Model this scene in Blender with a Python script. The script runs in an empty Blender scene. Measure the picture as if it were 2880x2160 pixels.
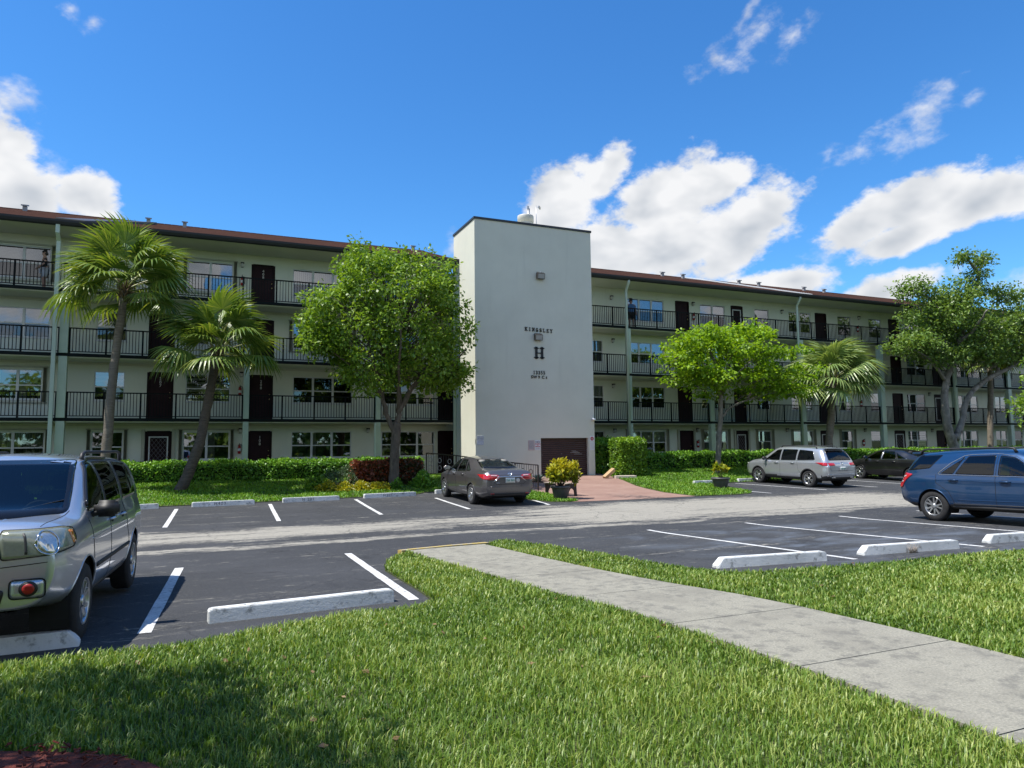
import bpy, bmesh, math, random
import numpy as np
from mathutils import Vector, Matrix, Euler
from mathutils.bvhtree import BVHTree
from mathutils.geometry import delaunay_2d_cdt

random.seed(7)
RNG = np.random.default_rng(11)
SC = bpy.context.scene
COL = SC.collection
R = math.radians

# ------------------------------------------------------------------ camera
yaw, pitch, roll = R(23.2229), R(5.1507), R(-0.6234)
fwd = Vector((math.sin(yaw)*math.cos(pitch), math.cos(yaw)*math.cos(pitch), math.sin(pitch)))
rgt = Vector((math.cos(yaw), -math.sin(yaw), 0))
upv = rgt.cross(fwd)
r2 = rgt*math.cos(roll) + upv*math.sin(roll)
u2 = -rgt*math.sin(roll) + upv*math.cos(roll)
cam_data = bpy.data.cameras.new('camera')
cam = bpy.data.objects.new('camera', cam_data)
COL.objects.link(cam)
m = Matrix((( r2.x, u2.x, -fwd.x, 0), (r2.y, u2.y, -fwd.y, 0), (r2.z, u2.z, -fwd.z, 1.8), (0, 0, 0, 1)))
cam.matrix_world = m
cam_data.sensor_width = 36.0
cam_data.lens = 24.75
cam_data.clip_start = 0.05
cam_data.clip_end = 3000
SC.camera = cam

# ------------------------------------------------------------------ light
SUN_EL, SUN_AZ = R(64.0), R(-88.0)          # azimuth measured from +Y towards +X
SUN_STRENGTH, SKY_STRENGTH, EXPOSURE = 4.8, 0.13, 0.55
sl = bpy.data.lights.new('sun', 'SUN')
sl.energy = SUN_STRENGTH
sl.angle = R(0.53)
sl.color = (1.0, 0.955, 0.88)
sun = bpy.data.objects.new('sun', sl)
COL.objects.link(sun)
sd = Vector((math.sin(SUN_AZ)*math.cos(SUN_EL), math.cos(SUN_AZ)*math.cos(SUN_EL), math.sin(SUN_EL)))
sun.rotation_euler = sd.to_track_quat('Z', 'Y').to_euler()
sun.location = sd*60

SC.view_settings.view_transform = 'Standard'
SC.view_settings.look = 'None'
SC.view_settings.exposure = EXPOSURE
SC.view_settings.gamma = 1.0
SC.view_settings.use_curve_mapping = False
SC.cycles.max_bounces = 6
SC.cycles.diffuse_bounces = 4
SC.cycles.glossy_bounces = 2
SC.cycles.transmission_bounces = 4
SC.cycles.transparent_max_bounces = 8
SC.cycles.sample_clamp_indirect = 6.0
SC.cycles.caustics_reflective = False
SC.cycles.caustics_refractive = False
SC.cycles.use_denoising = True

# ------------------------------------------------------------------ sky with fair-weather cumulus
world = bpy.data.worlds.new('World')
world.cycles.sampling_method = 'MANUAL'
world.cycles.sample_map_resolution = 256
SC.world = world
world.use_nodes = True
WN, WL = world.node_tree.nodes, world.node_tree.links
WN.clear()

def wmath(op, a, b=None, c=None, clamp=False):
    n = WN.new('ShaderNodeMath'); n.operation = op; n.use_clamp = clamp
    for i, v in enumerate((a, b, c)):
        if v is None: continue
        if isinstance(v, (int, float)): n.inputs[i].default_value = v
        else: WL.new(v, n.inputs[i])
    return n.outputs[0]

def wsmooth(v, lo, hi):
    n = WN.new('ShaderNodeMapRange'); n.interpolation_type = 'SMOOTHSTEP'
    WL.new(v, n.inputs[0]); n.inputs[1].default_value = lo; n.inputs[2].default_value = hi
    return n.outputs[0]

sky = WN.new('ShaderNodeTexSky'); sky.sky_type = 'NISHITA'; sky.sun_disc = False
sky.sun_elevation = SUN_EL; sky.sun_rotation = SUN_AZ
sky.air_density = 1.0; sky.dust_density = 0.15; sky.ozone_density = 2.6; sky.altitude = 0
hsv = WN.new('ShaderNodeHueSaturation'); hsv.inputs['Saturation'].default_value = 1.22
hsv.inputs['Hue'].default_value = 0.503
WL.new(sky.outputs[0], hsv.inputs['Color'])
tint = WN.new('ShaderNodeMix'); tint.data_type = 'RGBA'; tint.blend_type = 'MULTIPLY'; tint.inputs[0].default_value = 1.0
WL.new(hsv.outputs[0], tint.inputs[6]); tint.inputs[7].default_value = (0.60, 0.94, 1.10, 1)
tc = WN.new('ShaderNodeTexCoord')
sep = WN.new('ShaderNodeSeparateXYZ'); WL.new(tc.outputs['Generated'], sep.inputs[0])
az = wmath('ARCTAN2', sep.outputs[0], sep.outputs[1])
el = wmath('ARCSINE', sep.outputs[2])
CLOUDS = [(-0.1744, 0.5057, 0.0103, 0.0124, 30, 0.62), (-0.1502, 0.4985, 0.0134, 0.0094, 45, 0.6), (-0.2187, 0.2992, 0.0502, 0.0374, 0, 1), (-0.1521, 0.305, 0.0345, 0.0287, 0, 1), (-0.2477, 0.3361, 0.0385, 0.0492, 0, 1), (-0.2319, 0.393, 0.0157, 0.023, -50, 0.9), (-0.2144, 0.3551, 0.0168, 0.0192, 0, 0.75), (-0.1846, 0.3296, 0.0244, 0.0159, -30, 0.8), (0.4807, 0.3403, 0.0584, 0.0425, 45, 1), (0.538, 0.3706, 0.0453, 0.024, 40, 1), (0.6327, 0.3362, 0.0793, 0.0439, 25, 1), (0.6918, 0.3536, 0.0496, 0.027, 10, 1), (0.7317, 0.2853, 0.0804, 0.0391, 38, 1), (0.591, 0.273, 0.1585, 0.0431, 5, 1), (0.7785, 0.3074, 0.0302, 0.0179, 20, 0.85), (0.735, 0.3643, 0.0105, 0.0133, 60, 0.65), (0.885, 0.2795, 0.0553, 0.0259, 28, 1), (0.9415, 0.2917, 0.0633, 0.0292, 20, 1), (1.0079, 0.2835, 0.0585, 0.024, 18, 1), (0.9316, 0.2552, 0.0717, 0.0212, 15, 0.95), (1.0461, 0.2836, 0.0295, 0.0273, 30, 0.95), (0.8503, 0.2535, 0.0369, 0.0177, 25, 0.8), (0.7029, 0.501, 0.0279, 0.0129, 25, 0.72), (0.7465, 0.5086, 0.0292, 0.0143, 30, 0.85), (0.807, 0.5099, 0.022, 0.0147, 30, 0.82), (0.7484, 0.5437, 0.0246, 0.0077, 50, 0.5), (0.9554, 0.3913, 0.0272, 0.0188, 40, 0.9), (0.9268, 0.3734, 0.0225, 0.0181, 20, 0.75), (0.8815, 0.3656, 0.0372, 0.0149, 10, 0.72), (1.0063, 0.3947, 0.0143, 0.0098, 20, 0.6), (0.8432, 0.3639, 0.0162, 0.011, 60, 0.5), (0.7922, 0.2145, 0.0604, 0.0193, 0, 0.95), (0.7423, 0.2073, 0.0537, 0.0188, 0, 0.9), (0.9045, 0.1914, 0.0546, 0.0197, 12, 0.95), (1.043, 0.1839, 0.0296, 0.0201, 20, 0.85), (0.9815, 0.2053, 0.0214, 0.0125, 0, 0.6), (0.3302, 0.2844, 0.0148, 0.0194, 0, 0.75)]
# noise that frays the outlines
uvw = WN.new('ShaderNodeCombineXYZ')
WL.new(az, uvw.inputs[0]); WL.new(wmath('MULTIPLY', el, 1.25), uvw.inputs[1])
def wnoise(scale, detail, rough, dist, off):
    mp = WN.new('ShaderNodeMapping'); mp.inputs['Location'].default_value = off
    mp.inputs['Rotation'].default_value = (0, 0, R(-32)); mp.inputs['Scale'].default_value = (0.9, 1.1, 1)
    WL.new(uvw.outputs[0], mp.inputs[0])
    n = WN.new('ShaderNodeTexNoise'); n.inputs['Scale'].default_value = scale; n.inputs['Detail'].default_value = detail
    n.inputs['Roughness'].default_value = rough; n.inputs['Distortion'].default_value = dist
    WL.new(mp.outputs[0], n.inputs['Vector'])
    return n.outputs['Fac']
n1 = wnoise(19, 6, 0.58, 0.15, (3.1, 1.7, 0))
n2 = wnoise(12, 3, 0.5, 0.2, (7.7, 4.2, 2))
n2b = wnoise(12, 3, 0.5, 0.2, (7.7+0.016, 4.2-0.022, 2))
n3 = wnoise(52, 5, 0.6, 0.1, (1.2, 9.2, 5))
mask = wisp = None
flat = WN.new('ShaderNodeCombineXYZ'); WL.new(az, flat.inputs[0]); WL.new(el, flat.inputs[1])
for (a, e, sa, sb, rot, w) in CLOUDS:
    thin = w < 0.93 and sa < 0.045
    if thin: sa, sb, w = sa*1.9, sb*1.9, w*0.72
    mp = WN.new('ShaderNodeMapping'); mp.vector_type = 'TEXTURE'
    mp.inputs['Location'].default_value = (a, e, 0); mp.inputs['Rotation'].default_value = (0, 0, R(rot))
    mp.inputs['Scale'].default_value = (sa/math.cos(e), sb, 1)
    WL.new(flat.outputs[0], mp.inputs[0])
    ln = WN.new('ShaderNodeVectorMath'); ln.operation = 'LENGTH'; WL.new(mp.outputs[0], ln.inputs[0])
    mk = wmath('MULTIPLY_ADD', ln.outputs['Value'], -0.80, w*1.02)
    if thin: wisp = mk if wisp is None else wmath('SMOOTH_MAX', wisp, mk, 0.12)
    else: mask = mk if mask is None else wmath('SMOOTH_MAX', mask, mk, 0.12)
# unseen rest of the dome: cumulus cover raised as fill light for the tower front
away = wsmooth(wmath('ABSOLUTE', wmath('SUBTRACT', az, 0.41)), 0.78, 1.0)
low = wsmooth(el, 0.95, 0.45)
n0 = wnoise(2.6, 3, 0.5, 0.2, (11.3, 6.1, 8))
mask = wmath('MAXIMUM', mask, wmath('MULTIPLY_ADD', wmath('MULTIPLY', away, low), 3.0, wmath('MULTIPLY_ADD', n0, 4.5, -4.75)))
fr = wmath('ADD', wmath('MULTIPLY', wmath('SUBTRACT', n1, 0.5), 1.05), wmath('MULTIPLY', wmath('SUBTRACT', n3, 0.5), 0.62))
dens_raw = wmath('ADD', mask, fr)
dens = wmath('MAXIMUM', wsmooth(dens_raw, 0.0, 0.40), wmath('MULTIPLY', wsmooth(wmath('MULTIPLY_ADD', fr, 1.5, wisp), 0.0, 1.05), 0.92))
under = wmath('MULTIPLY', wsmooth(el, 0.40, 0.25), wsmooth(wmath('ADD', mask, wmath('MULTIPLY', wmath('SUBTRACT', n2, 0.5), 1.5)), 0.15, 1.0))
thick = wmath('MULTIPLY_ADD', wmath('SUBTRACT', n2b, n2), 2.6, wmath('MULTIPLY_ADD', under, 0.62, 0.10), clamp=True)
ccol = WN.new('ShaderNodeMix'); ccol.data_type = 'RGBA'
WL.new(thick, ccol.inputs[0])
ccol.inputs[6].default_value = (4.85, 4.9, 5.0, 1)
ccol.inputs[7].default_value = (2.85, 3.1, 3.45, 1)
cmix = WN.new('ShaderNodeMix'); cmix.data_type = 'RGBA'
WL.new(dens, cmix.inputs[0]); WL.new(tint.outputs[2], cmix.inputs[6]); WL.new(ccol.outputs[2], cmix.inputs[7])
bg = WN.new('ShaderNodeBackground'); bg.inputs['Strength'].default_value = SKY_STRENGTH
WL.new(cmix.outputs[2], bg.inputs['Color'])
wo = WN.new('ShaderNodeOutputWorld'); WL.new(bg.outputs[0], wo.inputs['Surface'])

# ------------------------------------------------------------------ materials
MATS = {}
class NT:
    """small helper round a material node tree"""
    def __init__(self, name):
        self.m = bpy.data.materials.new(name); self.m.use_nodes = True
        self.n, self.l = self.m.node_tree.nodes, self.m.node_tree.links
        self.bsdf = self.n.get('Principled BSDF'); self.out = self.n.get('Material Output')
        MATS[name] = self.m
    def set(self, **kw):
        for k, v in kw.items():
            self.bsdf.inputs[k.replace('_', ' ')].default_value = v
        return self
    def coord(self, kind='Object'):
        return self.n.new('ShaderNodeTexCoord').outputs[kind]
    def pos(self):
        return self.n.new('ShaderNodeNewGeometry').outputs['Position']
    def noise(self, scale, detail=4, rough=0.55, vec=None, stretch=None, dist=0.0):
        t = self.n.new('ShaderNodeTexNoise')
        t.inputs['Scale'].default_value = scale; t.inputs['Detail'].default_value = detail
        t.inputs['Roughness'].default_value = rough; t.inputs['Distortion'].default_value = dist
        v = vec if vec is not None else self.pos()
        if stretch:
            mp = self.n.new('ShaderNodeMapping'); mp.inputs['Scale'].default_value = stretch
            self.l.new(v, mp.inputs[0]); v = mp.outputs[0]
        self.l.new(v, t.inputs['Vector'])
        return t.outputs['Fac']
    def ramp(self, fac, stops, interp='LINEAR'):
        r = self.n.new('ShaderNodeValToRGB'); r.color_ramp.interpolation = interp
        e = r.color_ramp.elements
        while len(e) > 1: e.remove(e[0])
        e[0].position = stops[0][0]; e[0].color = (*stops[0][1], 1)
        for p, c in stops[1:]:
            k = e.new(p); k.color = (*c, 1)
        self.l.new(fac, r.inputs[0]); return r.outputs[0]
    def math(self, op, a, b=None, c=None, clamp=False):
        n = self.n.new('ShaderNodeMath'); n.operation = op; n.use_clamp = clamp
        for i, v in enumerate((a, b, c)):
            if v is None: continue
            if isinstance(v, (int, float)): n.inputs[i].default_value = v
            else: self.l.new(v, n.inputs[i])
        return n.outputs[0]
    def smooth(self, v, lo, hi, a=0.0, b=1.0):
        n = self.n.new('ShaderNodeMapRange'); n.interpolation_type = 'SMOOTHSTEP'
        self.l.new(v, n.inputs[0]); n.inputs[1].default_value = lo; n.inputs[2].default_value = hi
        n.inputs[3].default_value = a; n.inputs[4].default_value = b
        return n.outputs[0]
    def mix(self, fac, a, b, mode='MIX'):
        n = self.n.new('ShaderNodeMix'); n.data_type = 'RGBA'; n.blend_type = mode
        for i, v in ((0, fac), (6, a), (7, b)):
            if isinstance(v, (int, float)): n.inputs[i].default_value = v
            elif isinstance(v, tuple): n.inputs[i].default_value = (*v, 1)
            else: self.l.new(v, n.inputs[i])
        return n.outputs[2]
    def color(self, c):
        self.l.new(c, self.bsdf.inputs['Base Color']); return self
    def rough(self, c):
        self.l.new(c, self.bsdf.inputs['Roughness']); return self
    def bump(self, h, strength=0.3, dist=0.01):
        b = self.n.new('ShaderNodeBump'); b.inputs['Strength'].default_value = strength
        b.inputs['Distance'].default_value = dist
        self.l.new(h, b.inputs['Height']); self.l.new(b.outputs[0], self.bsdf.inputs['Normal']); return self

def plain(name, col, rough=0.6, metal=0.0, var=0.12, scale=6.0, bump=0.0, spec=0.5, coat=0.0, bscale=None):
    t = NT(name)
    t.set(Roughness=rough, Metallic=metal)
    t.bsdf.inputs['Specular IOR Level'].default_value = spec
    if coat:
        t.bsdf.inputs['Coat Weight'].default_value = coat; t.bsdf.inputs['Coat Roughness'].default_value = 0.04
    if var > 0:
        f = t.noise(scale, 5, 0.6)
        lo = tuple(max(0, c*(1-var)) for c in col); hi = tuple(min(1, c*(1+var)) for c in col)
        t.color(t.ramp(f, [(0.3, lo), (0.7, hi)]))
    else:
        t.set(Base_Color=(*col, 1))
    if bump > 0:
        t.bump(t.noise(bscale or scale*12, 4, 0.6), bump, 0.01)
    return t.m

# stucco of the wings and of the tower, with faint run-off stains
def stucco(name, col):
    t = NT(name); t.set(Roughness=0.9)
    t.bsdf.inputs['Specular IOR Level'].default_value = 0.2
    f = t.noise(0.7, 6, 0.6)
    st = t.noise(1.6, 5, 0.65, stretch=(2.2, 2.2, 0.16))
    a = t.ramp(f, [(0.25, tuple(c*0.93 for c in col)), (0.75, tuple(min(1, c*1.05) for c in col))])
    b = t.mix(t.smooth(st, 0.52, 0.78, 0, 0.22), a, tuple(c*0.72 for c in col))
    t.color(b)
    t.bump(t.math('ADD', t.noise(38, 4, 0.7), t.math('MULTIPLY', t.noise(4, 3, 0.6), 0.8)), 0.22, 0.012)
    return t.m
stucco('stucco', (0.69, 0.71, 0.60))
stucco('tower_stucco', (0.65, 0.65, 0.555))
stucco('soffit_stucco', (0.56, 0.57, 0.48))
plain('column_green', (0.40, 0.48, 0.38), 0.6, var=0.08, scale=2, bump=0.05)
plain('downspout_green', (0.44, 0.52, 0.43), 0.45, var=0.05, scale=2)
plain('rail_black', (0.006, 0.008, 0.008), 0.7, var=0.2, scale=8, spec=0.15)
plain('slab_edge', (0.008, 0.012, 0.012), 0.8, var=0.25, scale=3, spec=0.15)
plain('gutter_dark', (0.010, 0.012, 0.014), 0.55, var=0.2, scale=2)
plain('door_maroon', (0.022, 0.008, 0.010), 0.55, var=0.2, scale=3, spec=0.15)
plain('frame_maroon', (0.016, 0.007, 0.008), 0.6, var=0.2, scale=3, spec=0.15)
plain('brass', (0.55, 0.42, 0.2), 0.3, metal=1.0, var=0)
plain('number_grey', (0.55, 0.52, 0.5), 0.5, var=0)
plain('alu_white', (0.62, 0.63, 0.62), 0.42, var=0.06, scale=5)
plain('shutter_cream', (0.40, 0.40, 0.31), 0.5, var=0.07, scale=4)
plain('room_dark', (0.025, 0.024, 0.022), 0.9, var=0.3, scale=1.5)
plain('blind_white', (0.62, 0.60, 0.56), 0.7, var=0.06, scale=2)
plain('blind_grey', (0.34, 0.32, 0.30), 0.7, var=0.1, scale=2)
plain('insect_screen', (0.022, 0.022, 0.024), 0.75, var=0.25, scale=3)
plain('lamp_black', (0.02, 0.02, 0.02), 0.5, var=0)
plain('lamp_globe', (0.55, 0.54, 0.5), 0.3, var=0.05)
plain('red_paint', (0.32, 0.014, 0.012), 0.35, var=0.1)
plain('white_plastic', (0.78, 0.79, 0.8), 0.4, var=0.03)
plain('bronze_metal', (0.05, 0.045, 0.04), 0.45, var=0.1)
plain('lamp_glass', (0.36, 0.37, 0.36), 0.15, var=0.05)
plain('letter_black', (0.010, 0.008, 0.009), 0.45, var=0)
plain('sign_white', (0.72, 0.73, 0.75), 0.45, var=0.04)
plain('sign_pink', (0.55, 0.50, 0.50), 0.45, var=0.04)
plain('sign_red', (0.45, 0.02, 0.05), 0.45, var=0)
plain('sign_blue', (0.04, 0.08, 0.25), 0.45, var=0)
plain('sign_text', (0.10, 0.10, 0.14), 0.5, var=0)
plain('garage_brown', (0.040, 0.018, 0.016), 0.5, var=0.25, scale=4)
plain('cap_dark', (0.018, 0.022, 0.028), 0.45, var=0.1)
plain('vent_metal', (0.30, 0.30, 0.31), 0.5, var=0.1)
plain('drum_paint', (0.55, 0.54, 0.49), 0.5, var=0.06)
plain('galvanised', (0.5, 0.5, 0.5), 0.35, metal=0.8, var=0.05)

def glass(name, tint, refl=0.25, rough=0.02, fk=1.0):
    t = NT(name)
    t.n.remove(t.bsdf)
    tr = t.n.new('ShaderNodeBsdfTransparent'); tr.inputs[0].default_value = (*tint, 1)
    gl = t.n.new('ShaderNodeBsdfGlossy'); gl.inputs['Roughness'].default_value = rough
    gl.inputs['Color'].default_value = (0.95, 0.97, 1.0, 1)
    fr = t.n.new('ShaderNodeFresnel'); fr.inputs[0].default_value = 1.5
    mx = t.n.new('ShaderNodeMixShader')
    f = t.math('ADD', t.math('MULTIPLY', fr.outputs[0], fk), refl, clamp=True)
    # panes are never quite flat
    b = t.n.new('ShaderNodeBump'); b.inputs['Strength'].default_value = 0.06; b.inputs['Distance'].default_value = 0.02
    t.l.new(t.noise(1.3, 2, 0.5), b.inputs['Height']); t.l.new(b.outputs[0], gl.inputs['Normal'])
    t.l.new(f, mx.inputs[0]); t.l.new(tr.outputs[0], mx.inputs[1]); t.l.new(gl.outputs[0], mx.inputs[2])
    t.l.new(mx.outputs[0], t.out.inputs['Surface'])
    return t.m
glass('pane', (0.55, 0.58, 0.58), 0.20)
glass('pane_dark', (0.20, 0.21, 0.22), 0.07)
glass('car_glass', (0.42, 0.50, 0.48), 0.02, 0.01, 0.75)
glass('car_glass_tint', (0.05, 0.055, 0.06), 0.02, 0.01, 0.8)

# shingles
t = NT('shingle'); t.set(Roughness=1.0); t.bsdf.inputs['Specular IOR Level'].default_value = 0.0
br = t.n.new('ShaderNodeTexBrick')
mp = t.n.new('ShaderNodeMapping'); mp.inputs['Scale'].default_value = (1, 1, 1)
t.l.new(t.pos(), mp.inputs[0]); t.l.new(mp.outputs[0], br.inputs['Vector'])
br.inputs['Scale'].default_value = 1.0; br.inputs['Brick Width'].default_value = 0.3; br.inputs['Row Height'].default_value = 0.13
br.inputs['Mortar Size'].default_value = 0.008; br.inputs['Color1'].default_value = (0.060, 0.030, 0.025, 1)
br.inputs['Color2'].default_value = (0.032, 0.018, 0.015, 1); br.inputs['Mortar'].default_value = (0.02, 0.012, 0.01, 1)
t.color(t.mix(0.55, br.outputs[0], t.ramp(t.noise(9, 5, 0.7), [(0.3, (0.028, 0.016, 0.013)), (0.7, (0.095, 0.052, 0.042))])))
t.bump(t.noise(14, 4, 0.7), 0.6, 0.03)

# asphalt: dark seal coat worn through to sand-coloured aggregate along the drive
t = NT('asphalt'); t.set(Roughness=0.85)
t.bsdf.inputs['Specular IOR Level'].default_value = 0.35
P = t.pos()
sp = t.n.new('ShaderNodeSeparateXYZ'); t.l.new(P, sp.inputs[0])
X_, Y_ = sp.outputs[0], sp.outputs[1]
speck = t.noise(85, 3, 0.7)
base = t.ramp(speck, [(0.35, (0.022, 0.0235, 0.026)), (0.58, (0.042, 0.044, 0.048)), (0.70, (0.15, 0.148, 0.145))])
cloudy = t.noise(0.5, 5, 0.6)
base = t.mix(t.smooth(cloudy, 0.42, 0.7, 0, 0.55), base, (0.058, 0.061, 0.067))
wander = t.math('MULTIPLY', t.math('SUBTRACT', t.noise(0.22, 4, 0.6, stretch=(1, 0.4, 1)), 0.5), 2.2)
Yw = t.math('ADD', Y_, wander)
streak = t.noise(1.7, 7, 0.68, stretch=(0.16, 1.5, 1), dist=0.5)
streak2 = t.noise(5.0, 7, 0.7, stretch=(0.22, 1.8, 1), dist=0.8)
sn = t.math('ADD', t.math('MULTIPLY', streak, 0.62), t.math('MULTIPLY', streak2, 0.38))
def band(c, w, gain):
    d = t.math('DIVIDE', t.math('ABSOLUTE', t.math('SUBTRACT', Yw, c)), w)
    return t.math('MULTIPLY', t.smooth(d, 0.35, 1.25, 1, 0), gain)
b1 = band(17.0, 1.25, 1.0)
b2 = band(14.9, 0.32, 0.8)
# in front of the plaza the whole lane is worn
wide = t.math('MULTIPLY', band(17.4, 2.7, 1.25), t.math('MULTIPLY', t.smooth(X_, 6.0, 10.0), t.smooth(X_, 20.0, 26.0, 1, 0)))
rt = t.math('MULTIPLY', band(17.6, 1.2, 0.8), t.smooth(X_, 16.0, 20.0))
bb = t.math('MAXIMUM', t.math('MAXIMUM', b1, b2), t.math('MAXIMUM', wide, rt))
wear = t.smooth(t.math('ADD', bb, t.math('ADD', t.math('MULTIPLY', t.math('SUBTRACT', sn, 0.5), 4.6), t.math('MULTIPLY', t.math('SUBTRACT', t.noise(16, 5, 0.75, stretch=(0.35, 1.3, 1)), 0.5), 2.8))), 0.30, 1.05)
tan = t.ramp(t.noise(60, 3, 0.7), [(0.3, (0.19, 0.18, 0.152)), (0.7, (0.41, 0.385, 0.325))])
c = t.mix(t.math('MULTIPLY', wear, 0.93), base, tan)
# scuffed edge near the grass island, and small scattered bare spots
spots = t.smooth(t.noise(3.2, 6, 0.75), 0.69, 0.76, 0, 0.7)
c = t.mix(spots, c, (0.17, 0.165, 0.15))
cr = t.n.new('ShaderNodeTexVoronoi'); cr.feature = 'DISTANCE_TO_EDGE'; cr.inputs['Scale'].default_value = 0.33
wv = t.n.new('ShaderNodeVectorMath'); wv.operation = 'ADD'
nz = t.n.new('ShaderNodeTexNoise'); nz.inputs['Scale'].default_value = 1.1; nz.inputs['Detail'].default_value = 5
t.l.new(P, nz.inputs['Vector']); t.l.new(P, wv.inputs[0]); t.l.new(nz.outputs['Color'], wv.inputs[1])
t.l.new(wv.outputs[0], cr.inputs['Vector'])
crack = t.smooth(cr.outputs['Distance'], 0.0, 0.006, 0.55, 0)
c = t.mix(crack, c, (0.012, 0.012, 0.013))
# oil and tyre darkening on the stalls
oil = t.smooth(t.noise(0.9, 5, 0.6, stretch=(0.9, 0.35, 1)), 0.58, 0.75, 0, 0.5)
c = t.mix(oil, c, (0.017, 0.018, 0.021))
pale_blue = t.math('MULTIPLY', t.math('MULTIPLY', t.smooth(X_, 6.5, 9.0), t.smooth(X_, 13.5, 16.5, 1, 0)), t.smooth(Y_, 12.2, 13.6, 1, 0))  # pale blue blotches over the near right stalls
pale_blue = t.math('MULTIPLY', pale_blue, t.smooth(t.noise(0.75, 6, 0.65, stretch=(0.7, 1.3, 1), dist=0.6), 0.44, 0.68, 0, 0.75))
c = t.mix(pale_blue, c, (0.115, 0.135, 0.165))
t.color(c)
t.rough(t.smooth(cloudy, 0.3, 0.7, 0.78, 0.9))
t.bump(t.math('ADD', t.noise(110, 3, 0.7), t.math('MULTIPLY', t.noise(9, 3, 0.6), 0.4)), 0.5, 0.008)

t = NT('line_paint'); t.set(Roughness=0.7)
w1 = t.noise(14, 6, 0.75)
t.color(t.mix(t.smooth(w1, 0.52, 0.64, 0, 0.75), t.ramp(t.noise(2.3, 4, 0.6), [(0.3, (0.50, 0.50, 0.49)), (0.7, (0.68, 0.68, 0.66))]), (0.10, 0.10, 0.105)))
t.bump(t.noise(110, 3, 0.7), 0.4, 0.006)
t = NT('yellow_paint'); t.set(Roughness=0.75)
t.color(t.mix(t.smooth(t.noise(9, 6, 0.75), 0.45, 0.6, 0, 0.9), (0.45, 0.33, 0.09), (0.32, 0.31, 0.28)))
t = NT('stop_paint'); t.set(Roughness=0.75)
f = t.noise(7, 6, 0.7)
c = t.mix(t.smooth(f, 0.53, 0.66, 0, 0.75), t.ramp(t.noise(1.6, 4, 0.6), [(0.3, (0.50, 0.52, 0.51)), (0.7, (0.72, 0.73, 0.72))]), (0.17, 0.175, 0.165))
c = t.mix(t.smooth(t.noise(2.1, 5, 0.7, stretch=(1, 1, 3)), 0.60, 0.72, 0, 0.6), c, (0.12, 0.12, 0.115))
t.color(c); t.bump(t.noise(30, 5, 0.7), 0.55, 0.012)
t = NT('concrete'); t.set(Roughness=0.9)
f = t.noise(55, 5, 0.7); g = t.noise(1.4, 6, 0.65); h = t.noise(6, 6, 0.7)
c = t.ramp(f, [(0.3, (0.165, 0.157, 0.125)), (0.7, (0.36, 0.342, 0.275))])
c = t.mix(t.smooth(g, 0.42, 0.70, 0, 0.7), c, (0.18, 0.17, 0.138))
c = t.mix(t.smooth(h, 0.48, 0.66, 0, 0.7), c, (0.125, 0.12, 0.102))
t.color(c); t.bump(t.math('ADD', f, t.noise(160, 2, 0.6)), 0.5, 0.006)
t = NT('plaza_red'); t.set(Roughness=0.85)
f = t.noise(1.1, 6, 0.65)
c = t.ramp(f, [(0.3, (0.225, 0.13, 0.10)), (0.7, (0.31, 0.20, 0.158))])
c = t.mix(t.smooth(t.noise(5, 6, 0.7, stretch=(1, 2.4, 1)), 0.55, 0.75, 0, 0.35), c, (0.36, 0.25, 0.205))
sp = t.n.new('ShaderNodeSeparateXYZ'); t.l.new(t.pos(), sp.inputs[0])
tm = t.math('MULTIPLY', t.smooth(t.math('ABSOLUTE', t.math('SUBTRACT', sp.outputs[0], t.math('MULTIPLY_ADD', sp.outputs[1], -0.25, 19.2))), 0.25, 0.9, 1, 0), t.smooth(sp.outputs[1], 21.0, 23.2, 1, 0))
c = t.mix(t.math('MULTIPLY', tm, t.smooth(t.noise(3.5, 6, 0.75), 0.42, 0.6)), c, (0.045, 0.035, 0.035))
t.color(c); t.bump(t.noise(70, 3, 0.7), 0.3, 0.006)
t = NT('soil'); t.set(Roughness=1.0)
t.color(t.ramp(t.noise(7, 6, 0.7), [(0.3, (0.045, 0.055, 0.018)), (0.55, (0.065, 0.085, 0.022)), (0.75, (0.12, 0.105, 0.055))]))
t.bump(t.noise(40, 5, 0.7), 0.6, 0.03)
t = NT('bed_soil'); t.set(Roughness=1.0)
t.color(t.ramp(t.noise(9, 6, 0.7), [(0.3, (0.06, 0.045, 0.03)), (0.7, (0.17, 0.13, 0.09))])); t.bump(t.noise(30, 5, 0.7), 0.8, 0.03)
t = NT('mulch'); t.set(Roughness=0.95)
t.color(t.ramp(t.noise(22, 5, 0.7), [(0.3, (0.05, 0.012, 0.008)), (0.55, (0.16, 0.032, 0.018)), (0.75, (0.27, 0.07, 0.035))]))
t.bump(t.noise(30, 5, 0.7), 0.8, 0.02)
t = NT('far_ground'); t.set(Roughness=1.0)
t.color(t.ramp(t.noise(0.3, 5, 0.6), [(0.3, (0.045, 0.07, 0.02)), (0.7, (0.08, 0.11, 0.03))]))

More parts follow.
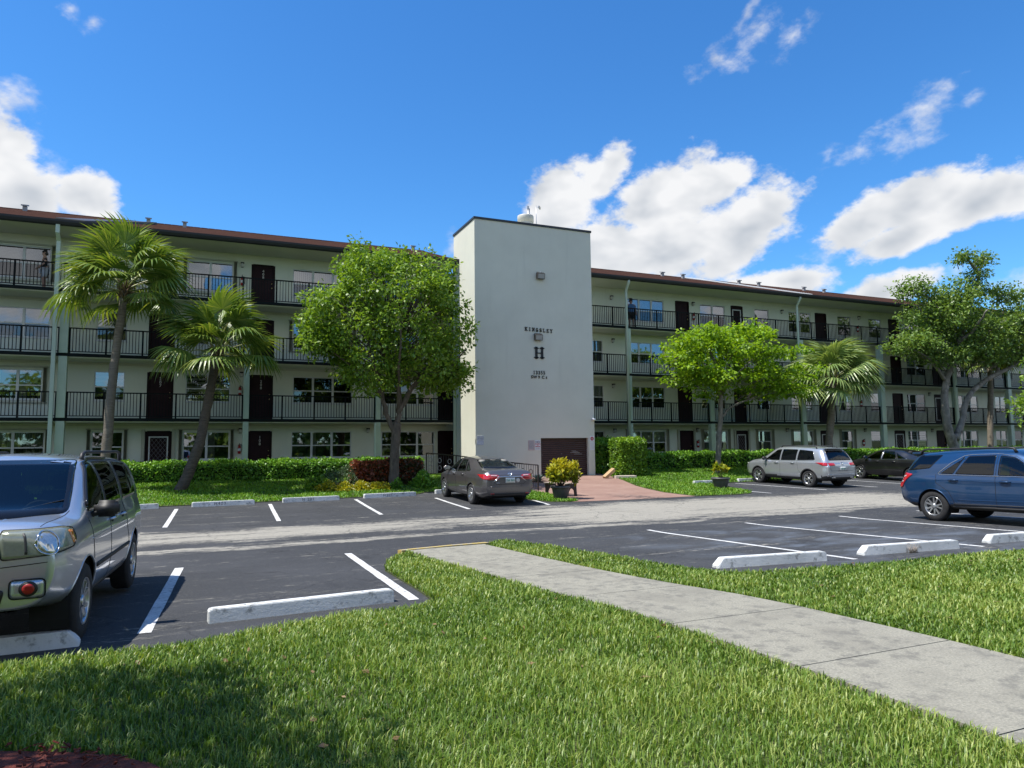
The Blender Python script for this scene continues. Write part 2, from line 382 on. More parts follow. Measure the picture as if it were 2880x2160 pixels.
def leaf_mat(name, dark, mid, bright, gloss=0.4, trans=0.35, rough=0.45):
    """foliage: each leaf's own green comes from a per-leaf random value"""
    t = NT(name)
    at = t.n.new('ShaderNodeAttribute'); at.attribute_name = 'tint'
    c = t.ramp(at.outputs['Fac'], [(0.0, dark), (0.5, mid), (1.0, bright)])
    t.color(c); t.set(Roughness=rough)
    t.bsdf.inputs['Specular IOR Level'].default_value = gloss
    tl = t.n.new('ShaderNodeBsdfTranslucent')
    t.l.new(t.mix(1.0, c, (1.25, 1.2, 0.55), 'MULTIPLY'), tl.inputs[0])
    mx = t.n.new('ShaderNodeMixShader'); mx.inputs[0].default_value = trans
    t.l.new(t.bsdf.outputs[0], mx.inputs[1]); t.l.new(tl.outputs[0], mx.inputs[2])
    t.l.new(mx.outputs[0], t.out.inputs['Surface'])
    return t.m
leaf_mat('leaf_round', (0.055, 0.12, 0.012), (0.17, 0.3, 0.028), (0.34, 0.46, 0.05), 0.55, 0.36)
leaf_mat('leaf_flat', (0.08, 0.17, 0.01), (0.21, 0.37, 0.016), (0.4, 0.54, 0.03), 0.45, 0.42)
leaf_mat('leaf_oak', (0.06, 0.12, 0.022), (0.145, 0.245, 0.042), (0.27, 0.37, 0.075), 0.5, 0.34)
leaf_mat('leaf_hedge', (0.0517, 0.1466, 0.0172), (0.1294, 0.3105, 0.031), (0.2338, 0.4263, 0.0385), 0.5, 0.3)
leaf_mat('leaf_topiary', (0.0585, 0.143, 0.013), (0.143, 0.286, 0.0195), (0.3125, 0.475, 0.0375), 0.5, 0.34)
leaf_mat('leaf_croton', (0.030, 0.05, 0.012), (0.12, 0.035, 0.015), (0.32, 0.07, 0.02), 0.55, 0.25)
leaf_mat('leaf_yellow', (0.098, 0.196, 0.014), (0.392, 0.378, 0.0168), (0.6325, 0.506, 0.023), 0.5, 0.3)
leaf_mat('leaf_dry', (0.12, 0.07, 0.03), (0.22, 0.14, 0.06), (0.34, 0.25, 0.13), 0.3, 0.2)
leaf_mat('leaf_grey', (0.05, 0.09, 0.05), (0.11, 0.18, 0.09), (0.20, 0.29, 0.15), 0.35, 0.25)
leaf_mat('leaf_agave', (0.06, 0.10, 0.08), (0.12, 0.18, 0.15), (0.22, 0.29, 0.24), 0.4, 0.1)
leaf_mat('leaf_palm', (0.045, 0.095, 0.016), (0.13, 0.215, 0.034), (0.32, 0.37, 0.075), 0.6, 0.30, 0.36)
leaf_mat('leaf_palm_pale', (0.078, 0.143, 0.039), (0.195, 0.286, 0.0845), (0.35, 0.425, 0.15), 0.6, 0.30, 0.36)
leaf_mat('grass', (0.055, 0.125, 0.012), (0.16, 0.265, 0.032), (0.4, 0.46, 0.12), 0.45, 0.32, 0.45)
leaf_mat('grass_far', (0.0653, 0.1668, 0.0116), (0.1377, 0.3045, 0.0217), (0.2375, 0.375, 0.0375), 0.35, 0.32, 0.5)

def bark(name, dark, light, scale=9, stretch=(1, 1, 0.35), bump=0.9):
    t = NT(name); t.set(Roughness=0.9)
    f = t.noise(scale, 6, 0.7, stretch=stretch)
    g = t.noise(scale*0.35, 4, 0.6)
    c = t.mix(t.smooth(g, 0.4, 0.65, 0, 0.7), t.ramp(f, [(0.35, dark), (0.65, light)]), tuple(0.5*(a+b) for a, b in zip(dark, light)))
    t.color(c); t.bump(f, bump, 0.03)
    return t.m
bark('bark_round', (0.045, 0.035, 0.026), (0.17, 0.14, 0.105))
bark('bark_flat', (0.10, 0.09, 0.075), (0.26, 0.235, 0.19))
bark('bark_oak', (0.07, 0.062, 0.052), (0.34, 0.315, 0.27), 3.2, (1, 1, 0.7), 0.6)
bark('bark_palm', (0.10, 0.085, 0.065), (0.24, 0.205, 0.16), 7, (0.6, 0.6, 3.2), 0.8)
bark('bark_palm_dark', (0.035, 0.028, 0.022), (0.13, 0.105, 0.08), 7, (0.6, 0.6, 3.2), 0.8)
bark('palm_boot', (0.06, 0.04, 0.022), (0.22, 0.15, 0.075), 12, (2, 2, 0.6), 1.0)
plain('petiole', (0.22, 0.24, 0.06), 0.5, var=0.3, scale=8)
plain('twig', (0.07, 0.055, 0.04), 0.9, var=0.3, scale=8)
plain('hedge_core', (0.018, 0.030, 0.010), 1.0, var=0.4, scale=9, bump=0.6)

# vehicles
def paint(name, col, metal=0.55, rough=0.32, flake=0.10):
    t = NT(name)
    t.set(Metallic=metal, Roughness=rough)
    t.bsdf.inputs['Coat Weight'].default_value = 1.0; t.bsdf.inputs['Coat Roughness'].default_value = 0.03
    f = t.noise(900, 1, 0.5, vec=t.coord())
    d = t.noise(2.2, 5, 0.6, vec=t.coord())
    c = t.ramp(f, [(0.3, tuple(c*(1-flake) for c in col)), (0.7, tuple(min(1, c*(1+flake)) for c in col))])
    t.color(t.mix(t.smooth(d, 0.5, 0.8, 0, 0.12), c, (0.20, 0.19, 0.17)))
    return t.m
paint('paint_silver', (0.50, 0.54, 0.60), 0.7, 0.28)
paint('paint_silver2', (0.50, 0.525, 0.55), 0.7, 0.28)
paint('paint_grey', (0.115, 0.108, 0.112))
paint('paint_black', (0.008, 0.008, 0.009), 0.1)
paint('paint_blue', (0.006, 0.046, 0.130), 0.45)
plain('plastic_black', (0.014, 0.014, 0.015), 0.55, var=0.15, scale=10)
plain('plastic_grey', (0.035, 0.035, 0.036), 0.55, var=0.15, scale=10)
plain('trim_gloss', (0.008, 0.008, 0.009), 0.12, var=0)
plain('chrome', (0.72, 0.73, 0.74), 0.12, metal=1.0, var=0)
plain('alloy', (0.50, 0.51, 0.52), 0.28, metal=0.85, var=0.04)
plain('alloy_dark', (0.03, 0.03, 0.032), 0.4, metal=0.3, var=0)
plain('tyre', (0.018, 0.018, 0.019), 0.85, var=0.3, scale=14, bump=0.3)
plain('seam', (0.004, 0.004, 0.004), 0.8, var=0)
plain('seat_beige', (0.28, 0.27, 0.25), 0.8, var=0.1)
plain('seat_dark', (0.03, 0.03, 0.033), 0.85, var=0.1)
plain('cabin', (0.022, 0.022, 0.024), 0.85, var=0.2)
plain('towel_blue', (0.35, 0.46, 0.66), 0.9, var=0.1)
plain('vest_green', (0.30, 0.75, 0.06), 0.85, var=0.1)
plain('plate_white', (0.70, 0.72, 0.70), 0.4, var=0.04)
plain('plate_green', (0.05, 0.22, 0.12), 0.5, var=0)
plain('tail_red', (0.42, 0.012, 0.018), 0.10, var=0.15, scale=30, coat=1.0)
plain('tail_clear', (0.55, 0.45, 0.46), 0.12, var=0.1, scale=30, coat=1.0)
plain('amber', (0.62, 0.20, 0.02), 0.15, var=0.1, coat=1.0)
plain('lamp_housing', (0.27, 0.29, 0.23), 0.22, metal=0.3, var=0.10, scale=30, coat=1.0)
plain('reflector', (0.60, 0.62, 0.60), 0.15, metal=0.8, var=0.15, scale=30)
plain('underbody', (0.008, 0.008, 0.008), 0.9, var=0)
# people and small things
plain('skin_brown', (0.22, 0.12, 0.085), 0.55, var=0.05)
plain('skin_tan', (0.36, 0.21, 0.15), 0.55, var=0.05)
plain('hair_dark', (0.012, 0.010, 0.010), 0.6, var=0.2, scale=40)
plain('cloth_blue', (0.035, 0.10, 0.22), 0.85, var=0.1)
plain('cloth_black', (0.010, 0.010, 0.014), 0.85, var=0.1)
plain('cloth_light', (0.45, 0.47, 0.52), 0.85, var=0.08)
plain('pot_grey', (0.075, 0.075, 0.078), 0.5, var=0.15)
plain('bench_black', (0.014, 0.013, 0.013), 0.5, var=0.15)
plain('bench_top', (0.36, 0.30, 0.24), 0.7, var=0.12)
plain('block_tan', (0.42, 0.28, 0.15), 0.85, var=0.15, scale=14, bump=0.3)
plain('block_grey', (0.52, 0.45, 0.37), 0.9, var=0.15, scale=10, bump=0.4)
plain('rail_brown', (0.035, 0.027, 0.023), 0.5, var=0.2)
plain('ornament_grey', (0.36, 0.35, 0.33), 0.5, var=0.1)

# ------------------------------------------------------------------ mesh helpers
class MB:
    def __init__(self):
        self.v, self.f, self.mi, self.sm = [], [], [], []
    def add(self, vs, fs, mi=0, smooth=False):
        o = len(self.v)
        self.v.extend([tuple(p) for p in vs])
        for f in fs:
            self.f.append(tuple(i+o for i in f)); self.mi.append(mi); self.sm.append(smooth)
        return self
    def box(self, x0, x1, y0, y1, z0, z1, mi=0):
        vs = [(x0,y0,z0),(x1,y0,z0),(x1,y1,z0),(x0,y1,z0),(x0,y0,z1),(x1,y0,z1),(x1,y1,z1),(x0,y1,z1)]
        return self.add(vs, [(0,3,2,1),(4,5,6,7),(0,1,5,4),(1,2,6,5),(2,3,7,6),(3,0,4,7)], mi)
    def obox(self, mat, sx, sy, sz, mi=0):
        """box centred on the origin of matrix mat"""
        o = len(self.v)
        self.box(-sx/2, sx/2, -sy/2, sy/2, -sz/2, sz/2, mi)
        for i in range(o, o+8):
            self.v[i] = tuple(mat @ Vector(self.v[i]))
        return self
    def bbox_(self, x0, x1, y0, y1, z0, z1, b=0.01, mi=0):
        """box with chamfered edges"""
        bm = bmesh.new()
        mtx = Matrix.Translation(((x0+x1)/2, (y0+y1)/2, (z0+z1)/2)) @ Matrix.Diagonal((abs(x1-x0), abs(y1-y0), abs(z1-z0), 1))
        bmesh.ops.create_cube(bm, size=1, matrix=mtx)
        bmesh.ops.bevel(bm, geom=list(bm.edges), offset=b, segments=2, affect='EDGES', profile=0.6)
        self.bm(bm, mi); return self
    def bm(self, bm, mi=0, smooth=False, mat=None):
        bm.verts.index_update()
        vs = [(mat @ v.co) if mat else v.co for v in bm.verts]
        self.add(vs, [[v.index for v in f.verts] for f in bm.faces], mi, smooth); bm.free()
        return self
    def prism(self, poly, lo, hi, axis='y', mi=0):
        """poly: 2-d points; extruded along axis from lo to hi"""
        def p3(a, b, c):
            return {'x': (c, a, b), 'y': (a, c, b), 'z': (a, b, c)}[axis]
        n = len(poly)
        vs = [p3(a, b, lo) for a, b in poly] + [p3(a, b, hi) for a, b in poly]
        fs = [tuple(range(n)), tuple(range(2*n-1, n-1, -1))] + [(i, i+n, (i+1) % n+n, (i+1) % n) for i in range(n)]
        return self.add(vs, fs, mi)
    def tube(self, path, rad, n=8, mi=0, cap=True, smooth=True, flat=None):
        path = [Vector(p) for p in path]
        m_ = len(path)
        if not hasattr(rad, '__len__'): rad = [rad]*m_
        vs, fs = [], []
        prev = None
        for i, p in enumerate(path):
            d = (path[min(i+1, m_-1)] - path[max(i-1, 0)])
            if d.length < 1e-9: d = Vector((0, 0, 1))
            d.normalize()
            if prev is None:
                a = d.orthogonal().normalized()
            else:
                a = (prev - d*prev.dot(d))
                a = a.normalized() if a.length > 1e-6 else d.orthogonal().normalized()
            prev = a
            b = d.cross(a)
            for k in range(n):
                t = 2*math.pi*k/n
                vs.append(p + (a*math.cos(t) + b*math.sin(t))*rad[i])
        for i in range(m_-1):
            for k in range(n):
                k2 = (k+1) % n
                fs.append((i*n+k, i*n+k2, (i+1)*n+k2, (i+1)*n+k))
        if cap:
            fs.append(tuple(range(n-1, -1, -1))); fs.append(tuple((m_-1)*n+k for k in range(n)))
        return self.add(vs, fs, mi, smooth)
    def lathe(self, prof, n=24, mat=None, mi=0, smooth=True):
        """prof: (radius, height) pairs turned round z, then moved by mat"""
        vs, fs = [], []
        m_ = len(prof)
        for (r_, h) in prof:
            for k in range(n):
                t = 2*math.pi*k/n
                p = Vector((r_*math.cos(t), r_*math.sin(t), h))
                vs.append(mat @ p if mat else p)
        for i in range(m_-1):
            for k in range(n):
                k2 = (k+1) % n
                fs.append((i*n+k, i*n+k2, (i+1)*n+k2, (i+1)*n+k))
        return self.add(vs, fs, mi, smooth)
    def mesh(self, name, mats):
        me = bpy.data.meshes.new(name)
        me.from_pydata(self.v, [], self.f)
        for mm in (mats if isinstance(mats, (list, tuple)) else [mats]):
            me.materials.append(MATS[mm])
        me.polygons.foreach_set('material_index', self.mi)
        me.polygons.foreach_set('use_smooth', self.sm)
        me.update()
        return me
    def build(self, name, mats, parent=None, loc=None, rot=None):
        return link(name, self.mesh(name, mats), parent, loc, rot)

def link(name, data, parent=None, loc=None, rot=None):
    o = bpy.data.objects.new(name, data); COL.objects.link(o)
    if loc is not None: o.location = loc
    if rot is not None: o.rotation_euler = rot
    if parent is not None: o.parent = parent
    return o
def empty(name, loc=(0, 0, 0), rz=0.0):
    o = link(name, None, None, loc, (0, 0, rz)); o.empty_display_size = 0.2
    return o
def tag(o, label, cat, group=None, kind=None):
    if label: o['label'] = label
    if cat: o['category'] = cat
    if group: o['group'] = group
    if kind: o['kind'] = kind
    return o
def struct(o):
    o['kind'] = 'structure'; return o
def text_mesh(name, body, size, mat, ext=0.004, bold=0.0, space=1.0):
    cu = bpy.data.curves.new(name, 'FONT'); cu.body = body; cu.size = size; cu.extrude = ext
    cu.align_x = 'CENTER'; cu.align_y = 'CENTER'; cu.offset = bold; cu.space_character = space
    cu.resolution_u = 3
    tmp = bpy.data.objects.new('tmp', cu); COL.objects.link(tmp)
    dg = bpy.context.evaluated_depsgraph_get()
    me = bpy.data.meshes.new_from_object(tmp.evaluated_get(dg))
    me.name = name
    bpy.data.objects.remove(tmp); bpy.data.curves.remove(cu)
    me.materials.clear(); me.materials.append(MATS[mat])
    return me

# ------------------------------------------------------------------ the lie of the land
PY = [-60, 6.5, 8.0, 13.0, 17.0, 22.0, 25.5, 27.0, 31.5, 60]
PZ = [.06, .05, .0, -.09, -.07, .03, .12, .22, .55, .58]
def zg(x, y): return float(np.interp(y, PY, PZ))
def zgs(y): return np.interp(y, PY, PZ)
def inpoly(px, py, poly):
    """vectorised even-odd test"""
    px, py = np.asarray(px), np.asarray(py)
    ins = np.zeros(px.shape, bool)
    n = len(poly); j = n-1
    for i in range(n):
        xi, yi = poly[i]; xj, yj = poly[j]
        with np.errstate(divide='ignore', invalid='ignore'):
            c = ((yi > py) != (yj > py)) & (px < (xj-xi)*(py-yi)/((yj-yi) if yj != yi else 1e-9)+xi)
        ins ^= c; j = i
    return ins
def densify(poly, step):
    out = []
    for i in range(len(poly)):
        a, b = poly[i], poly[(i+1) % len(poly)]
        n = max(1, int(math.ceil(math.dist(a, b)/step)))
        for k in range(n):
            t = k/n; out.append((a[0]+(b[0]-a[0])*t, a[1]+(b[1]-a[1])*t))
    return out
def sheet(name, poly, mat, dz, step=0.5, skirt=0.0, parent=None, zf=None):
    """a ground sheet that follows the lie of the land, with an optional side skirt (kerb, slab edge)"""
    zf = zf or zg
    b = densify(poly, step)
    xs = [p[0] for p in poly]; ys = [p[1] for p in poly]
    gx, gy = np.meshgrid(np.arange(math.floor(min(xs)/step)*step, max(xs), step), np.arange(math.floor(min(ys)/step)*step, max(ys), step))
    gx, gy = gx.ravel(), gy.ravel()
    k = inpoly(gx, gy, poly)
    inner = list(zip(gx[k], gy[k]))
    nb = len(b)
    vs, es, fs, *_ = delaunay_2d_cdt([Vector(p) for p in b+inner], [(i, (i+1) % nb) for i in range(nb)], [list(range(nb))], 1, 1e-4)
    mb = MB()
    mb.add([(v.x, v.y, zf(v.x, v.y)+dz) for v in vs], [tuple(f) for f in fs])
    if skirt:
        top = [(x, y, zf(x, y)+dz) for x, y in b]; bot = [(x, y, zf(x, y)+dz-skirt) for x, y in b]
        mb.add(top+bot, [(i, (i+1) % nb, (i+1) % nb+nb, i+nb) for i in range(nb)])
    me = mb.mesh(name, mat)
    bm = bmesh.new(); bm.from_mesh(me); bmesh.ops.recalc_face_normals(bm, faces=bm.faces)
    up = sum(f.normal.z*f.calc_area() for f in bm.faces)
    if up < 0: bmesh.ops.reverse_faces(bm, faces=bm.faces)
    bm.to_mesh(me); bm.free()
    return link(name, me, parent)

# ------------------------------------------------------------------ ground, drive, paths
g = MB(); g.add([(-900, -900, -0.45), (900, -900, -0.45), (900, 900, -0.45), (-900, 900, -0.45)], [(0, 1, 2, 3)])
struct(g.build('ground', 'far_ground'))
ys = sorted(set(list(np.arange(-60, 33.01, 0.5)) + [6.5, 8.0]))
xs = list(np.arange(-60, 111, 2.0))
lot = MB()
lot.add([(x, y, zg(x, y)) for y in ys for x in xs], [(j*len(xs)+i, j*len(xs)+i+1, (j+1)*len(xs)+i+1, (j+1)*len(xs)+i) for j in range(len(ys)-1) for i in range(len(xs)-1)])
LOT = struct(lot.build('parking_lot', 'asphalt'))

def painted_line(x0, y0, x1, y1, w=0.10, mat='line_paint'):
    n = max(2, int(math.dist((x0, y0), (x1, y1))/0.25))
    d = Vector((x1-x0, y1-y0)).normalized(); nx, ny = -d.y*w/2, d.x*w/2
    rr = random.Random(int(x0*100+y0*10)); mb = MB(); vs = []
    for i in range(n+1):
        t = i/n; x, y = x0+(x1-x0)*t, y0+(y1-y0)*t
        j1, j2 = 1+rr.uniform(-.05, .05), 1+rr.uniform(-.05, .05)
        vs += [(x+nx*j1, y+ny*j1, zg(x, y+ny)+.006), (x-nx*j2, y-ny*j2, zg(x, y-ny)+.006)]
    mb.add(vs, [(2*i, 2*i+1, 2*i+3, 2*i+2) for i in range(n)])
    o = mb.build('painted_line', mat, LOT)
    return o
NEARL = [(-3.3, 12.7, -3.35, 8.0), (-0.40, 12.8, -0.55, 8.05), (2.36, 13.15, 2.30, 8.4),
         (9.13, 13.6, 9.34, 8.2), (12.0, 13.7, 12.39, 8.2), (15.21, 13.8, 15.25, 8.2), (18.2, 13.85, 18.5, 8.2), (21.2, 13.9, 21.5, 8.2)]
FARL = [(-3.6, 23.5, -3.75, 19.0), (-0.86, 23.55, -0.94, 19.05), (1.82, 23.95, 1.69, 19.25), (4.62, 24.4, 4.43, 19.6), (7.27, 23.8, 7.14, 19.95), (10.15, 22.4, 9.85, 20.1),
        (19.05, 21.8, 19.23, 20.5), (21.5, 25.1, 22.31, 20.8), (24.6, 25.0, 25.37, 21.0), (27.5, 25.0, 28.13, 21.0), (30.4, 25.0, 31.0, 21.0), (33.3, 25.0, 33.9, 21.0), (36.2, 25.0, 36.8, 21.0)]
for i, a in enumerate(NEARL): painted_line(*a, w=0.13 if i < 3 else 0.105)
for a in FARL: painted_line(*a, w=0.11)

# sidewalk slabs
SWL = [(3.30, 12.55), (3.62, 9.6), (3.92, 7.11), (4.10, 5.6), (4.20, 4.21), (4.24, 2.6), (4.26, -3.0)]
SWR = [(4.85, 12.75), (5.10, 9.6), (5.47, 7.16), (5.72, 5.9), (5.88, 4.5), (5.95, 2.6), (6.0, -3.0)]
def edge_x(E, y):
    return float(np.interp(-y, [-p[1] for p in E], [p[0] for p in E]))
SW = struct(sheet('sidewalk', [(3.25, 12.6), (4.9, 12.8)] + [(x+.02, y) for x, y in SWR[1:]] + [(x-.02, y) for x, y in SWL[::-1][:-1]], 'bed_soil', 0.012, 0.5))
cuts = [12.62, 10.75, 9.0, 7.35, 5.75, 4.25, 2.8, 1.2, -0.6, -2.6]
for a, b in zip(cuts[:-1], cuts[1:]):
    g_ = 0.006
    sheet('paving_slab', [(edge_x(SWL, a), a-g_), (edge_x(SWR, a), a-g_+(.14 if a > 12 else 0)), (edge_x(SWR, b), b+g_), (edge_x(SWL, b), b+g_)], 'concrete', 0.06, 0.5, 0.08, SW)
kp = [(3.15, 12.62), (3.5, 12.72), (4.2, 12.86), (4.95, 12.93), (5.0, 12.80), (4.2, 12.74), (3.5, 12.60), (3.2, 12.52)]
sheet('kerb', kp, 'yellow_paint', 0.075, 0.4, 0.1, SW)

# lawns: earth sheet, blades added further down
LAWN_A = [(-14, 6.95), (-6, 7.0), (-1.59, 7.10), (-0.04, 7.20), (0.8, 7.50), (1.54, 7.78), (2.2, 7.82), (2.46, 7.95), (2.50, 8.9), (2.50, 10.8), (2.70, 11.6), (3.0, 12.1), (3.2, 12.3),
          (3.30, 12.55), (3.62, 9.6), (3.92, 7.11), (4.10, 5.6), (4.20, 4.21), (4.24, 2.6), (4.26, -3.0), (-14, -3)]
LAWN_B = [(4.9, 12.6), (5.08, 13.0), (5.4, 13.15), (5.65, 12.8), (5.9, 11.6), (6.17, 10.3), (6.4, 8.6), (6.65, 8.0), (7.15, 7.72), (7.88, 7.64), (10.27, 7.48), (12.51, 7.36), (26, 7.1), (26, -3)] + [(x+.0, y) for x, y in SWR[::-1]]
LAWN_C = [(-22, 24.3), (-3, 24.4), (-1.2, 24.45), (1.4, 24.65), (4.1, 24.95), (6.9, 25.3), (7.6, 25.9), (9.9, 25.9), (10.05, 31.9), (-22, 31.9)]
LAWN_D = [(9.95, 22.0), (10.3, 20.85), (10.9, 20.62), (11.25, 20.75), (11.32, 22.6), (11.45, 24.3), (11.2, 25.4), (9.95, 25.9)]
LAWN_E = [(15.85, 20.62), (17.6, 20.5), (18.5, 20.75), (19.0, 21.3), (19.3, 22.3), (19.6, 23.4), (19.8, 25.0), (21.6, 25.45), (60, 25.45), (60, 31.9), (17.9, 31.9), (17.6, 29.3), (17.25, 27.6), (16.75, 26.0), (16.2, 24.2), (15.8, 22.4)]
for nm, poly in (('lawn', LAWN_A), ('lawn', LAWN_B), ('lawn', LAWN_C), ('lawn', LAWN_D), ('lawn', LAWN_E)):
    struct(sheet(nm, poly, 'soil', 0.022, 0.5, 0.06))
PLAZA = [(10.9, 20.60), (13.4, 20.5), (15.84, 20.6), (15.79, 22.4), (16.19, 24.2), (16.74, 26.0), (17.24, 27.6), (17.59, 29.3), (17.7, 31.5), (8.3, 31.5), (8.3, 29.9), (9.7, 27.6), (11.2, 25.4), (11.46, 24.3), (11.33, 22.6), (11.26, 20.75)]
struct(sheet('plaza', PLAZA, 'plaza_red', 0.012, 0.5, 0.05))
BED = [(3.0, 27.4), (3.9, 26.75), (6.3, 26.55), (8.0, 26.75), (8.7, 27.4), (8.6, 29.6), (3.2, 29.6)]
struct(sheet('planting_bed', BED, 'bed_soil', 0.035, 0.5))
MULCH = [(-1.75 + 1.62*math.cos(a)*(1+.05*math.sin(5*a)), 3.85 + 1.42*math.sin(a)*(1+.06*math.sin(3*a+1))) for a in np.linspace(0, 2*math.pi, 40, endpoint=False)]
struct(sheet('mulch_bed', MULCH, 'mulch', 0.04, 0.25, 0.02))

# ------------------------------------------------------------------ the apartment building
B = empty('apartment_building', (4, 34, 0.55))
Binv = Matrix.Translation((-4, -34, -0.55))
def bpart(name, mb, mats, parent=None):
    """mesh given in world coordinates, stored relative to the building's empty"""
    me = mb.mesh(name, mats) if isinstance(mb, MB) else mb
    me.transform(Binv)
    return link(name, me, parent or B)
def bsub(name, mb, mats, parent):
    me = mb.mesh(name, mats)
    me.transform(Binv)
    o = link(name, me, parent); return o
tag(B, 'four storey sage apartment block with open balcony walkways and a tall blank stair tower', 'building')

WY = 34.1                       # face of the flat walls
FLOORS = {1: 0.55, 2: 3.13, 3: 5.71, 4: 8.316}
WZ = {4: (9.00, 10.33), 3: (6.53, 7.76), 2: (3.97, 5.21), 1: (1.42, 2.65)}
DT = {4: 10.38, 3: 7.79, 2: 5.22, 1: 2.66}
CEIL = {1: 2.99, 2: 5.57, 3: 8.18, 4: 10.80}
XL, XR = -17.0, 66.0
TX0, TX1, TY = 10.98, 17.1, 29.8
LW = {4: [(-8.2, -6.3, 2, 'blind'), (-1.1, .79, 2, 'sky'), (3.42, 6.22, 3, 'vert'), (7.69, 10.37, 3, 'dark')],
      3: [(-8.1, -6.2, 2, 'blind'), (-4.54, -3.39, 1, 'white'), (-1.06, .78, 2, 'dark'), (3.46, 6.23, 3, 'white'), (7.71, 10.37, 3, 'dark')],
      2: [(-8.1, -6.4, 2, 'clear'), (-4.55, -3.4, 1, 'zebra'), (-1.04, .8, 2, 'zebra2'), (3.5, 6.25, 3, 'dark'), (7.71, 10.37, 3, 'dark')],
      1: [(-8.4, -6.22, 2, 'vert'), (-4.56, -3.39, 1, 'clear'), (-1.08, .82, 2, 'clear'), (3.47, 6.23, 3, 'clear'), (7.68, 10.37, 3, 'dark')]}
RW = {4: [(21.85, 24.42, 3, 'sky'), (27.05, 28.92, 2, 'white'), (31.26, 32.42, 1, 'clear'), (34.06, 35.93, 2, 'clear'), (38.32, 39.54, 1, 'white'), (41.2, 42.4, 1, 'white'), (44.8, 46.6, 2, 'white'), (50, 52.3, 2, 'clear'), (54, 56.2, 2, 'clear')],
      3: [(18.95, 20.22, 1, 'white'), (21.8, 24.32, 3, 'sky'), (27.0, 28.85, 2, 'clear'), (31.2, 32.35, 1, 'dark'), (34.06, 35.8, 2, 'dark'), (38.2, 39.4, 1, 'white'), (41.0, 42.2, 1, 'clear'), (44.7, 46.55, 2, 'zebra'), (49.9, 52.5, 3, 'clear'), (54.1, 56.2, 2, 'dark')],
      2: [(18.95, 20.22, 1, 'white'), (21.82, 24.33, 3, 'vert'), (26.95, 28.75, 2, 'clear'), (31.2, 32.3, 1, 'dark'), (34.0, 35.76, 2, 'clear'), (38.1, 39.29, 1, 'clear'), (41.0, 42.1, 1, 'half'), (44.55, 46.38, 2, 'dark'), (49.6, 52.0, 3, 'clear'), (53.95, 55.24, 2, 'clear'), (55.78, 57.1, 1, 'dark')],
      1: [(18.95, 20.21, 1, 'clear'), (21.77, 24.31, 3, 'half'), (26.99, 28.77, 2, 'curtain'), (31.13, 32.2, 1, 'curtain'), (33.98, 35.68, 2, 'white'), (38.12, 39.22, 1, 'clear'), (40.86, 42.0, 1, 'zebra'), (44.43, 46.34, 2, 'zebra2'), (49.44, 51.77, 3, 'clear'), (53.79, 55.07, 2, 'clear'), (55.6, 56.9, 1, 'dark')]}
LD = [(-2.54, -1.54), (1.60, 2.60), (10.55, 11.4)]
RD = [(25.25, 26.22), (29.4, 30.3), (36.32, 37.3), (43.1, 44.1), (47.3, 48.3)]
NUM = {(4, 1): '408', (2, 0): '207', (2, 1): '208', (1, 1): '108'}
SHUT = {(4, 'L', 0), (4, 'L', 1), (2, 'L', 0), (1, 'L', 0), (1, 'L', 1), (1, 'L', 2), (3, 'L', 3), (1, 'R', 1), (1, 'R', 2), (1, 'R', 3), (1, 'R', 4), (1, 'R', 5)}

def wall_with_holes(x0, x1, z0, z1, holes, mb):
    """front skin of the wall, 0.16 m thick, cut round rectangular openings"""
    xs_ = sorted(set([x0, x1] + [h[0] for h in holes if x0 < h[0] < x1] + [h[1] for h in holes if x0 < h[1] < x1]))
    for a, b in zip(xs_[:-1], xs_[1:]):
        mid = (a+b)/2
        hs = sorted([(h[2], h[3]) for h in holes if h[0] <= mid <= h[1]])
        z = z0
        for (h0, h1) in hs:
            if h0 > z+1e-4: mb.box(a, b, WY, WY+.16, z, h0)
            z = h1
        if z < z1-1e-4: mb.box(a, b, WY, WY+.16, z, z1)

